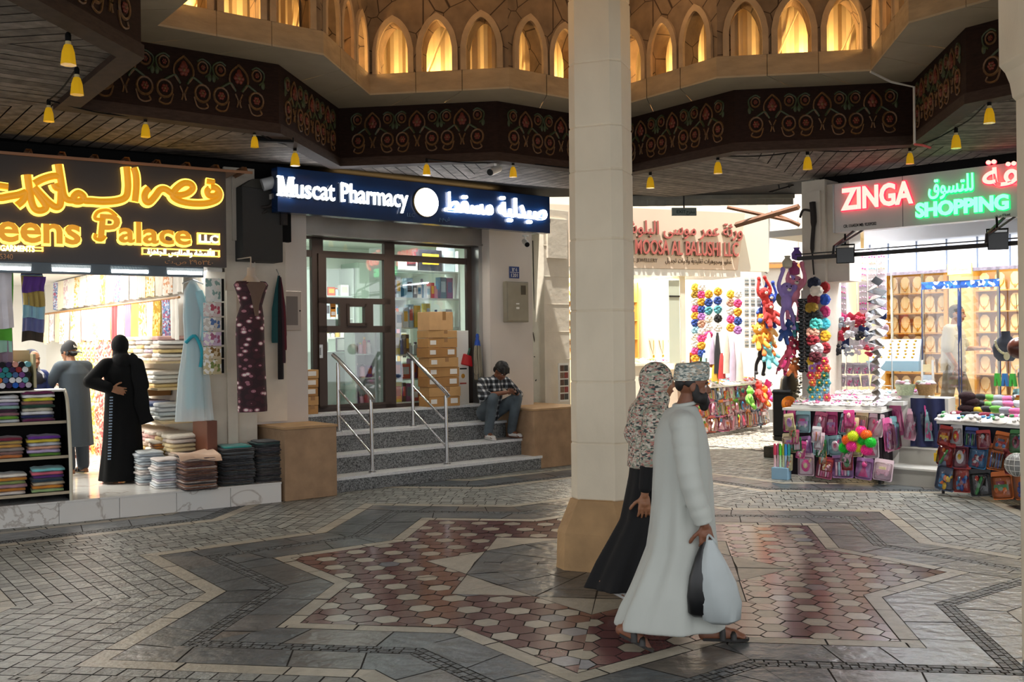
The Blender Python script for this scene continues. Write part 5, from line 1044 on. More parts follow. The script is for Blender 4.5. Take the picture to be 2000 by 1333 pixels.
m = MB(); m.box((pa[0] + 2.2) / 2, 0, 2.90, 2.2 - pa[0], .05, .05); m.box((pa[0] + 2.2) / 2, -.06, 2.95, 2.2 - pa[0], .015, .015); part('rail', m, dark, t)
for px in (1660, 1955): x = FZ.px(px, 470, -.15)[0]; m = MB(); m.tube([(x, .3, 3.24), (x - .02, -.25, 3.0), (x - .02, -.28, 2.9)], .018, 6); m.tube([(x + .12, .3, 3.24), (x - .02, -.25, 2.98)], .014, 6); part('arm', m, dark, t)
for px, py, lab in ((1651, 500, 'black floodlight hanging under the grey sign, over the sunglasses'), (1948, 472, 'black floodlight hanging under the grey sign, above the jewellery door')):
    x, z = FZ.px(px, py, -.35); t = thing('floodlight', lab, 'floodlight', FZ, x, -.35, z, RD(25))
    m = MB(); m.loft([[(sx_ * w, y, sz * h) for sx_, sz in ((-1, -1), (1, -1), (1, 1), (-1, 1))] for y, w, h in ((.09, .06, .05), (.06, .085, .075), (-.06, .11, .10))]); part('housing', m, black, t, bevel=.006); m = MB(); m.b2(-.1, .1, -.072, -.06, -.09, .09); part('glass_front', m, M('flood_glass', C('3a3c3e'), .25), t)
    m = MB(); m.tube([(-.1, 0, .0), (-.11, 0, .14), (.11, 0, .14), (.1, 0, 0)], .012, 6); m.tube([(0, 0, .14), (0, .04, .28)], .012, 6); part('yoke', m, black, t)
for px, xt in ((1651, -.75), (1948, .9)):
    p = FZ.w(FZ.px(px, 500, -.35)[0], -.5, 2.7); light('floodlight_beam', 'SPOT', p, 160, (1, .96, .9), target=FZ.w(xt, -.85, .4), spot=1.7, radius=.08)  # fill added to brighten the stall fronts; the floodlights themselves hang unlit
# glazed front and its contents
GX0, GX1 = FZ.px(1742, 650, 1.5)[0], 2.6
t = thing('window_1', 'x', 'x', FZ); t['kind'] = 'structure'; del t['label'], t['category']
m = MB(); m.b2(GX0, GX1, 1.5, 1.508, .442, 2.74); part('pane', m, glass, t)
m = MB()
for px in (1742, 1802, 1950): x = FZ.px(px, 650, 1.48)[0]; m.b2(x - .012, x + .012, 1.47, 1.51, .442, 2.74)
part('glazing_bars', m, M('bar_pale', C('b8b09a'), .4), t)
t = thing('door_curtain', 'clear strip curtain with blue patterned header over the jewellery door', 'curtain', FZ, 0, 1.35, 0)
xa, xb = FZ.px(1800, 555, 1.35)[0], FZ.px(1952, 548, 1.35)[0]; zc = FZ.px(1875, 563, 1.35)[1]
m = MB(); m.b2(xa, xb, -.01, .01, zc, zc + .1); part('header', m, Mprint('blue_header', [C('1f4a96'), C('2a5fb0'), C('dfe6f2'), C('16386f')], 22, .4), t)
xm = FZ.px(1874, 650, 1.35)[0]; m = MB()
for x in (xa, xm - .012, xm + .02, xb): m.b2(x - .006, x + .006, -.006, .006, .5, zc)
m.lathe([(.0, zc - .75), (.03, zc - .5), (.02, zc - .1), (0, zc)], 8, (xm, 0, 0)); part('strip_edges', m, M('navy_edge', C('26365f'), .4), t); m = MB(); m.b2(xa, xb, 0, .003, .5, zc); part('clear_sheet', m, glass, t)
gold_m = M('gold', C('e0b04a'), .25, 1.0); gtray = M('jewel_cream', C('f3e6c4'), .6); gwood = M('jewel_wood', C('c99a4c'), .45)
_n = MB(); pts = [(.09 * cos(pi * (1 + i / 12)) * .8, -.02, .16 + .11 * sin(pi * (1 + i / 12))) for i in range(13)]; _n.tube(pts, .008, 6); _n.ell((0, -.02, .045), (.022, .008, .03), 8); neck_me = _n.mesh('necklace', [gold_m], True)
_p = MB(); _p.prism([(-.09, 0), (.09, 0), (.07, .2), (.03, .24), (-.03, .24), (-.07, .2)], -.012, .012, 0, 'y'); bustpad_me = _p.mesh('display_pad', [gtray], bevel=.006)
def case(fr, x0, x1, y, z0, rows, cols_, rh, lab, where, seed, skip=None):
    t = cabinet('display_cabinet', lab, 'cabinet', fr, x0, x1, y, y + .3, [z0 + i * rh for i in range(rows)], z0 + rows * rh, mat=gwood)
    w = (x1 - x0) / cols_
    for r_ in range(rows):
        for c in range(cols_):
            o = obj('display_pad', bustpad_me, None, fr.w(x0 + w * (c + .5), y + .16, z0 + r_ * rh + .002), fr.a); o.scale = (min(1, w / .2), 1, rh / .29); tag(o, 'cream display pad with gold necklace in %s' % where, 'necklace', 'necklaces in ' + where); k = obj('necklace', neck_me, o)
case(FZ, -2.0, -.95, 4.6, .9, 6, 5, .34, 'golden wall cabinet full of necklaces behind the toy stall end of the window', 'the golden cabinet nearer the toy stall', 1)
case(FZ, -.5, .45, 4.6, .9, 6, 4, .34, 'narrow golden cabinet of necklaces behind the walking man in the jewellery shop', 'the narrow golden cabinet', 4)
case(FZ, .75, 1.6, 4.6, .9, 6, 4, .34, 'golden wall cabinet full of necklaces at the far end of the jewellery window', 'the golden cabinet at the far end', 2)
for a_, b_2, nm in ((-.93, -.53, 'nearer the toy stall'), (.47, .73, 'nearer the picture edge')): m = MB(); m.b2(a_, b_2, 4.7, 5.19, .442, 3.4); solo('lit_panel', m, M('cream_panel', C('fff3d8'), .5), 'cream pilaster panel between golden cabinets, the one ' + nm, 'panel', FZ)
m = MB(); m.b2(-.9, 2.3, 3.9, 4.35, 0, .42, 0); m.b2(-.92, 2.32, 3.88, 4.37, .42, .46, 1); solo('jewellery_counter', m, [gwood, gtray], 'low golden counter in front of the necklace cabinets', 'counter', FZ, 0, 0, .442)
# blue-grey window tray with gold necklaces, and a little rack of tags
x0, z0_ = FZ.px(1700, 705, 1.35); x1 = FZ.px(1797, 700, 1.35)[0]
t = thing('window_tray', 'pale blue sloping tray with bead necklaces beside the jewellery door', 'tray', FZ, x0, 1.3, z0_); w = x1 - x0
m = MB(); m.prism([(0, 0), (.12, .3), (.16, .3), (.16, 0)], 0, w, 0, 'x'); part('tray_body', m, M('tray_blue', C('c3d2de'), .4), t); m = MB(); m.b2(-.02, w + .02, -.05, .1, -.14, 0); part('tray_edge', m, M('tray_edge', C('8fb0bf'), .3), t)
m = MB()
for i in range(6):
    for k in range(6): m.ell((.06 + i * w / 6.4 + .012 * (k % 2), .018 + k * .018, .05 + k * .045), (.018, .012, .018), 7)
part('beads', m, gold_m, t, True)
t = thing('tag_rack', 'slim white rack of small cards beside the jewellery door', 'rack', FZ, FZ.px(1812, 760, 1.1)[0], 1.1, .442)
for x in (-.07, .07): m = MB(); m.b2(x - .012, x + .012, -.012, .012, 0, 1.1); part('post', m, shop_w, t)
for i in range(7): m = MB(); m.b2(-.06, .06, -.01, .0, .1 + i * .14, .2 + i * .14); part('card', m, fab(('e0c8d0', 'c9d8e4', 'e8d8a8', 'd0c0e0')[i % 4]), t)
t = thing('plastic_stool', 'pale turquoise plastic stool inside the jewellery door', 'stool', FZ, FZ.px(1840, 815, 1.9)[0], 1.9, .442); m = MB(); m.b2(-.15, .15, -.15, .15, .42, .45); part('seat', m, M('turq', C('9fd0cf'), .4), t, bevel=.01)
for a_ in (-1, 1):
    for b_2 in (-1, 1): m = MB(); m.tube([(a_ * .16, b_2 * .16, 0), (a_ * .12, b_2 * .12, .43)], .02, 8); part('leg', m, MATS['turq'], t)

# ================================================================ passage: costume jewellery shop (frame FM), alley, roof edge
m = MB(); m.b2(-1.3, 4.6, 0, .03, -.02, .25); m2 = m
zmB, zmT = 3.195, 4.31
t = thing('passage_shop_sign', 'cream sign with raised red lettering above the costume jewellery shop in the passage', 'sign', FM, 0, -.06, 0)
m = MB(); m.prism([(-1.6, zmB), (2.53, zmB), (2.72, zmT), (-1.6, zmT)], 0, .1, 0, 'y'); part('sign_panel', m, M('sign_cream', C('e2cdb9'), .5, noise=(1, .05)), t)
mr = M('sign_red', C('b5605a'), .4); mrs = M('sign_red_side', C('7d6a58'), .6)
def mk(px, py): return FM.px(px, py, -.08)
m = MB(); x1, zq = mk(1449, 464); full = (mk(1449, 464)[0] - mk(1218, 450)[0]) * 1.06
xr = x1; text_into(m, ar('ورثة عمر موسى البلوشي'), xr - full, 3.84, .24, -.04, .012, 0, .012, fit=full); text_into(m, ar('ورثة عمر موسى البلوشي'), xr - full - .012, 3.83, .24, 0, .035, 1, .012, fit=full)
x1, zq = mk(1441, 500); xl = mk(1218, 482)[0]; full = (x1 - xl) * 1.17
for dy, dp, mt, o_ in ((-.04, .012, 0, 0), (0, .035, 1, -.014)): text_into(m, 'OMAR MOOSA AL BALUSHI LLC', x1 - full + o_, 3.46 + o_, .27, dy, dp, mt, .012, fit=full)
x1 = mk(1285, 505)[0]; text_into(m, 'COSMETICS & ARTIFICIAL JEWELLERY', x1 - 1.5, 3.31, .07, 0, .012, 1, 0, fit=1.5); x1 = mk(1430, 515)[0]; text_into(m, ar('عطور ومجوهرات تقليدية وأدوات تجميل'), x1 - 1.5, 3.31, .09, 0, .012, 1, 0, fit=1.5)
part('lettering', m, [mr, mrs], t, label='raised red lettering')
m = MB(); m.b2(-2.2, 2.6, -.05, .9, 3.06, 3.19); struct('ceiling_passage_shop', m, shop_w, FM)
light('passage_shop_light', 'AREA', FM.w(.3, .5, 3.04), 130, (1, .93, .8), 2.6, .5, target=FM.w(.3, .6, 0))
light('passage_shop_inner', 'AREA', FM.w(0, 2.0, 3.2), 260, (1, .85, .6), 2.2, 1.4, target=FM.w(0, 2.2, 0))
for nm, a_ in (('wall_passage_back', (-2.2, 1.5, 2.9, 3.0, 0, 3.6)), ('wall_passage_end', (1.24, 1.36, .0, 3.0, 0, 3.1)), ('wall_passage_upper', (-2.4, 3.4, .1, .25, 3.19, 4.6))):
    m = MB(); m.b2(*a_); struct(nm, m, M('passage_wall', C('e9e2d2'), .6), FM)
m = MB(); m.b2(-2.2, 1.4, .9, 3.0, 3.3, 3.4); struct('ceiling_passage_inner', m, shop_w, FM)
case(FM, -.6, 1.15, 1.4, 1.5, 4, 8, .38, 'golden shelves of necklaces in the costume jewellery window', 'the passage shop window', 3)
m = MB(); m.b2(-.8, .45, .0, .5, 0, 1.36, 0); m.b2(-.82, .47, -.03, .52, 1.36, 1.42, 0); solo('white_counter', m, M('counter_white', C('efe6d6'), .35), 'tall white counter in front of the costume jewellery window', 'counter', FM, 0, 0, 0, bevel=.01)
m = MB(); m.b2(.5, 1.25, .02, .55, 0, 1.28); solo('display_counter', m, M('counter_cream', C('e3d6bf'), .4), 'cream counter with velvet necklace boards behind the walking couple', 'counter', FM)
for i in range(4):
    x = FM.px(1272 + i * 18.5, 690, .3)[0]; t = thing('necklace_board', 'white velvet necklace board with gold chain on the passage counter, %s' % ('next to the stone column', 'second from the stone column', 'third from the stone column', 'next to the pompoms')[i], 'display board', FM, x, .2, 1.42); m = MB(); m.add([], []); m.prism([(0, 0), (.02, 0), (.12, .46), (.10, .46)], -.075, .075, 0, 'x'); part('board', m, M('velvet_white', C('f2eee2'), .7), t)
    m = MB(); m.tube([(-.045, .085, .42), (-.03, .06, .28), (0, .035, .16), (.03, .06, .28), (.045, .085, .42)], .006, 5); m.ell((0, .01, .11), (.022, .012, .04), 8); part('chain', m, gold_m, t, True)
m = MB(); m.b2(.98, 1.22, -.02, .0, 1.4, 2.98, 0); m.b2(.98, 1.22, -.03, -.02, 2.66, 2.69, 1); solo('mirror_panel', m, [M('panel_green', C('c9d0c0'), .15), dark], 'tall pale green panel at the end of the jewellery window', 'panel', FM); 
# roof edge over the passage, exit sign, lamp post bits
m = MB(); n = 120; x0, x1 = 1.0, 4.35; vs = []
for i in range(n + 1): x = x0 + (x1 - x0) * i / n; y = 15.30 + .012 * (1 if (i // 5) % 2 else 0); vs += [(x, y, 3.91), (x, y, 4.04)]
m.add(vs, [(2 * i, 2 * i + 2, 2 * i + 3, 2 * i + 1) for i in range(n)]); m.b2(x0, x1, 15.22, 15.27, 4.0, 4.06)
struct('trim_roof_edge', m, M('pelmet_grey', C('7d7a70'), .6, noise=(6, .15)))
p = atY(1336, 414, 15.15); t = thing('exit_sign', 'small grey bilingual EXIT sign hanging from a rod at the roof edge', 'sign', WORLD, p[0], 15.15, p[2], RD(5)); m = MB(); m.b2(-.19, .19, -.02, .02, -.06, .06); part('plate', m, M('exit_grey', C('6f7a74'), .4), t, bevel=.004); m = MB(); text_into(m, 'EXIT', -.12, -.025, .05, -.02, .004, 0, .01); text_into(m, ar('مخرج'), .03, -.025, .055, -.02, .004, 0, .01, fit=.13); part('lettering', m, M('exit_dark', C('16352a'), .5), t); m = MB(); m.tube([(0, 0, .06), (0, 0, ZB - p[2] + .01)], .012, 6); part('rod', m, dark, t)
# alley beyond: sunlit plaster walls
wp = M('alley_plaster', C('efe7da'), .85, noise=(1.5, .05)); m = MB(); m.b2(1.5, 16, 26, 26.3, -.1, 7.5); struct('wall_alley', m, wp)
FA = Fr(*gp(1500, 870)[:2], 0); m = MB(); a_ = FZ.w(-1.2, .55); m.prism([(a_[0], a_[1]), (a_[0] + 5.2, a_[1] + 9), (a_[0] + 5.4, a_[1] + 9), (a_[0] + .25, a_[1] - .05)], 0, 6.0); struct('wall_alley_side', m, wp)
for i, (pp, r_) in enumerate((((atY(1437, 440, 17.2), atY(1560, 404, 16.2)), .05), ((atY(1420, 405, 17.0), atY(1545, 432, 16.8)), .03), ((atY(1505, 415, 17.5), atY(1562, 440, 17.5)), .035))):
    m = MB(); m.tube(list(pp), r_, 4); solo('roof_timber', m, M('old_timber', C('6d4a35'), .8, noise=(8, .3)), 'loose old roof timber above the passage, %s' % ('the thick sloping one', 'the long thin one', 'the short end piece')[i], 'timber', WORLD)
m = MB(); p = atY(1498, 420, 25.9); p2 = atY(1490, 515, 25.9); m.tube([p, p2], .07, 10); m.tube([p2, p2 + Vector((.03, 0, -.2)), p2 + Vector((.12, 0, -.25))], .03, 8); solo('drain_pipe', m, M('pipe_grey', C('8a8580'), .5), 'grey drain pipe on the sunlit alley wall', 'pipe', WORLD)
m = MB(); p = atY(1530, 520, 25.95); m.box(p[0], p[1], p[2], .85, .12, .1); m.box(p[0], p[1], p[2] + .8, .75, .06, 1.4, 1); solo('alley_window', m, [M('sill_orange', C('c88a4a'), .6), M('window_white', C('f0ece4'), .5)], 'white window with orange sill on the sunlit alley wall', 'window', WORLD)
m = MB(); p = atY(1528, 372, 14.2)
for a_, b_2 in (((1518, 345), (1535, 335)), ((1518, 345), (1522, 370)), ((1535, 335), (1542, 368)), ((1520, 358), (1540, 352)), ((1502, 376), (1550, 362)), ((1522, 370), (1506, 376))): m.tube([atY(*a_, 14.3), atY(*b_2, 14.3)], .013, 5)
m.tube([atY(1527, 338, 14.3), atY(1526, 318, 14.3)], .012, 5); solo('lamp_bracket', m, dark, 'empty metal light bracket hanging under the plank ceiling near the passage', 'bracket', WORLD)
# ================================================================ yellow lamps strung around the opening
amber = M('amber_glass', C('d9a514'), .25, emit=(1, .55, .02), es=.22); amber2 = M('amber_glass_pale', C('c9b98a'), .3, noise=None)
_l = MB(); _l.lathe([(.055, 0), (.052, .02), (.045, .09), (.03, .14), (.022, .15)], 24, rip=8, ramp=.06); shade_me = _l.mesh('lamp_shade', [amber], 60)
_l = MB(); _l.lathe([(.0, .145), (.022, .15), (.02, .175), (0, .175)], 12); neck2_me = _l.mesh('shade_neck', [amber2], True)
_l = MB(); _l.lathe([(.0, .17), (.02, .17), (.022, .22), (.012, .24), (0, .24)], 12); sock_me = _l.mesh('lamp_holder', [black], True)
LP = [(133, 66, 64), (150, 133, 55), (95, 196, 44), (284, 230, 40), (497, 256, 34), (576, 286, 40), (833, 311, 33), (1002, 316, 32), (1270, 335, 34), (1402, 305, 36), (1577, 294, 39), (1777, 288, 34), (1867, 250, 42), (1932, 196, 47)]
where = ['at the upper picture corner', 'second from the upper picture corner', 'third from the upper picture corner', 'above the brown sign', 'over the wall lantern', 'above the start of the navy sign', 'above the glowing white disc', 'beside the white camera', 'just beside the stone column', 'before the passage', 'between passage and grey sign', 'above the red lettering', 'over the green letters of the grey sign', 'at the pillar end of the grey sign']
prev = None
for i, (px, py, ln) in enumerate(LP):
    X_, Y_ = gp(px, py, ZB - .03); k = ln * Y_ / FOC / .24
    t = thing('hanging_lamp', 'small yellow glass bell lamp ' + where[i], 'lamp', WORLD, X_, Y_, ZB - .02 - .24 * k, group='yellow bell lamps'); t.scale = (k,) * 3
    obj('lamp_shade', shade_me, t); obj('shade_neck', neck2_me, t); obj('lamp_holder', sock_me, t)
    if prev:
        a_, b_2 = Vector(prev), Vector((X_, Y_, ZB - .03)); mid = (a_ + b_2) / 2 + Vector((0, 0, -.03 if i not in (9,) else 0))
        if i not in (1, 4, 9, 6): m = MB(); m.tube(cr([a_, mid, b_2], 5), .007, 5); solo('lamp_cable', m, black, 'thin black cable reaching the yellow lamp ' + where[i], 'cable', WORLD)
    prev = (X_, Y_, ZB - .03)
m = MB(); X_, Y_ = gp(533, 273, ZB - .05); m.box(X_, Y_, ZB - .05, .42, .07, .05, 0, .3); solo('ceiling_spot_bar', m, black, 'short black lighting bar under the plank ceiling above the navy sign', 'bar', WORLD)
m = MB(); a_ = atY(1785, 170, 9.9); b_2 = atY(1786, 282, 9.9); m.tube([atY(1700, 140, 9.7), atY(1740, 160, 9.8), a_, b_2], .012, 6); m.tube([b_2, atY(1802, 284, 9.8), atY(1818, 289, 9.8)], .012, 6, 1); solo('loose_wire', m, [M('wire_white', C('b8b2a6'), .5), M('wire_red', C('c0504a'), .5)], 'white loose wire running down the corner of the carved fascia', 'wire', WORLD)
# near pillar cut by the picture edge
m = MB(); Yp = 5.2; x0 = atY(1986, 420, Yp + .5)[0]; x1_ = x0 - .045
m.b2(x0, x0 + .5, Yp, Yp + .5, 0, 6.4); p = [(x0 - .0, 3.2), (x0 - .02, 3.22), (x0 - .035, 3.3), (x0 - .06, 3.36), (x0 - .095, 3.4), (x0 - .095, 6.4), (x0 + .3, 6.4), (x0 + .3, 3.2)]; m.prism(p, Yp - .02, Yp + .5, 0, 'y'); solo('stone_pillar', m, stone_c, 'pale stone pillar cut by the picture edge beside the grey shop sign', 'pillar', WORLD, bevel=.008)
# ================================================================ people
skin_d = M('skin_brown', C('7a4d36'), .5, noise=(30, .08), sss=.15); skin_m = M('skin_tan', C('9a6a4c'), .5, noise=(30, .08), sss=.15)
hair_m = M('hair_black', C('120e0c'), .6, noise=(60, .3)); eyew = M('eye_white', C('d8d0c8'), .3); lip_m = M('lips', C('7a4038'), .5)
V = Vector
def hand(m, wr, d, pn, side, curl=.5, k=1.0, spread=.09):
    """palm, four unequal jointed fingers and a thumb from the side of the palm"""
    d = V(d).normalized(); pn = V(pn); pn = (pn - d * pn.dot(d)).normalized(); s = d.cross(pn).normalized() * side; wr = V(wr)
    c = wr + d * .048 * k
    for q in range(4):
        a = s * (.033 - .022 * q) * k; m.cap(wr + a * .6 + d * .012 * k, wr + a + d * .088 * k, .015 * k, .0125 * k, 8)
    m.ell(c, (.03 * k, .03 * k, .03 * k), 8)
    for q, ln in enumerate((.066, .076, .070, .054)):
        p = wr + s * (.033 - .022 * q) * k + d * .09 * k; dd = (d + s * spread * (1.2 - q * .8)).normalized(); r_ = .0098 * k
        for j, f in enumerate((.46, .30, .24)):
            ax = dd.cross(pn).normalized(); dd = (Matrix.Rotation(curl * (.55, .95, .7)[j], 3, ax) @ dd).normalized(); p2 = p + dd * ln * f * k; m.cap(p, p2, r_, r_ * .93, 7); p = p2; r_ *= .93
    p = wr + s * .026 * k + d * .022 * k; dd = (d * .6 + s * .8 + pn * .25).normalized()
    for ln in (.042, .032, .024): p2 = p + dd * ln * k; m.cap(p, p2, .0125 * k, .0105 * k, 7); p = p2; dd = (dd + d * .35 + pn * .25 * curl).normalized()
def headR(yaw=0.0, pitch=0.0, roll=0.0): return Matrix.Rotation(yaw, 3, 'Z') @ Matrix.Rotation(pitch, 3, 'Y') @ Matrix.Rotation(roll, 3, 'X')
def head(m, c, R, k=1.0):
    c = V(c)
    def e(p, r, n=14): m.ell(c + R @ V(p) * k, [q * k for q in r], n, 0, R)
    e((-.01, 0, .03), (.098, .078, .092), 18); e((.028, 0, -.035), (.066, .058, .078)); e((.045, 0, -.085), (.038, .038, .028)); e((.06, 0, .03), (.032, .055, .022)); e((.05, .035, -.03), (.03, .026, .03)); e((.05, -.035, -.03), (.03, .026, .03))
    m.cap(c + R @ V((.086, 0, .012)) * k, c + R @ V((.104, 0, -.022)) * k, .009 * k, .014 * k, 8); e((.094, .012, -.026), (.012, .01, .009), 8); e((.094, -.012, -.026), (.012, .01, .009), 8)
    e((.082, 0, -.058), (.014, .024, .007), 8); e((.079, 0, -.07), (.014, .021, .008), 8)
    for s in (-1, 1): e((-.008, s * .079, -.005), (.020, .009, .030), 10)
def face(t, c, R, k=1.0, lips=True):
    c = V(c); m = MB()
    for s in (-1, 1): m.ell(c + R @ V((.071, s * .031, .008)) * k, (.0098 * k,) * 3, 10, 0); m.ell(c + R @ V((.0775, s * .031, .008)) * k, (.0055 * k,) * 3, 8, 1)
    part('eyes', m, [eyew, hair_m], t, True); m = MB()
    for s in (-1, 1): m.tube([c + R @ V((.086, s * .014, .028)) * k, c + R @ V((.084, s * .034, .032)) * k, c + R @ V((.07, s * .052, .026)) * k], .0045 * k, 6)
    part('eyebrows', m, hair_m, t, True)
    if lips: m = MB(); m.tube([c + R @ V((.086, -.022, -.063)) * k, c + R @ V((.095, 0, -.062)) * k, c + R @ V((.086, .022, -.063)) * k], .0055 * k, 6); part('lips', m, lip_m, t, True)
def body(J, k=1.0):
    m = MB(); P = {a: V(b) for a, b in J.items() if isinstance(b, (tuple, list))}
    pel, ch, nk = P['pel'], P['ch'], P['nk']; hd = P['hd']; R = J['R']
    m.cap(pel, (pel + ch) / 2, .115, .105); m.cap((pel + ch) / 2, ch, .105, .12); m.cap(P['shL'] * .8 + ch * .2, P['shR'] * .8 + ch * .2, .07, .07); m.cap(ch, nk, .11, .06); m.cap(nk, hd + R @ V((-.015, 0, -.06)), .056, .052)
    head(m, hd, R, k)
    for s in 'LR':
        m.cap(P['sh' + s], P['el' + s], .052, .04); m.cap(P['el' + s], P['wr' + s], .04, .027); hand(m, P['wr' + s], J['hd' + s], J['pn' + s], 1 if s == 'L' else -1, J.get('curl', .5), J.get('hk', 1.05))
        if 'hip' + s in P:
            m.cap(P['hip' + s], P['kn' + s], .085, .056); m.cap(P['kn' + s], P['an' + s], .056, .038); tv = P['to' + s] - P['an' + s]; hl = P['an' + s] - V((tv.x, tv.y, 0)).normalized() * .045 - V((0, 0, .045 if tv.z < -.02 and P['an' + s].z < .12 else .03))
            m.cap(hl, P['to' + s] - tv * .25, .034, .034); m.cap(P['an' + s], P['to' + s] - tv * .3, .036, .03); m.cap(P['to' + s] - tv * .3, P['to' + s], .034, .022)
            side = V((-tv.y, tv.x, 0)).normalized()
            for q in range(5): m.cap(P['to' + s] - tv * .22 + side * (.026 - .013 * q), P['to' + s] + tv * (.06 - .02 * abs(q - 1)) + side * (.028 - .014 * q), .012, .009, 6)
    return m
def robe(m, lv, n=56, f=9, ph=0.0, seed=0):
    q = random.Random(seed); a2 = q.uniform(0, 6); rings = []
    for z, cx, cy, rx, ry, amp in lv:
        ring = []
        for i in range(n):
            a = 2 * pi * i / n; g = 1 + amp * (sin(f * a + ph + z * 2) + .6 * sin((f * 2 - 3) * a + a2 - z * 3)); ring.append((cx + rx * g * cos(a), cy + ry * g * sin(a), z))
        rings.append(ring)
    return m.loft(rings)
def person(label, fr, x, y, z, rz, J, skin, vox=.0065):
    t = thing('person', label, 'person', fr, x, y, z, rz); obj('body', remesh(body(J, J.get('hs', 1.0)), 'body', skin, vox, 2), t); return t
def yoke(m, J, r=.082): m.cap(V(J['shL']) * .95 + V(J['shR']) * .05, V(J['shR']) * .95 + V(J['shL']) * .05, r, r, 14); m.cap(V(J['ch']), V(J['nk']) - V((0, 0, .05)), .13, .085, 14)
def garment(name, m, mat, t, vox=.010, sm=2, label=None): return obj(name, remesh(m, name, mat, vox, sm), t, label=label)
def shoe(t, an, to, mat, name='sandal', straps=True, side=1, sole=None):
    an, to = V(an), V(to); d = V(to - an); d2 = V((d.x, d.y, 0)).normalized(); s = V((-d2.y, d2.x, 0)); m = MB(); heel = an - d2 * .055 + V((0, 0, -.075 if an.z < .12 else -.06)); toe = to + d2 * .03 + V((0, 0, -.022))
    heel.z = max(heel.z, .004); toe.z = max(toe.z, .004)
    out = [(-.032, 0), (-.036, .3), (-.044, .72), (-.03, .97), (0, 1.03), (.03, .97), (.044, .72), (.034, .3), (.032, 0)]
    pl_ = [heel.lerp(toe, f) + s * w for w, f in out]; n = len(pl_); m.add([tuple(p) for p in pl_] + [tuple(p + V((0, 0, .018))) for p in pl_], [tuple(range(n))[::-1], tuple(range(n, 2 * n))] + [(i, (i + 1) % n, n + (i + 1) % n, n + i) for i in range(n)])
    if straps:
        for f, h in ((.66, .055), (.42, .085)): b_ = heel.lerp(toe, f); m.tube(cr([b_ + s * .044 + V((0, 0, .01)), b_ + s * .03 + V((0, 0, h * .8)), b_ + V((0, 0, h)), b_ - s * .03 + V((0, 0, h * .8)), b_ - s * .044 + V((0, 0, .01))], 4), .012, 6, sx=1.6, up=(d2.x, d2.y, 0))
    part(name, m, mat, t, True)
    if not straps: m = MB(); b_ = heel.lerp(toe, .2) + V((0, 0, .04)); m.cap(b_, heel.lerp(toe, .85) + V((0, 0, .03)), .042, .034, 12); part('shoe_upper', m, sole or mat, t, True)
blk = M('sandal_black', C('1c1815'), .5); brn = M('sandal_brown', C('5a3a28'), .55)
# ---- the man in white walking across the plaza
R = headR(-.05, .10); J = dict(pel=(.0, 0, .88), ch=(.01, 0, 1.24), nk=(.03, 0, 1.43), hd=(.085, 0, 1.575), R=R, shL=(0, .19, 1.36), shR=(0, -.19, 1.36), elL=(-.06, .24, 1.08), wrL=(.03, .22, .82), elR=(.02, -.245, 1.06), wrR=(.105, -.235, .775), hdL=(.2, 0, -1), pnL=(0, -1, 0), hdR=(.12, 0, -1), pnR=(0, 1, 0), curl=1.25,
    hipL=(.0, .09, .84), hipR=(.0, -.09, .84), knL=(.14, .1, .48), knR=(-.06, -.1, .46), anL=(.20, .10, .09), anR=(-.33, -.10, .17), toL=(.395, .10, .03), toR=(-.215, -.10, .03))
dish = M('dishdasha_white', C('b2b5ae'), .75, noise=(4, .04), bump=(5, .6), stretch=(1, 1, .3), sheen=.2)
tm_ = person('person in a white ankle-length robe and patterned cap walking with carrier bags past the column', WORLD, 1.0, 6.0, 0, 0, J, skin_d)
m = MB(); robe(m, [(.135, -.06, -.01, .335, .235, .05), (.17, -.06, -.01, .33, .235, .05), (.26, -.05, -.01, .305, .23, .065), (.35, -.035, -.01, .275, .225, .065), (.48, -.01, 0, .24, .205, .06), (.6, .01, 0, .21, .195, .055), (.74, .012, 0, .19, .19, .05), (.88, .015, 0, .18, .19, .042), (1.0, .015, 0, .175, .195, .035), (1.1, .015, 0, .17, .20, .03), (1.2, .012, 0, .163, .203, .02), (1.28, .01, 0, .155, .205, .01), (1.38, .015, 0, .125, .17, 0), (1.435, .03, 0, .085, .10, 0), (1.46, .035, 0, .07, .075, 0)], f=7, seed=2)
for s, e, w in (('shR', 'elR', 'wrR'), ('shL', 'elL', 'wrL')):
    a_, b_, c_ = V(J[s]), V(J[e]), V(J[w]); cp_ = cr([a_, b_, c_ + (b_ - c_) * .06], 12); m.ell(a_, .078, 14); m.tube(cp_, [(.079 - .022 * i / 24) * (1 + .055 * sin(i * 1.9 + .6 * sin(i))) for i in range(len(cp_))], 16)
yoke(m, J); garment('robe', m, dish, tm_, .011)
m = MB(); m.tube([(.035 + .062 * cos(a), .066 * sin(a), 1.468 + .01 * cos(a)) for a in [2 * pi * i / 24 for i in range(25)]], .012, 8); part('collar', m, dish, tm_, True)
kuma = Mprint('kuma_cap', [C('8f958f'), C('c9c9be'), C('5f6e6c'), C('a89a88')], 95, .8, stretch=(.6, .6, 1.5)); c = V(J['hd']); m = MB()
m.loft([[tuple(c + R @ V((-.012 + rx * cos(a), ry * sin(a), z + .012 * cos(a)))) for a in [2 * pi * i / 24 for i in range(24)]] for z, rx, ry in ((.035, .106, .088), (.06, .108, .09), (.125, .104, .086), (.14, .096, .078), (.143, .04, .03))]); part('cap', m, kuma, tm_, 50)
m = MB()
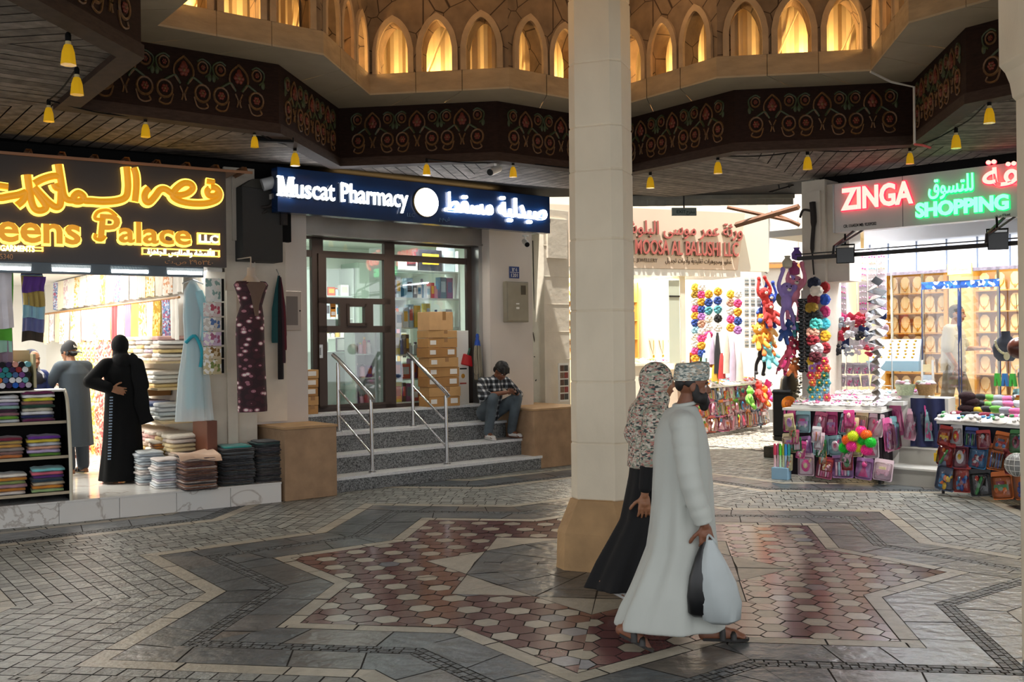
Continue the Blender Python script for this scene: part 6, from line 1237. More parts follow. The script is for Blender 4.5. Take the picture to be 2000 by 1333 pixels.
for p, r_ in (((.075, 0, -.088), (.038, .042, .042)), ((.055, .04, -.06), (.04, .022, .045)), ((.055, -.04, -.06), (.04, .022, .045)), ((.012, .070, -.03), (.024, .014, .055)), ((.012, -.070, -.03), (.024, .014, .055)), ((.032, .058, -.065), (.035, .02, .035)), ((.032, -.058, -.065), (.035, .02, .035)), ((.088, 0, -.046), (.014, .03, .007)), ((.08, 0, -.115), (.028, .03, .03))): m.ell(c + R @ V(p), r_, 12)
garment('beard', m, hair_m, tm_, .007); m = MB()
for p, r_ in (((-.075, 0, .01), (.034, .066, .05)), ((-.02, .068, .02), (.04, .016, .03)), ((-.02, -.068, .02), (.04, .016, .03))): m.ell(c + R @ V(p), r_, 12)
garment('hair', m, hair_m, tm_, .008); face(tm_, J['hd'], R)
shoe(tm_, J['anL'], J['toL'], blk); shoe(tm_, J['anR'], J['toR'], blk)
def carrier(lab, x, y, z, w, d, h, mat, lean=0.0, seed=0):
    t = thing('carrier_bag', lab, 'bag', WORLD, x, y, z); q = random.Random(seed); m = MB(); rings = []
    for f, g in ((0, .55), (.05, .9), (.25, 1.05), (.5, .95), (.75, .62), (.92, .3), (1, .16)):
        rings.append([(lean * f + w * .5 * g * cos(a) * (1 + .06 * sin(5 * a + seed + f * 4)), d * .5 * g * sin(a) * (1 + .1 * sin(4 * a + f * 6)), h * f) for a in [2 * pi * i / 28 for i in range(28)]])
    m.loft(rings); part('bag_body', m, mat, t, True); m = MB(); m.tube(cr([(lean * 1.0 - .02, 0, h * .96), (lean - .01, -.01, h + .03), (lean + .03, 0, h * .97)], 4), .007, 6); part('handle', m, mat, t, True)
carrier('black plastic carrier bag held low by the person in white', 1.07, 5.77, .255, .17, .15, .46, M('bag_black', C('0c0d0f'), .3), .045, 1)
carrier('translucent white carrier bag held beside the black bag by the person in white', 1.19, 5.74, .22, .24, .17, .48, M('bag_white', C('a9b0b0'), .35, noise=(5, .08)), -.06, 2)
# ---- the companion behind, in a floral scarf
R = headR(.0, .05); J = dict(pel=(.0, 0, .88), ch=(.01, 0, 1.22), nk=(.02, 0, 1.40), hd=(.07, 0, 1.56), R=R, shL=(0, .17, 1.33), shR=(0, -.17, 1.33), elL=(.02, .22, 1.06), wrL=(.1, .2, .86), elR=(-.05, -.22, 1.03), wrR=(-.075, -.21, .79), hdL=(.2, 0, -1), pnL=(0, -1, 0), hdR=(-.02, 0, -1), pnR=(0, 1, 0), curl=.5,
    hipL=(.0, .08, .82), hipR=(.0, -.08, .82), knL=(.14, .09, .47), knR=(-.05, -.09, .46), anL=(.22, .09, .09), anR=(-.31, -.09, .20), toL=(.40, .09, .03), toR=(-.20, -.09, .06))
tw = person('person in a floral headscarf, floral top and black skirt walking behind the man in white', WORLD, .97, 7.02, 0, 0, J, skin_m)
flw = Mprint('floral_scarf', [C('c3b8a6'), C('8f9a88'), C('b07a70'), C('3f4a48'), C('cfc6b8'), C('a8a090')], 70, .8, stretch=(.7, 1, 1.4))
m = MB(); robe(m, [(.12, -.12, 0, .34, .23, .07), (.3, -.09, 0, .29, .22, .06), (.6, -.02, 0, .20, .19, .04), (.9, 0, 0, .155, .165, .02), (1.05, 0, 0, .14, .16, 0)], f=8, seed=5); garment('skirt', m, M('skirt_black', C('0b0b0d'), .85), tw, .011)
m = MB(); robe(m, [(.96, 0, 0, .165, .185, .02), (1.1, 0, 0, .155, .18, .02), (1.27, 0, 0, .145, .18, 0), (1.37, .01, 0, .11, .14, 0), (1.42, .02, 0, .07, .08, 0)], f=8, seed=6)
for s, e in (('shR', 'elR'), ('shL', 'elL')): m.cap(J[s], J[e], .075, .065, 12)
yoke(m, J, .078); m.ell((-.04, 0, 1.26), (.13, .17, .16), 14); garment('top', m, flw, tw, .011)
for e, w in (('elR', 'wrR'), ('elL', 'wrL')): m = MB(); a_, b_ = V(J[e]), V(J[w]); m.cap(a_ + (a_ - b_) * .15, b_ + (a_ - b_) * .25, .055, .048, 12); garment('sleeve', m, M('sleeve_black', C('0c0c0e'), .85), tw, .01)
c = V(J['hd']); m = MB(); m.ell(c + V((-.03, 0, .02)), (.122, .105, .125), 18); m.ell(c + V((-.03, 0, -.12)), (.10, .10, .1), 14); m.ell((-.01, 0, 1.34), (.15, .17, .12), 16); m.cap(c + V((-.06, 0, -.08)), (-.09, 0, 1.2), .09, .1, 14); garment('headscarf', m, flw, tw, .010, 3); face(tw, J['hd'], R)
wsh = M('shoe_white', C('c9c9c6'), .5); shoe(tw, J['anL'], J['toL'], wsh, 'shoe', False); shoe(tw, J['anR'], J['toR'], wsh, 'shoe', False)
# ---- the veiled woman seen from behind at the fabric shop
R = headR(.15, .08); J = dict(pel=(0, 0, .93), ch=(.0, 0, 1.27), nk=(.0, 0, 1.45), hd=(.03, .01, 1.61), R=R, shL=(0, .18, 1.40), shR=(0, -.18, 1.40), elL=(-.06, .37, 1.21), wrL=(-.17, .16, 1.12), elR=(.04, -.25, 1.14), wrR=(.2, -.1, 1.08), hdL=(-.12, -1, -.25), pnL=(.9, 0, 0), hdR=(.6, .7, 0), pnR=(0, 0, -1), curl=.12, hipL=(0, .09, .9), hipR=(0, -.09, .9), knL=(.02, .1, .5), knR=(.02, -.1, .5), anL=(-.03, .12, .08), anR=(-.0, -.1, .08), toL=(.10, .17, .025), toR=(.17, -.1, .025))
J['hipL'] = (0, .09, .9)
ta = person('person in a black abaya and headscarf seen from behind with one hand on the back', FQ, 1.40, 1.14, PZ, pi / 2 + .05, J, skin_m)
ab = M('abaya_black', C('08090b'), .85, noise=(10, .2), bump=(5, .7), stretch=(1, 1, .2), spec=.2)
m = MB(); robe(m, [(.03, .0, .01, .225, .255, .035), (.06, .0, .01, .22, .25, .035), (.5, 0, 0, .185, .22, .03), (.9, 0, 0, .165, .20, .018), (1.1, 0, 0, .155, .19, .01), (1.3, 0, 0, .155, .205, 0), (1.42, 0, 0, .12, .16, 0), (1.48, 0, 0, .075, .085, 0)], f=6, seed=8)
for s, e, w, r2 in (('shL', 'elL', 'wrL', .07), ('shR', 'elR', 'wrR', .07)): a_, b_, c_ = V(J[s]), V(J[e]), V(J[w]); m.cap(a_, b_, .078, .078, 14); m.cap(b_, c_ + (b_ - c_) * .18, .078, r2, 14)
yoke(m, J); garment('abaya', m, ab, ta, .011)
c = V(J['hd']); m = MB(); m.ell(c + V((-.01, 0, .02)), (.115, .10, .128), 18); m.ell(c + V((-.01, 0, -.10)), (.10, .09, .1), 14); m.cap(c + V((0, 0, -.1)), (-.02, 0, 1.42), .085, .13, 16); garment('headscarf', m, M('hijab_black', C('0c0d0f'), .85, bump=(14, .5), spec=.2), ta, .010, 3)
m = MB(); pts_ = cr([(-.10, -.06, 1.5), (-.15, -.13, 1.40), (-.17, -.17, 1.15), (-.16, -.19, .9), (-.15, -.25, .70)], 5); m.tube(pts_, [.05 + .03 * min(1, i / 8) + .008 * sin(i) for i in range(len(pts_))], 14, sx=.22, up=(1, 0, 0)); part('veil_end', m, M('veil_black', C('0d0e10'), .85, bump=(9, .6), stretch=(1, 1, .3), spec=.2), ta, True)
m = MB()
for i in range(22): m.box(-.155 - .0022 * i, .155 + .002 * i, 1.02 - i * .034, .006, .035, .014)
for v_i in range(0): pass
part('embroidery', m, M('embroidery_blue', C('8fa6c0'), .5), ta)
for s in 'LR': shoe(ta, J['an' + s], J['to' + s], brn)
m = MB(); m.ell((.04, -.26, .98), (.08, .06, .14), 14); part('handbag', m, M('handbag_print', C('5f6a68'), .6, noise=(30, .6)), ta, True)
# ---- the shopkeeper in grey, cap worn backwards
R = headR(.25, .18); J = dict(pel=(0, 0, .92), ch=(.03, 0, 1.25), nk=(.06, 0, 1.41), hd=(.12, .0, 1.55), R=R, shL=(.03, .2, 1.36), shR=(.03, -.2, 1.36), elL=(.14, .27, 1.12), wrL=(.36, .15, 1.17), elR=(.14, -.25, 1.10), wrR=(.36, -.08, 1.13), hdL=(1, -.3, .1), pnL=(0, 0, -1), hdR=(1, .3, .05), pnR=(0, 0, -1), curl=.5, hipL=(0, .09, .9), hipR=(0, -.09, .9), knL=(.03, .1, .5), knR=(.02, -.1, .5), anL=(-.02, .1, .09), anR=(-.02, -.1, .09), toL=(.17, .12, .03), toR=(.17, -.12, .03))
tk = person('person in a long grey tunic and backwards black cap behind the scarf rack', FQ, 1.05, 2.28, PZ, 2.05, J, skin_m)
kam = M('tunic_grey', C('434e58'), .85, noise=(6, .12), bump=(5, .6), stretch=(1, 1, .35)); m = MB()
robe(m, [(.36, -.01, 0, .18, .215, .03), (.6, 0, 0, .17, .205, .025), (.9, 0, 0, .16, .195, .015), (1.1, .01, 0, .15, .19, .01), (1.28, .03, 0, .15, .205, 0), (1.38, .045, 0, .115, .16, 0), (1.44, .06, 0, .07, .08, 0)], f=6, seed=9)
for s, e, w in (('shL', 'elL', 'wrL'), ('shR', 'elR', 'wrR')): a_, b_, c_ = V(J[s]), V(J[e]), V(J[w]); m.cap(a_, b_, .072, .064, 14); m.cap(b_, b_.lerp(c_, .45), .064, .055, 14)
yoke(m, J); garment('tunic', m, kam, tk, .011); m = MB()
for s in 'LR': m.cap(J['hip' + s], J['kn' + s], .10, .09, 12); m.cap(J['kn' + s], V(J['an' + s]) + V((.01, 0, .02)), .09, .075, 12)
garment('trousers', m, M('trousers_grey', C('3f4852'), .85), tk, .011)
c = V(J['hd']); m = MB(); m.loft([[tuple(c + R @ V((-.012 + rx * cos(a), ry * sin(a), z - .015 * cos(a)))) for a in [2 * pi * i / 24 for i in range(24)]] for z, rx, ry in ((.0, .106, .086), (.05, .108, .088), (.10, .088, .072), (.13, .05, .04), (.138, .0, .0))])
m.sheet(lambda u, v: tuple(c + R @ V((-.09 - .085 * v * sin(pi * (.12 + .76 * u)), .085 * cos(pi * (.1 + .8 * u)), -.008 - .035 * v))), 10, 4, (0, 0, .006)); cpo = part('cap', m, M('cap_black', C('17181b'), .75), tk, 50)
m = MB(); text_into(m, 'FILA', 0, 0, .034, 0, .006, 0, .02, align='c'); mw = Matrix.Translation(c) @ R.to_4x4() @ Matrix.Translation((-.117, -.015, .035)) @ Matrix.Rotation(-pi / 2, 4, 'Z') @ Matrix.Rotation(-.2, 4, 'X'); m.v = [tuple(mw @ V(p)) for p in m.v]; part('cap_lettering', m, [M('cap_white', C('e8e4e0'), .6)], cpo)
m = MB()
for p, r_ in (((-.07, 0, -.03), (.035, .06, .04)), ((-.03, .068, -.02), (.04, .014, .035)), ((-.03, -.068, -.02), (.04, .014, .035))): m.ell(c + R @ V(p), r_, 12)
garment('hair', m, hair_m, tk, .008); face(tk, J['hd'], R)
for s in 'LR': shoe(tk, J['an' + s], J['to' + s], blk)
# ---- the customer half hidden behind the rack
R = headR(0, .05); J = dict(pel=(0, 0, .85), ch=(0, 0, 1.15), nk=(.02, 0, 1.32), hd=(.06, 0, 1.46), R=R, shL=(0, .17, 1.26), shR=(0, -.17, 1.26), elL=(.08, .22, 1.0), wrL=(.28, .1, 1.02), elR=(.08, -.22, 1.0), wrR=(.28, -.1, 1.0), hdL=(1, 0, 0), pnL=(0, 0, -1), hdR=(1, 0, 0), pnR=(0, 0, -1), curl=.6)
p = atY(58, 700, 12.3); tc_ = person('person in a navy and white patterned headscarf half hidden behind the scarf rack', WORLD, p[0], 12.3, PZ, -.55, J, skin_m)
nav = Mprint('navy_scarf', [C('1b2135'), C('2a3350'), C('c3c6cc'), C('161a28'), C('30406a')], 16, .8)
m = MB(); robe(m, [(.0, 0, 0, .24, .24, .03), (.5, 0, 0, .2, .22, .03), (.95, 0, 0, .17, .2, .01), (1.18, 0, 0, .15, .2, 0), (1.3, .02, 0, .08, .1, 0)], seed=11)
for s, e, w in (('shL', 'elL', 'wrL'), ('shR', 'elR', 'wrR')): m.cap(J[s], J[e], .08, .07, 12); m.cap(J[e], V(J[e]).lerp(V(J[w]), .8), .07, .05, 12)
yoke(m, J); garment('dress', m, M('dress_blue', C('22336a'), .8, noise=(12, .4)), tc_, .012); c = V(J['hd']); m = MB(); m.ell(c + V((-.035, 0, .02)), (.112, .10, .12), 16); m.ell(c + V((-.03, 0, -.11)), (.10, .10, .09), 14); m.ell((.02, 0, 1.22), (.15, .19, .14), 16); garment('headscarf', m, nav, tc_, .010, 3); face(tc_, J['hd'], R)
# ---- the seated youth with a phone
R = headR(.12, .75); J = dict(pel=(-.02, 0, .37), ch=(.08, 0, .66), nk=(.15, .01, .83), hd=(.245, .02, .935), R=R, shL=(.10, .20, .78), shR=(.10, -.20, .78), elL=(.27, .29, .60), wrL=(.44, .13, .635), elR=(.24, -.29, .61), wrR=(.42, -.03, .65), hdL=(.25, -.8, .15), pnL=(-.2, 0, .9), hdR=(.2, .9, -.02), pnR=(-.3, 0, .9), curl=.7, hipL=(-.02, .10, .36), hipR=(-.02, -.10, .36), knL=(.34, .21, .56), knR=(.34, -.19, .57), anL=(.21, .21, .09), anR=(.19, -.17, .09), toL=(.36, .25, .03), toR=(.345, -.19, .03))
ts = person('seated youth in checked shirt and faded jeans bent over a phone on the granite steps', FP, 3.0, .66, .43, -pi / 2 - .05, J, skin_d); ts.scale = (1.06,) * 3
plaid = M('plaid_shirt', C('2a2c30'), .85); N, L, b_ = nodes_of(plaid); tc = N.new('ShaderNodeTexCoord'); sp = N.new('ShaderNodeSeparateXYZ'); L(tc.outputs['Object'], sp.inputs[0])
def wave(o_, f_, ph_):
    a = N.new('ShaderNodeMath'); a.operation = 'MULTIPLY_ADD'; a.inputs[1].default_value = f_; a.inputs[2].default_value = ph_; L(o_, a.inputs[0]); s_ = N.new('ShaderNodeMath'); s_.operation = 'SINE'; L(a.outputs[0], s_.inputs[0]); g = N.new('ShaderNodeMath'); g.operation = 'GREATER_THAN'; g.inputs[1].default_value = .35; L(s_.outputs[0], g.inputs[0]); return g.outputs[0]
w1, w2 = wave(sp.outputs[2], 85, 0), wave(sp.outputs[1], 85, 1); ad = N.new('ShaderNodeMath'); L(w1, ad.inputs[0]); L(w2, ad.inputs[1]); hf = N.new('ShaderNodeMath'); hf.operation = 'MULTIPLY'; hf.inputs[1].default_value = .5; L(ad.outputs[0], hf.inputs[0])
r = N.new('ShaderNodeValToRGB'); r.color_ramp.elements[0].color = (*C('17181c'), 1); r.color_ramp.elements[1].color = (*C('c9cbcb'), 1); k_ = r.color_ramp.elements.new(.5); k_.color = (*C('565a60'), 1); L(hf.outputs[0], r.inputs[0]); L(r.outputs[0], b_.inputs['Base Color'])
m = MB(); m.cap((-.03, 0, .34), (.03, 0, .52), .15, .145, 18); m.cap((.03, 0, .52), (.09, 0, .68), .145, .14, 18); m.cap((.10, .16, .77), (.10, -.16, .77), .085, .085, 14); m.cap((.09, 0, .7), (.14, 0, .82), .12, .075, 14)
for s in 'LR': a_, b_ = V(J['sh' + s]), V(J['el' + s]); m.cap(a_, b_, .075, .07, 14); m.cap(b_, b_.lerp(V(J['wr' + s]), .22), .068, .058, 14)
garment('shirt', m, plaid, ts, .010); jean = M('jeans_faded', C('4f5a62'), .85, noise=(5, .35)); m = MB()
for s in 'LR': m.cap(J['hip' + s], J['kn' + s], .105, .08, 14); m.cap(J['kn' + s], V(J['an' + s]) + V((.0, 0, .015)), .08, .062, 14)
m.cap((-.03, .08, .35), (-.03, -.08, .35), .115, .115, 14); garment('jeans', m, jean, ts, .010)
c = V(J['hd']); q = random.Random(5); m = MB(); m.ell(c + R @ V((-.025, 0, .05)), (.102, .092, .088), 16, 0, R); m.ell(c + R @ V((-.07, 0, -.02)), (.05, .075, .07), 14, 0, R)
for i in range(60): a = q.uniform(0, 2 * pi); z_ = q.uniform(.02, .13); rr_ = .095 * sqrt(max(.05, 1 - (z_ - .03) ** 2 / .0115)); p_ = V((-.02 + rr_ * cos(a), .9 * rr_ * sin(a), z_)); m.cap(c + R @ p_, c + R @ (p_ * 1.08 + V((.02, 0, -.012))), .014, .006, 6)
for y_ in (-.05, -.02, .01, .04): m.cap(c + R @ V((.05, y_, .1)), c + R @ V((.10, y_ * 1.1, .055)), .02, .01, 7)
garment('hair', m, hair_m, ts, .008, 1); face(ts, J['hd'], R)
for s in 'LR': shoe(ts, J['an' + s], J['to' + s], wsh if s == 'R' else brn, 'shoe', False, 1, wsh)
pw_ = ts.matrix_world
t = thing('phone', 'dark mobile phone in the hands of the seated youth', 'phone', FP.sub(3.0, .66, -90 - math.degrees(.05)), .50, .08, 1.145); m = MB(); m.b2(-.005, .005, -.036, .036, -.07, .07); part('case', m, black, t, bevel=.003); m = MB(); m.b2(-.0065, -.005, -.032, .032, -.064, .064); part('screen', m, M('phone_glass', C('101418'), .08), t); t.rotation_euler = (.5, -.6, t.rotation_euler[2])
# ---- the man inside the jewellery shop
R = headR(0, .1); J = dict(pel=(0, 0, .95), ch=(0, 0, 1.30), nk=(.02, 0, 1.48), hd=(.06, 0, 1.64), R=R, shL=(0, .2, 1.42), shR=(0, -.2, 1.42), elL=(.08, .25, 1.16), wrL=(.30, .2, 1.16), elR=(-.02, -.25, 1.14), wrR=(.10, -.24, .93), hdL=(1, 0, .1), pnL=(0, 0, -1), hdR=(.4, 0, -1), pnR=(0, 1, 0), curl=.6, hipL=(0, .09, .92), hipR=(0, -.09, .92), knL=(.15, .1, .5), knR=(-.06, -.1, .5), anL=(.14, .1, .09), anR=(-.26, -.1, .14), toL=(.32, .1, .03), toR=(-.1, -.1, .03))
jx = FZ.px(1862, 700, 2.7)[0]; tj = person('person in a white polo shirt and grey trousers walking inside the jewellery shop', FZ, jx, 2.7, .442, .1, J, skin_m); tj.scale = (1.06,) * 3
m = MB(); robe(m, [(.84, 0, 0, .165, .19, .015), (1.1, 0, 0, .155, .19, .01), (1.32, 0, 0, .15, .205, 0), (1.44, .01, 0, .11, .15, 0), (1.5, .02, 0, .07, .075, 0)], seed=14)
for s in 'LR': m.cap(J['sh' + s], V(J['sh' + s]).lerp(V(J['el' + s]), .85), .085, .085, 14)
yoke(m, J); garment('shirt', m, M('polo_white', C('b4b8be'), .8), tj, .011); m = MB()
for s in 'LR': m.cap(J['hip' + s], J['kn' + s], .105, .085, 14); m.cap(J['kn' + s], V(J['an' + s]) + V((0, 0, .02)), .085, .07, 14)
m.cap((0, .06, .92), (0, -.06, .92), .12, .12, 14); garment('trousers', m, M('trousers_mid_grey', C('5a5654'), .85), tj, .011)
c = V(J['hd']); m = MB(); m.ell(c + R @ V((-.022, 0, .05)), (.10, .085, .085), 16, 0, R); m.ell(c + R @ V((-.065, 0, -.01)), (.045, .07, .06), 14, 0, R); garment('hair', m, hair_m, tj, .008, 2); face(tj, J['hd'], R)
for s in 'LR': shoe(tj, J['an' + s], J['to' + s], blk, 'shoe', False)
# ================================================================ toy and trinket stalls
F1 = FZ.sub(-1.24, -.36, 9); F2 = FZ.sub(.80, -.44, -9); FD = Fr(3.62, 18.70, 50)
clear_p = Mglass('clear_plastic', (.99, .99, 1), .05)
def stall(lab, fr, w, d, h, cl):
    t = thing('market_stall', lab, 'stall', fr)
    m = MB(); m.b2(0, w, .02, d, h - .03, h); part('table_top', m, MATS['wall_white_s'] if 'wall_white_s' in MATS else shop_w, t)
    for x in (.04, w - .04):
        for y in (.08, d - .06): m = MB(); m.tube([(x, y, 0), (x, y, h - .03)], .018, 8); part('leg', m, dark, t)
    m = MB(); m.sheet(lambda u, v: (w * u, .10 * v + .012 * sin(u * 30), .06 + (h - .09) * v), 30, 2, (0, .012, 0)); part('front_cloth', m, cl, t, True)
    m = MB(); m.sheet(lambda u, v: (w - .01 + .012 * sin(u * 30), .1 + (d - .15) * u, .12 + (h - .15) * v), 16, 2, (.01, 0, 0)); part('side_cloth', m, cl, t, True); return t
stall('low toy stall before the corner pier, hung with pink packets', F1, 1.27, .95, .93, M('stall_dark', C('2a1f28'), .9))
stall('toy stall by the picture edge heaped with socks and hung with dark packets', F2, 1.6, .9, .86, M('stall_navy', C('1a1d2c'), .9))
# --- shapes made once
def rr(w, h, r, n=3): return [(sx * (w / 2 - r) + r * cos(a), h / 2 + sz * (h / 2 - r) + r * sin(a)) for sx, sz, a0 in ((1, 1, 0), (-1, 1, pi / 2), (-1, -1, pi), (1, -1, 1.5 * pi)) for a in [a0 + pi / 2 * k / n for k in range(n + 1)]]
_m = MB(); _m.prism(rr(1, 1, .08), -.03, .0, 0, 'y'); card_me = _m.mesh('backing_card', [BXM[0]])
_m = MB(); _m.loft([[(x * k, y, .43 + (z - .5) * k * .8) for x, z in rr(.9, 1, .12)] for y, k in ((-.03, 1), (-.3, .96), (-.38, .8))]); bub_me = _m.mesh('plastic_bubble', [clear_p], True)
def toyk(i):
    q = random.Random(900 + i); m = MB()
    if i == 0: m.ell((0, -.17, .66), (.13, .1, .13), 10, 1); m.loft([[(r_ * cos(a), -.17 + r_ * .5 * sin(a), z) for a in [2 * pi * k / 10 for k in range(10)]] for z, r_ in ((.12, .3), (.35, .17), (.52, .1))], 0); m.ell((0, -.12, .7), (.17, .1, .15), 10, 2)
    elif i == 1:
        m.box(0, -.17, .42, .62, .2, .2, 0); m.box(-.03, -.17, .57, .34, .18, .14, 2)
        for s_ in (-.2, .2): m.ell((s_, -.27, .32), (.1, .05, .1), 10, 1)
    elif i == 2:
        for k in range(11): m.ell((q.uniform(-.3, .3), -.14, q.uniform(.15, .72)), (q.uniform(.06, .13), .09, q.uniform(.06, .13)), 8, k % 3)
    elif i == 3: m.ell((0, -.16, .45), (.27, .12, .27), 14, 0); m.ell((0, -.24, .45), (.13, .08, .13), 12, 1); m.tube([(.2, -.16, .6), (.32, -.16, .74)], .05, 8, 2)
    elif i == 4:
        for k in range(5): m.cap((-.28 + k * .14, -.14, .14), (-.28 + k * .14, -.14, .62), .05, .05, 8, k % 3)
    else: m.cap((-.2, -.15, .12), (.1, -.15, .62), .07, .09, 8, 0); m.cap((.0, -.15, .3), (.25, -.15, .7), .05, .07, 8, 1); m.ell((-.12, -.15, .65), (.1, .08, .1), 8, 2)
    return m.mesh('toy', [BXM[0], BXM[1], BXM[2]], 40)
TOY = [toyk(i) for i in range(6)]
PINK = ('f07ab4', 'f8c4d8', 'e8509c', 'f8dfea', 'f2eef2', 'a8dce4', 'e0648f', 'c890d4', 'f6eab4'); MULTI = ('2a4a9a', 'b82a2a', 'e8c030', '1c1c22', '3a8a4a', 'd8d8dc', '8a2f4a', '5a6a8a', 'e87a2a', '2f7fb8'); BRIGHT = ('f08a2a', 'e8c83a', '7ac84a', 'e84a8a', '4a9ad8', 'f4f0e8', 'e05a3a', 'f2a8c0', 'c8d8e4')
TM = {}
def tm(h):
    if h not in TM: TM[h] = M('toy_' + h, C(h), .35, spec=.5)
    return TM[h]
CN = {'f6eab4': 'cream', 'c890d4': 'lilac', 'e0648f': 'rose', 'a8dce4': 'aqua', 'f2eef2': 'white', 'f8dfea': 'blush', 'e8509c': 'magenta', 'f8c4d8': 'pale pink', 'f07ab4': 'pink', 'e86aa8': 'pink', 'f4b8d0': 'pale pink', 'd83a8a': 'magenta', 'f2d4e4': 'blush', 'e9e2ea': 'white', '8fc8d0': 'aqua', 'c84a7a': 'rose', 'b070b8': 'lilac', 'f0e0a0': 'cream', '2a4a9a': 'blue', 'b82a2a': 'red', 'e8c030': 'yellow', '1c1c22': 'black', '3a8a4a': 'green', 'd8d8dc': 'silver', '8a2f4a': 'wine', '5a6a8a': 'slate blue', 'e87a2a': 'orange', '2f7fb8': 'sky blue', 'f08a2a': 'orange', 'e8c83a': 'yellow', '7ac84a': 'lime', 'e84a8a': 'hot pink', '4a9ad8': 'light blue', 'f4f0e8': 'white', 'e05a3a': 'coral', 'f2a8c0': 'soft pink', 'c8d8e4': 'ice blue'}
TN = ('doll', 'toy car', 'play set', 'round toy', 'crayon set', 'toy tool')
def pack(fr, x, y, z, w, h, q, pal, where, grp, k=None, rx=0.0, rz=0.0, c=None):
    k = q.randrange(6) if k is None else k; c = c or q.choice(pal)
    t = thing('toy_packet', '%s %s packet, %s' % (CN[c], TN[k], where), 'toy', fr, x, y, z, rz, grp); t.scale = (w, min(w, h) * .8, h); t.rotation_euler = (rx + q.uniform(-.08, .03), q.uniform(-.17, .17), fr.a + rz + q.uniform(-.12, .12))
    o = obj('backing_card', card_me, t); mset(o, 0, tm(c)); o = obj('toy', TOY[k], t)
    for s_ in range(3): mset(o, s_, tm(q.choice(pal)))
    obj('plastic_bubble', bub_me, t); return t
q = random.Random(21)
rows1 = ((.05, .29, .235, 'bottom row'), (.33, .27, .20, 'middle row'), (.60, .29, .17, 'top row'))
for z, h, w, nm in rows1:
    x = .0 if nm != 'bottom row' else .22; j = 0
    while x < 1.22:
        w2 = w * q.uniform(.85, 1.15); pack(F1, x + w2 / 2, -.03 + .12 * z, z + q.uniform(-.015, .015), w2, h * q.uniform(.92, 1.08), q, PINK, '%s of the pink stall, %s' % (nm, ('end by the bin', 'second from the bin', 'third from the bin', 'middle', 'past the middle', 'next to the steps', 'end by the steps', 'end by the steps')[min(j * 7 // max(1, int(1.2 / w)), 7)]), 'packets on the pink stall, ' + nm, rx=-.1); x += w2 + .01; j += 1
for i in range(16):
    pack(F1, .12 + (i * .37) % 1.08, -.10 - .02 * (i % 3), .12 + .62 * ((i * .618) % 1), q.uniform(.09, .15), q.uniform(.14, .24), q, PINK + ('e87a2a', '3a8a4a', 'f0e0a0', 'b82a2a'), 'loose in front of the pink stall rows, %s part' % ('bin side' if (i * .37) % 1.08 < .36 else 'middle' if (i * .37) % 1.08 < .72 else 'step side'), 'loose packets on the pink stall', rx=-.15)
for i in range(5): pack(F1, 1.33, .12 + i * .13, .42 - .02 * (i % 2), .16, .42, q, PINK, 'on the step side of the pink stall, %s' % ('foremost', 'second', 'third', 'fourth', 'rearmost')[i], 'packets on the step side of the pink stall', k=(2, 0, 4, 0, 2)[i], rz=1.25, c=('e86aa8', 'f4b8d0', '8fc8d0', 'd83a8a', 'f2d4e4')[i])
for i in range(5): pack(F1, 1.36 + i * .125, .55 - .03 * (i % 2), .58 - .05 * (i % 2), .15, .40, q, PINK, 'hung on the white cabinet by the steps, %s' % ('first', 'second', 'third', 'fourth', 'fifth')[i], 'packets on the white cabinet', k=(0, 2, 4, 2, 0)[i], c=('f07ab4', 'f8c4d8', 'e8509c', 'a8dce4', 'f07ab4')[i])
solo('navy_cloth', MB().sheet(lambda u, v: (.42 * u, .03 * sin(u * 14 + v * 2), .62 * v), 16, 5, (0, .012, 0)), fab('1c2450'), 'navy cloth draped on the white cabinet by the jewellery steps', 'cloth', F1, 1.5, .52, .45, smooth=True)
# spiky neon balls
_m = MB(); _m.ell((0, 0, 0), .052, 14)
for i in range(150):
    z = 1 - 2 * (i + .5) / 150; a = i * 2.39996; r_ = sqrt(1 - z * z); d = Vector((r_ * cos(a), r_ * sin(a), z)); u = d.orthogonal().normalized() * .006; v_ = d.cross(u)
    _m.add([d * .05 + u, d * .05 - u * .5 + v_ * .8, d * .05 - u * .5 - v_ * .8, d * .068], [(0, 1, 3), (1, 2, 3), (2, 0, 3)])
spk = {n_: M('ballcolour_' + n_, C(h), .4) for n_, h in (('green', '22d03a'), ('yellow', 'e0f02a'), ('orange', 'ff7a20'), ('pink', 'ff3aa0'))}
spiky = _m.mesh('spiky_ball', [spk['green']], 40)
for i, (dx, dz, n_) in enumerate(((-.18, .44, 'green'), (-.13, .54, 'orange'), (-.05, .60, 'yellow'), (.03, .66, 'pink'), (.10, .62, 'orange'), (.16, .53, 'green'), (.0, .46, 'yellow'), (.10, .43, 'pink'), (-.07, .47, 'pink'), (.05, .54, 'green'))):
    o = obj('spiky_ball', spiky, None, F1.w(1.04 + dx, -.15 - .03 * (i % 3), dz + .02)); o.scale = (1.15,) * 3; mset(o, 0, spk[n_]); tag(o, '%s spiky ball in the neon bunch on the pink stall, %s' % (n_, ('lowest at the outer side', 'outer side middle', 'upper outer', 'topmost', 'upper step side', 'outermost on the step side', 'lower centre', 'lowest on the step side', 'tucked behind, low', 'tucked in the centre')[i]), 'ball', 'neon spiky balls')
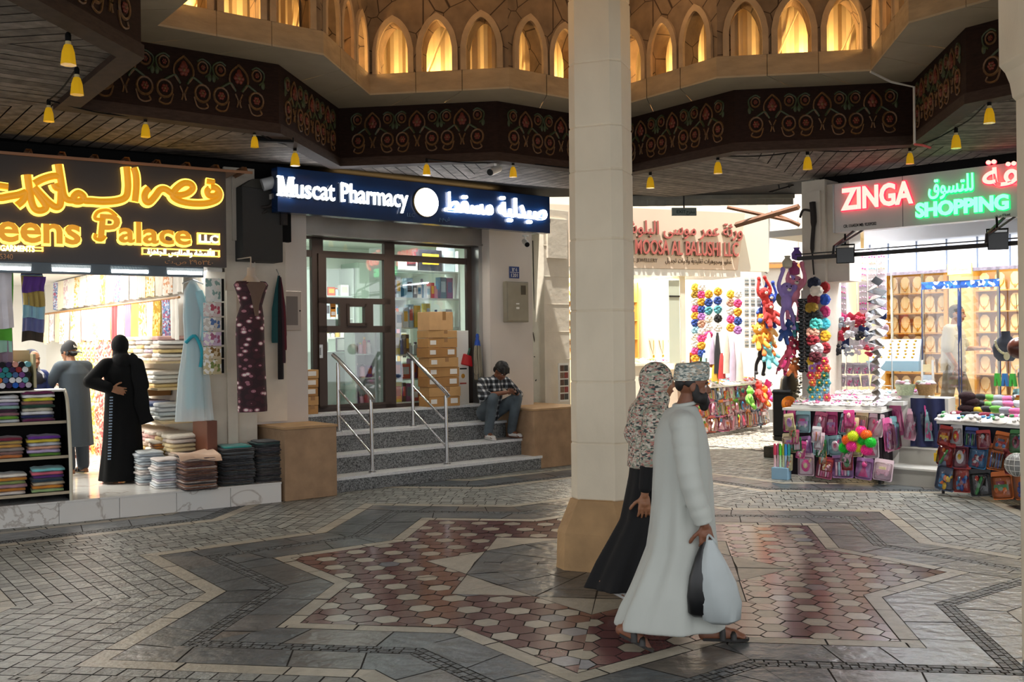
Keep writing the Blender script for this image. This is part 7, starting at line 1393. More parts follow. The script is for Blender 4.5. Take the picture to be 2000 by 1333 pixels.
# bubble tubes in a blue carton, print-faced orange disc, concrete foot and bin
t = thing('blue_carton', 'open light blue carton on the paving holding bubble tubes', 'box', F1, .02, -.10, 0); m = MB(); m.b2(-.11, .11, -.07, .07, 0, .155); part('box_body', m, M('light_blue_box', C('8fb8d4'), .5), t, bevel=.004)
for i, (n_, h) in enumerate((('red', 'd83a5a'), ('pink', 'e86aa8'), ('green', '5ad03a'), ('yellow', 'd8e03a'), ('blue', '2f8fd8'), ('turquoise', '3ac8c0'))):
    t = thing('bubble_tube', '%s capped bubble tube standing in the blue carton' % n_, 'toy', F1, -.065 + i * .037, -.10 + .02 * (i % 2), .155, group='bubble tubes'); m = MB(); m.lathe([(.016, 0), (.016, .16)], 10); part('tube', m, M('tube_' + n_, [.5 + .5 * c for c in C(h)], .3), t, True); m = MB(); m.lathe([(.02, .16), (.02, .27), (.014, .31), (0, .31)], 10); part('cap', m, tm(h) if h in CN else M('cap_' + n_, C(h), .35), t, True)
bx, by = gp(1530, 893); t = thing('litter_bin', 'black lidded litter bin on a post beside the toy stall', 'bin', WORLD, bx + .02, by - .1, 0, RD(-44))
m = MB(); m.b2(-.17, .17, -.13, .13, .32, 1.02); m.b2(-.18, .18, -.14, .14, .98, 1.06); part('bin_body', m, M('bin_black', C('17181a'), .45), t, bevel=.03); m = MB(); m.tube([(0, 0, .0), (0, 0, .36)], .03, 8); part('post', m, dark, t)
m = MB(); m.lathe([(.15, 1.05), (.13, 1.22), (.06, 1.32), (0, 1.33)], 14, (.05, .03, 0)); part('bag', m, M('bin_bag', C('262422'), .35), t, True); m = MB(); m.lathe([(.19, .27), (.2, .33), (.15, .34)], 14, rip=9, ramp=.06); part('bag_hem', m, MATS['bin_bag'], t)
m = MB(); m.b2(-.16, .16, -.14, .14, 0, .17); solo('concrete_foot', m, M('concrete_dark', C('4a463c'), .9, noise=(14, .3), bump=(20, .5)), 'dark concrete block at the foot of the litter bin', 'block', WORLD, bx - .1, by - .02, 0, RD(-44), bevel=.01)
p = atY(1541, 789, 13.6); t = thing('orange_disc', 'round orange toy disc hanging in front of the litter bin', 'toy', WORLD, p[0], 13.6, p[2] - .1); m = MB(); m.ell((0, 0, .1), (.105, .03, .105), 24); part('disc', m, M('disc_orange', C('f08a1c'), .3), t, True); m = MB(); m.ell((0, -.012, .1), (.075, .025, .07), 16); part('print', m, M('disc_print', C('d06a12'), .4, noise=(40, .5)), t, True)
# table tops: trays and rows of small trinket packs
_m = MB(); _m.loft([[(x, y, z) for x, y in ((-.5, -.5), (.5, -.5), (.5, .5), (-.5, .5))] for z in (0, .3)] ); 
def trin(i):
    q = random.Random(70 + i); m = MB(); m.sheet(lambda u, v: (-.5 + u, -.5 + v, .5 * sin(pi * u) * sin(pi * v) + .12 * sin(7 * u + i)), 5, 5, (0, 0, .25), 0)
    for k in range(5): m.ell((q.uniform(-.35, .35), q.uniform(-.35, .35), .65), (.13, .13, .25), 6, 1 + k % 2)
    return m.mesh('trinket_pack', [BXM[10], BXM[1], BXM[2]], True)
TR = [trin(i) for i in range(3)]
def scatter(fr, x0, x1, y, z, n, size, pal, where, grp, seed, rx=.25):
    q = random.Random(seed)
    for i in range(n):
        o = obj('trinket_pack', q.choice(TR), None, fr.w(x0 + (x1 - x0) * (i + .5) / n, y + q.uniform(-.02, .02), z + q.uniform(0, .012)), 0); s = size * q.uniform(.85, 1.15); o.scale = (s, s * 1.1, s * .32); o.rotation_euler = (rx, 0, fr.a + q.uniform(-.3, .3))
        for k, c in enumerate((q.choice(('e8e6e2', 'd8cfd0', 'efe9ea', 'c9c4bc')), q.choice(pal), q.choice(pal))): mset(o, k, tm(c) if c in CN else fab(c))
        tag(o, 'small bagged trinket ' + where, 'trinket', grp)
t = thing('display_steps', 'white stepped trays on the pink stall carrying trinket packs', 'tray', F1, 0, 0, .93)
for i, (y0, y1, z) in enumerate(((.08, .33, .04), (.35, .58, .10), (.60, .92, .17))): m = MB(); m.b2(.1, 1.26 + .2 * i, y0, y1, 0 if i == 0 else z - .05, z); part('tray', m, shop_w, t)
for i, (y, z, x1) in enumerate(((.14, .985, 1.22), (.25, .99, 1.25), (.40, 1.045, 1.3), (.52, 1.05, 1.4), (.66, 1.115, 1.5), (.80, 1.12, 1.6))):
    scatter(F1, .12, x1, y, z, 11, .12, PINK + ('e8e6e2', 'd8cfd0', 'efe9ea'), 'in row %s of the white trays on the pink stall' % ('one', 'two', 'three', 'four', 'five', 'six')[i], 'trinkets on the pink stall, row %d' % i, 40 + i)
# hanging boards behind the stall: cards of hair clips
_m = MB(); _m.b2(-.5, .5, -.02, 0, 0, 1, 0)
for k in range(3): _m.ell((-.3 + k * .3, -.06, .45 + .1 * (k % 2)), (.1, .06, .16), 7, 1)
clip_me = _m.mesh('hair_clip_card', [BXM[10], BXM[1]], 40)
t = thing('hook_board', 'white wire display board behind the pink stall', 'display board', F1, .12, .95, 1.1)
for i in range(8): m = MB(); m.tube([(i * .15, .02, 0), (i * .15, .02, 2.0)], .006, 5); part('wire', m, shop_w, t)
for i in range(3): m = MB(); m.tube([(0, .02, .1 + i * .85), (1.05, .02, .1 + i * .85)], .006, 5); part('wire', m, shop_w, t)
rn_ = ('top', 'second', 'third', 'fourth', 'fifth', 'sixth', 'seventh', 'eighth', 'ninth', 'tenth', 'eleventh', 'lowest')
for r_ in range(12):
    for c in range(8):
        if c == 4 and r_ > 3: continue
        o = obj('hair_clip_card', clip_me, None, F1.w(.16 + c * .125 + (.03 if c > 3 else 0), .93, 2.98 - r_ * .078), F1.a); o.scale = (.115, .3, .078); mset(o, 0, fab(('eeeaec', 'f4f0f2', 'e2dcdf')[(r_ + c) % 3])); mset(o, 1, tm(q.choice(PINK))); tag(o, 'white card of hair clips in the %s row of the wire board' % rn_[r_], 'hair clip', 'hair clip cards, %s row' % rn_[r_])
# bows, bagged dolls and bead packs on the lower board
_m = MB()
for s_ in (-1, 1): _m.loft([[(s_ * x, -.08 + .08 * w_ * sin(a), .55 + .28 * w_ * cos(a)) for a in [2 * pi * k / 10 for k in range(10)]] for x, w_ in ((.02, .3), (.3, 1), (.48, .6))]); _m.loft([[(s_ * (.06 + .02 * k) + .1 * cos(a) * (1 + k), -.05 + .02 * sin(a), .45 - .2 * k) for a in [2 * pi * j / 8 for j in range(8)]] for k in range(3)])
_m.ell((0, -.1, .55), (.08, .08, .12), 8); bow_me = _m.mesh('hair_bow', [BXM[0]], True)
for i in range(26):
    r_, c = divmod(i, 9); cc = ('f4f0f2', 'e8dfe4', 'e84a8a', 'b82a2a', '2a3a6a', 'f2d4e4', '15151c', 'c8304a', 'efe6ea')[(i * 5 + r_) % 9]
    o = obj('hair_bow', bow_me, None, F1.w(.14 + c * .115 + .03 * (r_ % 2), .86 - .02 * r_, 2.02 - r_ * .17), F1.a + q.uniform(-.2, .2)); o.scale = (.17, .16, .22); mset(o, 0, fab(cc)); nm = {'f4f0f2': 'white', 'e8dfe4': 'pearl', 'e84a8a': 'hot pink', 'b82a2a': 'red', '2a3a6a': 'navy', 'f2d4e4': 'blush', '15151c': 'black', 'c8304a': 'crimson', 'efe6ea': 'off-white'}[cc]
    tag(o, '%s hair bow in the %s row under the clip cards' % (nm, ('upper', 'middle', 'lower')[r_]), 'hair bow', 'hair bows, %s row %s' % (('upper', 'middle', 'lower')[r_], nm))
for i in range(16):
    r_, c = divmod(i, 8); pack(F1, .2 + c * .11, .84, 1.19 + r_ * .17, .10, .155, q, ('e9e2ea', 'f4b8d0', 'f2d4e4', 'e86aa8'), 'white bead pack in the %s line above the trays' % ('lower', 'upper')[r_], 'bead packs, %s line' % ('lower', 'upper')[r_], k=2, c='e9e2ea')
for i, (x, y, c, lab) in enumerate(((1.42, .62, 'b8c4a0', 'pale green basket of hair bands at the step end of the pink stall'), (1.66, .70, 'b08a5a', 'tan woven basket of scarves at the step end of the pink stall'))):
    t = thing('basket', lab, 'basket', F1, x, y, 1.10); m = MB(); m.lathe([(.09, 0), (.13, .14), (.125, .14), (.085, .01), (0, .01)], 20); part('basket_body', m, M('basket_%d' % i, C(c), .7, noise=(50, .3)), t, True)
    m = MB(); q2 = random.Random(i)
    for k in range(22): a = q2.uniform(0, 6.28); r_ = q2.uniform(0, .1); m.ell((r_ * cos(a), r_ * sin(a), .13 + q2.uniform(0, .05)), (.04, .03, .02), 7, k % 3)
    part('contents', m, [fab('f2e4e8'), fab('d8a0b0'), fab('c9d4c0')], t, True)
m = MB(); m.b2(1.0, 1.95, .58, 1.0, 0, 1.07); solo('side_cabinet', m, M('cabinet_white', C('e2dfd8'), .5), 'white cabinet under the baskets behind the pink stall', 'cabinet', F1, bevel=.006)
for i in range(15):
    r_, c = divmod(i, 5); h_ = ('2a2a30', 'e8d8dc', 'f4f0f2', 'b8c0cc', 'c8304a')[(i * 3 + r_) % 5]; nm = {'2a2a30': 'charcoal', 'e8d8dc': 'pale rose', 'f4f0f2': 'white', 'b8c0cc': 'silver', 'c8304a': 'red'}[h_]
    m = MB(); q3 = random.Random(i)
    for k in range(16): m.ell((q3.uniform(-.05, .05), q3.uniform(-.02, .02), .02 + q3.uniform(0, .13)), (q3.uniform(.02, .035), .02, q3.uniform(.015, .03)), 7)
    solo('hair_piece', m, fab(h_), '%s frilled hair piece, %s row before the hook board' % (nm, ('upper', 'middle', 'lower')[r_]), 'hair piece', F1, .42 + c * .13, .78 - .04 * r_, 1.98 - r_ * .19, group='%s hair pieces %s' % (nm, r_), smooth=True)
# pier column: sunglasses, pompoms, flowers, shells
_m = MB()
for s_ in (-1, 1): _m.ell((s_ * .037, 0, 0), (.034, .008, .026), 14, 0); _m.tube([(s_ * .07, 0, .008), (s_ * .072, .06, .012), (s_ * .066, .12, -.006)], .004, 5, 1)
_m.tube([(-.07, -.004, .012), (-.02, -.008, .016), (.02, -.008, .016), (.07, -.004, .012)], .006, 6, 1); sung = _m.mesh('sunglasses', [M('lens_dark', C('0c0c10'), .08), M('frame_black', C('15130f'), .3)], True)
sx_ = FZ.px(1575, 640, -.06)[0]
t = thing('sunglasses_stand', 'white upright stand carrying a column of sunglasses on the pier', 'stand', FZ, sx_ - .03, .03, .75); m = MB(); m.b2(-.09, .09, 0, .03, 0, 1.75); part('board', m, M('stand_pale', C('c9c5bd'), .5), t)
for i in range(19):
    o = obj('sunglasses', sung, None, FZ.w(sx_ - .03 + .008 * (i % 2), -.07, 1.42 + i * .052), FZ.a + .15); o.scale = (1.15, 1, 1.1); tag(o, 'dark sunglasses on the white stand, %s of the column' % ('lower third' if i < 7 else 'middle third' if i < 13 else 'upper third'), 'sunglasses', 'sunglasses, %s' % ('lower' if i < 7 else 'middle' if i < 13 else 'upper'))
def scr(name, seed, k=22):
    q = random.Random(seed); m = MB()
    for i in range(k): a = 2 * pi * i / k; m.ell((.05 * cos(a), q.uniform(-.01, .01), .05 * sin(a)), (q.uniform(.02, .032), .035, q.uniform(.02, .032)), 6)
    m.ell((0, -.01, 0), (.045, .03, .045), 8); return m.mesh(name, [BXM[0]], True)
SCR = [scr('scrunchie', s_) for s_ in (1, 2, 3)]
pxs = FZ.px(1592, 600, -.12)[0]
SCN = (('1a2038', 'navy'), ('f0e4d4', 'cream'), ('7a1420', 'dark red'), ('a8862a', 'gold'), ('101014', 'black'), ('4ac0b8', 'turquoise'), ('d09a84', 'peach'), ('8a1224', 'crimson'), ('f4e6ec', 'pale pink'), ('5a0f20', 'wine'))
for i, (c, n_) in enumerate(SCN):
    o = obj('scrunchie', SCR[i % 3], None, FZ.w(pxs + .035 * sin(i * 1.7), -.14 - .01 * (i % 2), 2.58 - i * .108), FZ.a); o.scale = (1.25, 1.25, 1.05); mset(o, 0, fab(c)); tag(o, '%s fluffy scrunchie hanging on the pier beside the sunglasses' % n_, 'scrunchie', 'scrunchies on the pier')
for i, (c, n_) in enumerate((('b82a2a', 'red'), ('3a6ad8', 'blue'), ('e84a8a', 'hot pink'), ('4ac0d8', 'aqua'), ('d8a01c', 'amber'), ('8a1224', 'ruby'))):
    o = obj('scrunchie', SCR[i % 3], None, FZ.w(pxs + .10, -.04, 2.52 - i * .16), FZ.a); mset(o, 0, fab(c)); tag(o, '%s smaller scrunchie in the second string on the pier' % n_, 'scrunchie', 'second scrunchie string')
_m = MB()
for k in range(6): a = k * pi / 3; _m.ell((.028 * cos(a), 0, .028 * sin(a)), (.02, .01, .02), 8, 0)
_m.ell((0, -.01, 0), (.014, .012, .014), 8, 1); flo_me = _m.mesh('flower_clip', [BXM[0], BXM[4]], True)
fx_ = FZ.px(1596, 780, -.15)[0]
t = thing('flower_lattice', 'white lattice strip with artificial flower clips at the end of the pink stall', 'display strip', FZ, fx_, -.1, .62); m = MB()
for x in (-.14, .14): m.b2(x - .012, x + .012, 0, .02, 0, .95)
for k in range(12): m.tube([(-.14, .01, .05 + k * .08), (.14, .01, .11 + k * .08)], .006, 5)
part('lattice', m, shop_w, t)
fcn = (('f2c83a', 'yellow'), ('e8607a', 'rose'), ('5aa8b8', 'teal'), ('e06a4a', 'coral'), ('b878c8', 'lilac'), ('f2eef0', 'white'), ('8fc0d8', 'pale blue'), ('3a7a6a', 'deep green'), ('d83a5a', 'red'))
for i in range(30):
    r_, c = divmod(i, 3); h, n_ = fcn[(i * 4 + r_) % 9]; o = obj('flower_clip', flo_me, None, FZ.w(fx_ - .1 + c * .1 + .03 * (r_ % 2), -.13, 1.55 - r_ * .095), FZ.a); o.scale = (1.25,) * 3; mset(o, 0, fab(h)); tag(o, '%s flower clip on the white lattice, %s part' % (n_, 'upper' if r_ < 3 else 'middle' if r_ < 7 else 'lower'), 'flower clip', '%s flower clips' % n_)
t = thing('shell_strand', 'long strand of white and dark shells hanging at the bin side of the pink stall', 'strand', FZ, FZ.px(1561, 800, -.2)[0], -.2, .45); m = MB(); q2 = random.Random(4)
for i in range(60): a = q2.uniform(0, 6.28); m.ell((.028 * cos(a), .028 * sin(a), i * .0155), (.02, .016, .012), 7, 1 if q2.random() < .25 else 0)
part('shells', m, [M('shell', C('d8d2c0'), .35), M('shell_dark', C('3a3c34'), .4)], t, True)
# silvery foil zigzag
p = FZ.px(1713, 545, -.1); pb_ = FZ.px(1716, 782, -.1); m = MB(); n = 24
zz = [(p[0] + (.10 if i % 2 else -.10) * (1 - .5 * (i < 2)) * (.6 if i > 13 else 1), p[1] + (pb_[1] - p[1]) * i / n) for i in range(n + 1)]
for i in range(n): (x0, z0_), (x1, z1_) = zz[i], zz[i + 1]; m.add([(x0, -.07, z0_ - .035), (x1, -.07, z1_ - .035), (x1, .07, z1_ + .035), (x0, .07, z0_ + .035), (x0, -.067, z0_ - .03), (x1, -.067, z1_ - .03), (x1, .073, z1_ + .04), (x0, .073, z0_ + .04)], [(0, 1, 2, 3), (7, 6, 5, 4), (0, 4, 5, 1), (3, 2, 6, 7)])
m.tube([(p[0], 0, p[1] + .02), (p[0], 0, 2.9)], .003, 4); solo('foil_spiral', m, M('foil', C('9a9a9c'), .22, .9), 'long silvery grey zigzag foil decoration hanging between stall and jewellery window', 'decoration', FZ, 0, -.1, 0)
# ---------------------------------------------------------------- plush toys
def plush(kind):
    m = MB()
    if kind == 'monkey':
        m.ell((0, 0, 0), (.07, .06, .1), 10); m.ell((0, -.01, .16), (.075, .065, .07), 12); m.ell((-.085, 0, .17), (.025, .015, .03), 8); m.ell((.085, 0, .17), (.025, .015, .03), 8)
        for s_ in (-1, 1): m.tube(cr([(s_ * .05, 0, .07), (s_ * .11, -.02, .18), (s_ * .05, -.02, .36)], 4), .025, 8); m.ell((s_ * .05, -.02, .38), .034, 8); m.tube(cr([(s_ * .04, 0, -.07), (s_ * .07, -.02, -.18), (s_ * .06, -.03, -.3)], 4), .028, 8); m.ell((s_ * .06, -.05, -.31), (.035, .05, .03), 8)
        m.tube(cr([(0, .03, -.08), (-.04, .05, -.25), (-.02, .03, -.42)], 4), .014, 8)
    else:
        m.ell((0, 0, 0), (.085, .075, .1), 12); m.ell((0, -.01, .15), (.08, .07, .07), 12)
        for s_ in (-1, 1): m.ell((s_ * .06, 0, .21), .03, 8); m.cap((s_ * .07, -.02, .05), (s_ * .13, -.05, -.02), .035, .03, 8); m.cap((s_ * .05, -.03, -.07), (s_ * .08, -.09, -.14), .042, .04, 8)
    m.ell((0, -.065, .14), (.035, .025, .028), 10); return remesh(m, 'body', [BXM[0]], .011, 3)
PL = {k: plush(k) for k in ('monkey', 'bear')}
_m = MB()
for s_ in (-1, 1): _m.ell((s_ * .028, -.072, .18), .008, 8, 0)
_m.ell((0, -.092, .15), (.01, .007, .007), 8, 0); pface = _m.mesh('face', [black], True); _m = MB(); _m.ell((0, -.074, .14), (.028, .022, .022), 10); pmuz = _m.mesh('muzzle', [BXM[7]], True)
def toy(kind, c, n_, fr, x, y, z, sc, rot, where, grp):
    t = thing('plush_toy', '%s plush %s %s' % (n_, kind, where), 'plush toy', fr, x, y, z, 0, grp); t.scale = (sc,) * 3; t.rotation_euler = (rot[0], rot[1], fr.a + rot[2]); o = obj('body', PL[kind], t); mset(o, 0, fab(c)); obj('face', pface, t); obj('muzzle', pmuz, t)
def at_(px, py, Y): return atY(px, py, Y)
for i, (px, py, k, c, n_, sc, rot) in enumerate(((1536, 590, 'monkey', 'a18ad0', 'lavender', 1.15, (0, 0, .2)), (1552, 575, 'monkey', 'e890a8', 'pink', 1.1, (0, .1, -.1)), (1533, 650, 'bear', '2a4a8a', 'navy', .8, (.3, .4, .4)), (1553, 640, 'bear', '4aa0a8', 'teal', .7, (0, -.3, 0)), (1540, 690, 'monkey', '8a1f3a', 'wine', .8, (0, .5, .3)), (1533, 712, 'bear', 'd83a7a', 'magenta', .75, (.2, .6, .2)), (1550, 720, 'bear', 'b0602a', 'brown', .7, (0, .2, -.3)), (1553, 675, 'bear', 'c02a4a', 'red', .7, (0, -.2, .1)))):
    p = at_(px, py, 13.45 + .04 * (i % 2)); toy(k, c, n_, WORLD, p[0], p[1], p[2], sc, rot, 'hanging in the bunch at the passage side of the pier', 'plush bunch on the pier')
for i, (px, py, c, n_) in enumerate(((1556, 497, '6a4a9a', 'purple'), (1552, 527, '9a3a6a', 'plum'), (1538, 513, 'c8c0a8', 'sand'))):
    p = at_(px, py, 13.4); o = solo('drawstring_bag', MB().lathe([(.02, 0), (.06, .02), (.065, .09), (.03, .14), (.04, .17)], 14, rip=6, ramp=.1), fab(c), '%s little drawstring bag hanging at the end of the steel rail' % n_, 'bag', WORLD, p[0], p[1], p[2] - .08, smooth=True)
t = thing('straw_hat', 'olive straw hat hanging by the plush bunch at the pier', 'hat', WORLD, *at_(1530, 587, 13.7), 0); m = MB(); m.lathe([(.12, 0), (.09, .02), (.07, .05), (.06, .1), (0, .11)], 20); part('crown', m, M('straw', C('8a8460'), .8, noise=(40, .2)), t, True); t.rotation_euler = (1.2, 0, .4)
# ---------------------------------------------------------------- stall by the picture edge
q = random.Random(33)
for z, h, w, nm in ((.05, .32, .22, 'bottom row'), (.33, .28, .18, 'middle row'), (.57, .24, .17, 'top row')):
    x = .0; j = 0
    while x < 1.45:
        w2 = w * q.uniform(.85, 1.15); pack(F2, x + w2 / 2, -.04 + .12 * z, z + q.uniform(-.02, .02), w2, h * q.uniform(.92, 1.1), q, MULTI, '%s of the dark stall, %s' % (nm, ('end at the steps', 'second from the steps', 'third from the steps', 'fourth from the steps', 'fifth from the steps', 'near the picture edge', 'near the picture edge', 'near the picture edge')[min(j, 7)]), 'packets on the dark stall, ' + nm, rx=-.1); x += w2 + .008; j += 1
scatter(F2, .0, 1.5, .10, .885, 9, .19, ('e8e6e2', '2f7fb8', '3a8a4a', 'f4f0e8'), 'laid as a white pack along the front of the dark stall', 'white packs on the dark stall', 50)
_m = MB(); _m.loft([[(x, .5 * w_ * cos(a), .5 + .5 * w_ * sin(a) * (1 + .2 * sin(3 * a))) for a in [2 * pi * k / 12 for k in range(12)]] for x, w_ in ((-.5, .5), (-.3, .9), (0, 1), (.3, .85), (.5, .4))]); sock_roll = _m.mesh('rolled_socks', [BXM[0]], True)
HCN = (('8a1f3a', 'wine'), ('15151c', 'black'), ('e87ab0', 'pink'), ('f0ecea', 'white'), ('e8c83a', 'yellow'), ('b0b4c0', 'grey'), ('2a2f3a', 'charcoal'), ('c8a8d0', 'lilac'), ('6ab04a', 'green'), ('d8e4ea', 'ice blue'))
for i in range(46):
    r_, c = divmod(i, 12); h, n_ = HCN[(i * 7 + r_ * 3) % 10] if i > 5 else HCN[(0, 1, 1, 0, 6, 1)[i]]
    o = obj('rolled_socks', sock_roll, None, F2.w(.12 + c * .115 + .05 * (r_ % 2), .26 + r_ * .15, .88 + r_ * .06 + q.uniform(0, .03)), F2.a + q.uniform(-.8, .8)); o.scale = (.15, .10, .085); mset(o, 0, fab(h)); tag(o, '%s rolled socks on the dark stall, %s row' % (n_, ('front', 'second', 'third', 'back')[r_]), 'socks', '%s socks, row %d' % (n_, r_))
t = thing('black_wool_hat', 'dark wine and black knitted hats heaped at the step end of the dark stall', 'hat', F2, .17, .42, .94)
m = MB(); m.ell((0, 0, .05), (.12, .1, .06), 14); m.ell((.02, .02, .13), (.11, .09, .06), 14); m.ell((-.01, 0, .2), (.1, .09, .055), 14); part('knit', m, M('knit', C('2a1218'), .95, noise=(60, .4), bump=(60, .6)), t, True)
p = F2.w(1.02, -.12, .42); t = thing('net_ball', 'grey ball in a white net hanging on the dark stall', 'ball', F2, 1.02, -.14, .45); m = MB(); m.ell((0, 0, 0), .125, 20); part('ball', m, M('ball_grey', C('8a8a88'), .4, noise=(6, .2)), t, True); m = MB()
for k in range(7): a = k * pi / 7; m.tube([(.128 * cos(t_) * cos(a), .128 * cos(t_) * sin(a), .128 * sin(t_)) for t_ in [2 * pi * j / 20 for j in range(21)]], .003, 4)
for z in (-.06, .0, .06): r_ = sqrt(.128 ** 2 - z * z); m.tube([(r_ * cos(a), r_ * sin(a), z) for a in [2 * pi * j / 20 for j in range(21)]], .003, 4)
part('net', m, shop_w, t)
for i, (x, z, w, h, c, k) in enumerate(((.72, 1.24, .17, .24, 'e9e2ea', 3), (.92, 1.24, .17, .24, 'c8d8e4', 3), (.68, 1.02, .17, .22, '8fc8d0', 1), (.88, 1.02, .2, .2, 'e9e2ea', 2), (1.1, 1.04, .18, .22, 'f4b8d0', 2))): pack(F2, x, .72 - .05 * (i // 2), z, w, h, q, MULTI, 'back of the dark stall, %s' % ('upper one at the steps', 'upper one beside the bust', 'lower one at the steps', 'lower middle one', 'lower one at the edge')[i], 'packs at the back of the dark stall', k=k, c=c)
t = thing('wire_rack', 'thin wire rack at the back of the dark stall holding upright packs', 'rack', F2, .55, .80, .86)
for i in range(5): m = MB(); m.tube([(i * .16, 0, 0), (i * .16, 0, .64)], .005, 5); part('wire', m, shop_w, t)
for z in (.15, .4, .64): m = MB(); m.tube([(0, 0, z), (.64, 0, z)], .005, 5); part('wire', m, shop_w, t)
t = thing('toy_letters', 'green and blue toy letters hanging at the back of the dark stall', 'toy', F2, .5, .66, 1.26); m = MB()
for i, (dx, c) in enumerate(((-.09, 0), (0, 1), (.09, 0))): m.prism([(dx - .04, 0), (dx - .015, 0), (dx - .005, .09), (dx + .015, 0), (dx + .04, .0), (dx + .02, .15), (dx - .03, .15)], -.02, .02, c, 'y')
part('letters', m, [M('toy_green', C('3aa03a'), .4), M('toy_blue', C('2a6aa8'), .4)], t)
for i, (px, py, c, n_) in enumerate(((1838, 885, 'e0c020', 'yellow'), (1852, 878, '5a7a3a', 'olive'))): p = atY(px, py, 11.75); m = MB(); m.box(0, 0, 0, .1, .05, .06); m.box(-.06, 0, -.05, .05, .05, .1); m.box(.05, 0, .04, .06, .05, .05); solo('toy_block', m, tm('e8c030') if i == 0 else M('olive_toy', C(c), .4), '%s angular toy sticking out at the step end of the dark stall' % n_, 'toy', WORLD, p[0], p[1], p[2], .3, bevel=.006)
p = atY(1972, 655, 11.9); t = thing('necklace_bust', 'grey velvet bust wearing a pale stone necklace behind the dark stall', 'bust', WORLD, p[0], p[1] + .1, 1.55, RD(-20)); m = MB(); m.loft([[(w_ * cos(a), .5 * w_ * sin(a) + o, z) for a in [2 * pi * k / 16 for k in range(16)]] for z, w_, o in ((0, .08, 0), (.06, .13, 0), (.16, .15, 0), (.24, .12, 0), (.30, .055, 0), (.36, .05, 0))]); part('bust', m, M('velvet_grey', C('565a66'), .8), t, True)
m = MB()
for k in range(19): a = pi * (.02 + .96 * k / 18); m.ell((.12 * cos(a), -.085, .25 - .16 * sin(a)), .016, 8)
m.ell((0, -.09, .06), (.035, .015, .05), 10); part('necklace', m, M('pale_stone', C('d8cfa8'), .35), t, True)
p = atY(1990, 680, 11.0); t = thing('brown_ball', 'dark brown ball hanging at the picture edge above the dark stall', 'ball', WORLD, p[0], p[1], p[2]); m = MB(); m.ell((0, 0, 0), .12, 20); part('ball', m, M('ball_brown', C('5a2f24'), .3), t, True); m = MB(); m.tube([(0, 0, .12), (0, .05, .6)], .003, 4); part('string', m, black, t)
# ---------------------------------------------------------------- passage display (frame FD)
stall('low display table in the passage hung with bright toys', FD, 2.5, .9, .95, M('stall_passage', C('6a5a58'), .9))
q = random.Random(44)
for z, h, w, nm in ((.08, .34, .26, 'bottom row'), (.38, .32, .22, 'middle row'), (.66, .32, .24, 'top row')):
    x = -.5 if z > .1 else -.2; j = 0
    while x < 2.45: w2 = w * q.uniform(.8, 1.2); pack(FD, x + w2 / 2, -.04 + .14 * z, z + q.uniform(-.02, .02), w2, h * q.uniform(.9, 1.1), q, BRIGHT + PINK[:2], 'on the passage table, %s, %s' % (nm, ('near end', 'second from the near end', 'third from the near end', 'near the middle', 'middle', 'past the middle', 'sixth along', 'far part', 'far part', 'far end', 'far end', 'far end', 'far end', 'far end')[min(j, 13)]), 'bright packets in the passage, ' + nm, rx=-.12); x += w2 + .005; j += 1
scatter(FD, -.3, 2.45, .16, .97, 15, .2, BRIGHT, 'in the front line on the passage table', 'front trinkets on the passage table', 51); scatter(FD, -.3, 2.45, .42, 1.0, 14, .22, BRIGHT, 'in the rear line on the passage table', 'rear trinkets on the passage table', 52)
for i, (x, c, n_) in enumerate(((1.95, 'e8403a', 'red'), (2.2, 'e87a2a', 'orange'), (2.35, 'e83a8a', 'hot pink'), (1.55, '7ac84a', 'lime'))): toy('bear', c, n_, FD, x, -.12, .75 - .1 * (i % 2), 1.1, (0, .1 * i, .3), 'hanging at the far end of the passage table', 'plush at the passage table')
for col, (px, y0, y1, n) in enumerate(((1358, 562, 700, 11), (1370, 562, 690, 10), (1384, 575, 655, 6), (1427, 575, 640, 5), (1441, 575, 645, 5), (1402, 570, 640, 5))):
    for i in range(n):
        py = y0 + (y1 - y0) * i / max(1, n - 1); p = atY(px, py, 18.95); h, n_ = (fcn[i % 9], SCN[(i * 3 + col) % 10], ('f4f0ee', 'white'), ('e84a8a', 'hot pink'), ('e8a82a', 'golden'), ('2a4a9a', 'blue'))[(i + col * 2) % 6]
        o = obj('scrunchie', SCR[i % 3], None, p, RD(20)); o.scale = (1.15, 1.15, 1.1); mset(o, 0, fab(h)); tag(o, '%s scrunchie hanging in the passage display, %s string' % (n_, ('first', 'second', 'third', 'fifth', 'sixth', 'fourth')[col]), 'scrunchie', 'passage scrunchies %d' % col)
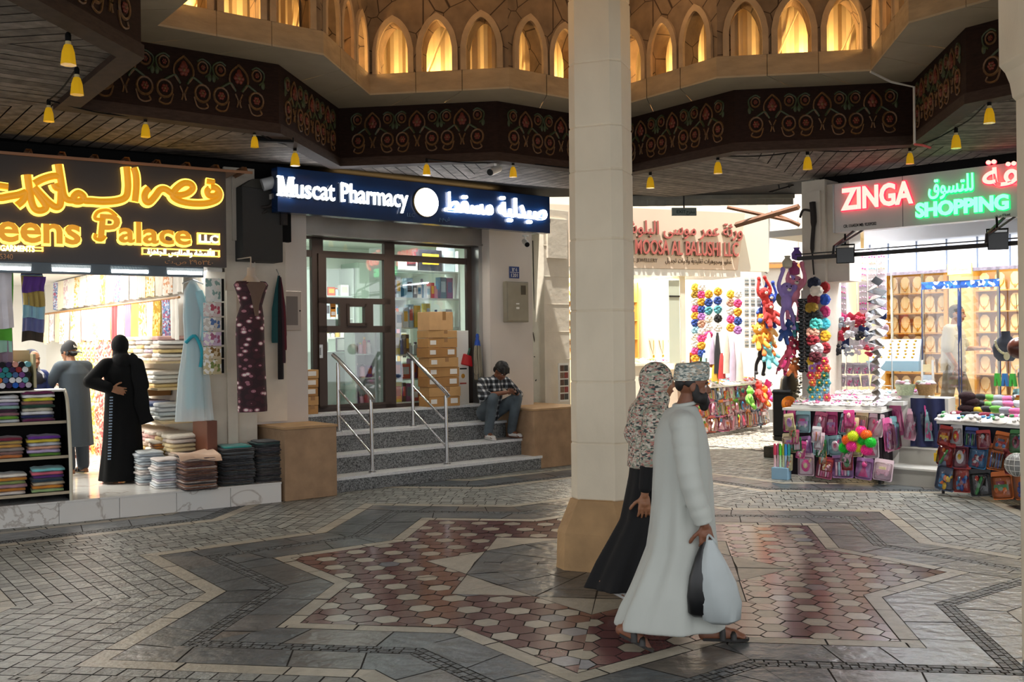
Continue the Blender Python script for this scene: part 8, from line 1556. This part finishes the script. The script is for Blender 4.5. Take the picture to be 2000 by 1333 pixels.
# clothes-like hangings, earring cards, plush tower
_m = MB(); _m.b2(-.5, .5, -.02, 0, 0, 1, 0)
for k in range(4):
    for j in range(2): _m.ell((-.33 + k * .22, -.04, .3 + j * .4), (.05, .04, .12), 6, 1)
ear_me = _m.mesh('earring_card', [BXM[10], BXM[5]], 40)
for r_ in range(7):
    for c in range(3): p = atY(1458 + c * 12, 560 + r_ * 20, 19.4); o = obj('earring_card', ear_me, None, p, RD(25)); o.scale = (.11, .3, .17); mset(o, 0, fab(('e4e8e6', 'd4dcdc', 'eef0ee')[(r_ + c) % 3])); mset(o, 1, fab('5a6468')); tag(o, 'pale card of earrings in the passage display, %s row' % rn_[r_], 'earrings', 'earring cards, %s row' % rn_[r_])
for i, (px, py, k, c, n_) in enumerate(((1496, 590, 'monkey', 'c8302f', 'red'), (1503, 600, 'monkey', '2a48b0', 'blue'), (1492, 612, 'bear', '3a58b8', 'royal blue'), (1505, 618, 'bear', 'b02a2a', 'dark red'), (1488, 640, 'bear', 'e8902a', 'orange'), (1500, 650, 'bear', 'd8b07a', 'tan'), (1483, 662, 'bear', 'e8a83a', 'amber'), (1497, 675, 'bear', 'e07030', 'burnt orange'), (1488, 692, 'monkey', '1f1c22', 'black'), (1503, 698, 'bear', '6ac0d0', 'aqua'))): p = atY(px, py, 19.3 + .06 * (i % 3)); toy(k, c, n_, WORLD, p[0], p[1], p[2], 1.25, (0, .2 * (i % 3) - .2, .2), 'in the hanging plush column at the mouth of the alley', 'plush column in the passage')
for i, (px, y0, y1, c, n_) in enumerate(((1385, 650, 700, 'f0eeec', 'white'), (1392, 660, 712, 'b8a8c0', 'lilac'), (1402, 650, 730, '1c1c20', 'black'), (1410, 690, 740, 'c03a3a', 'red'), (1397, 700, 745, 'd8a83a', 'mustard'), (1420, 650, 730, 'd8c8b8', 'beige'), (1432, 660, 745, 'c8b8d0', 'mauve'), (1445, 680, 745, 'e4d8c8', 'ivory'), (1376, 690, 740, '9ac0c8', 'pale teal'))):
    a_, b_2 = atY(px, y0, 18.9), atY(px, y1, 18.9); m = MB(); h_2 = a_[2] - b_2[2]; m.loft([[(w_ * .5 * cos(a), .03 * sin(a) * (1 + .3 * cos(4 * a)), z) for a in [2 * pi * k / 12 for k in range(12)]] for z, w_ in ((0, .18), (h_2 * .5, .15), (h_2 * .9, .07), (h_2, .02))]); solo('hanging_shawl', m, fab(c), '%s shawl hanging in the passage display below the scrunchies' % n_, 'shawl', WORLD, *b_2, RD(25), smooth=True)
_ = [pack(FM, FM.px(1352 + 17 * i, 740, .0)[0], -.02 - .05 * i, 1.3 + .03 * (i % 2), .16, .3, q, BRIGHT, 'standing on the counter below the pompom strings, %s' % ('first', 'second', 'third')[i], 'packs on the passage counter') for i in range(3)]
scatter(FM, .45, 1.3, .12, 1.44, 7, .2, BRIGHT + ('e9e2ea',), 'on the passage counter before the velvet boards', 'trinkets on the passage counter', 53)
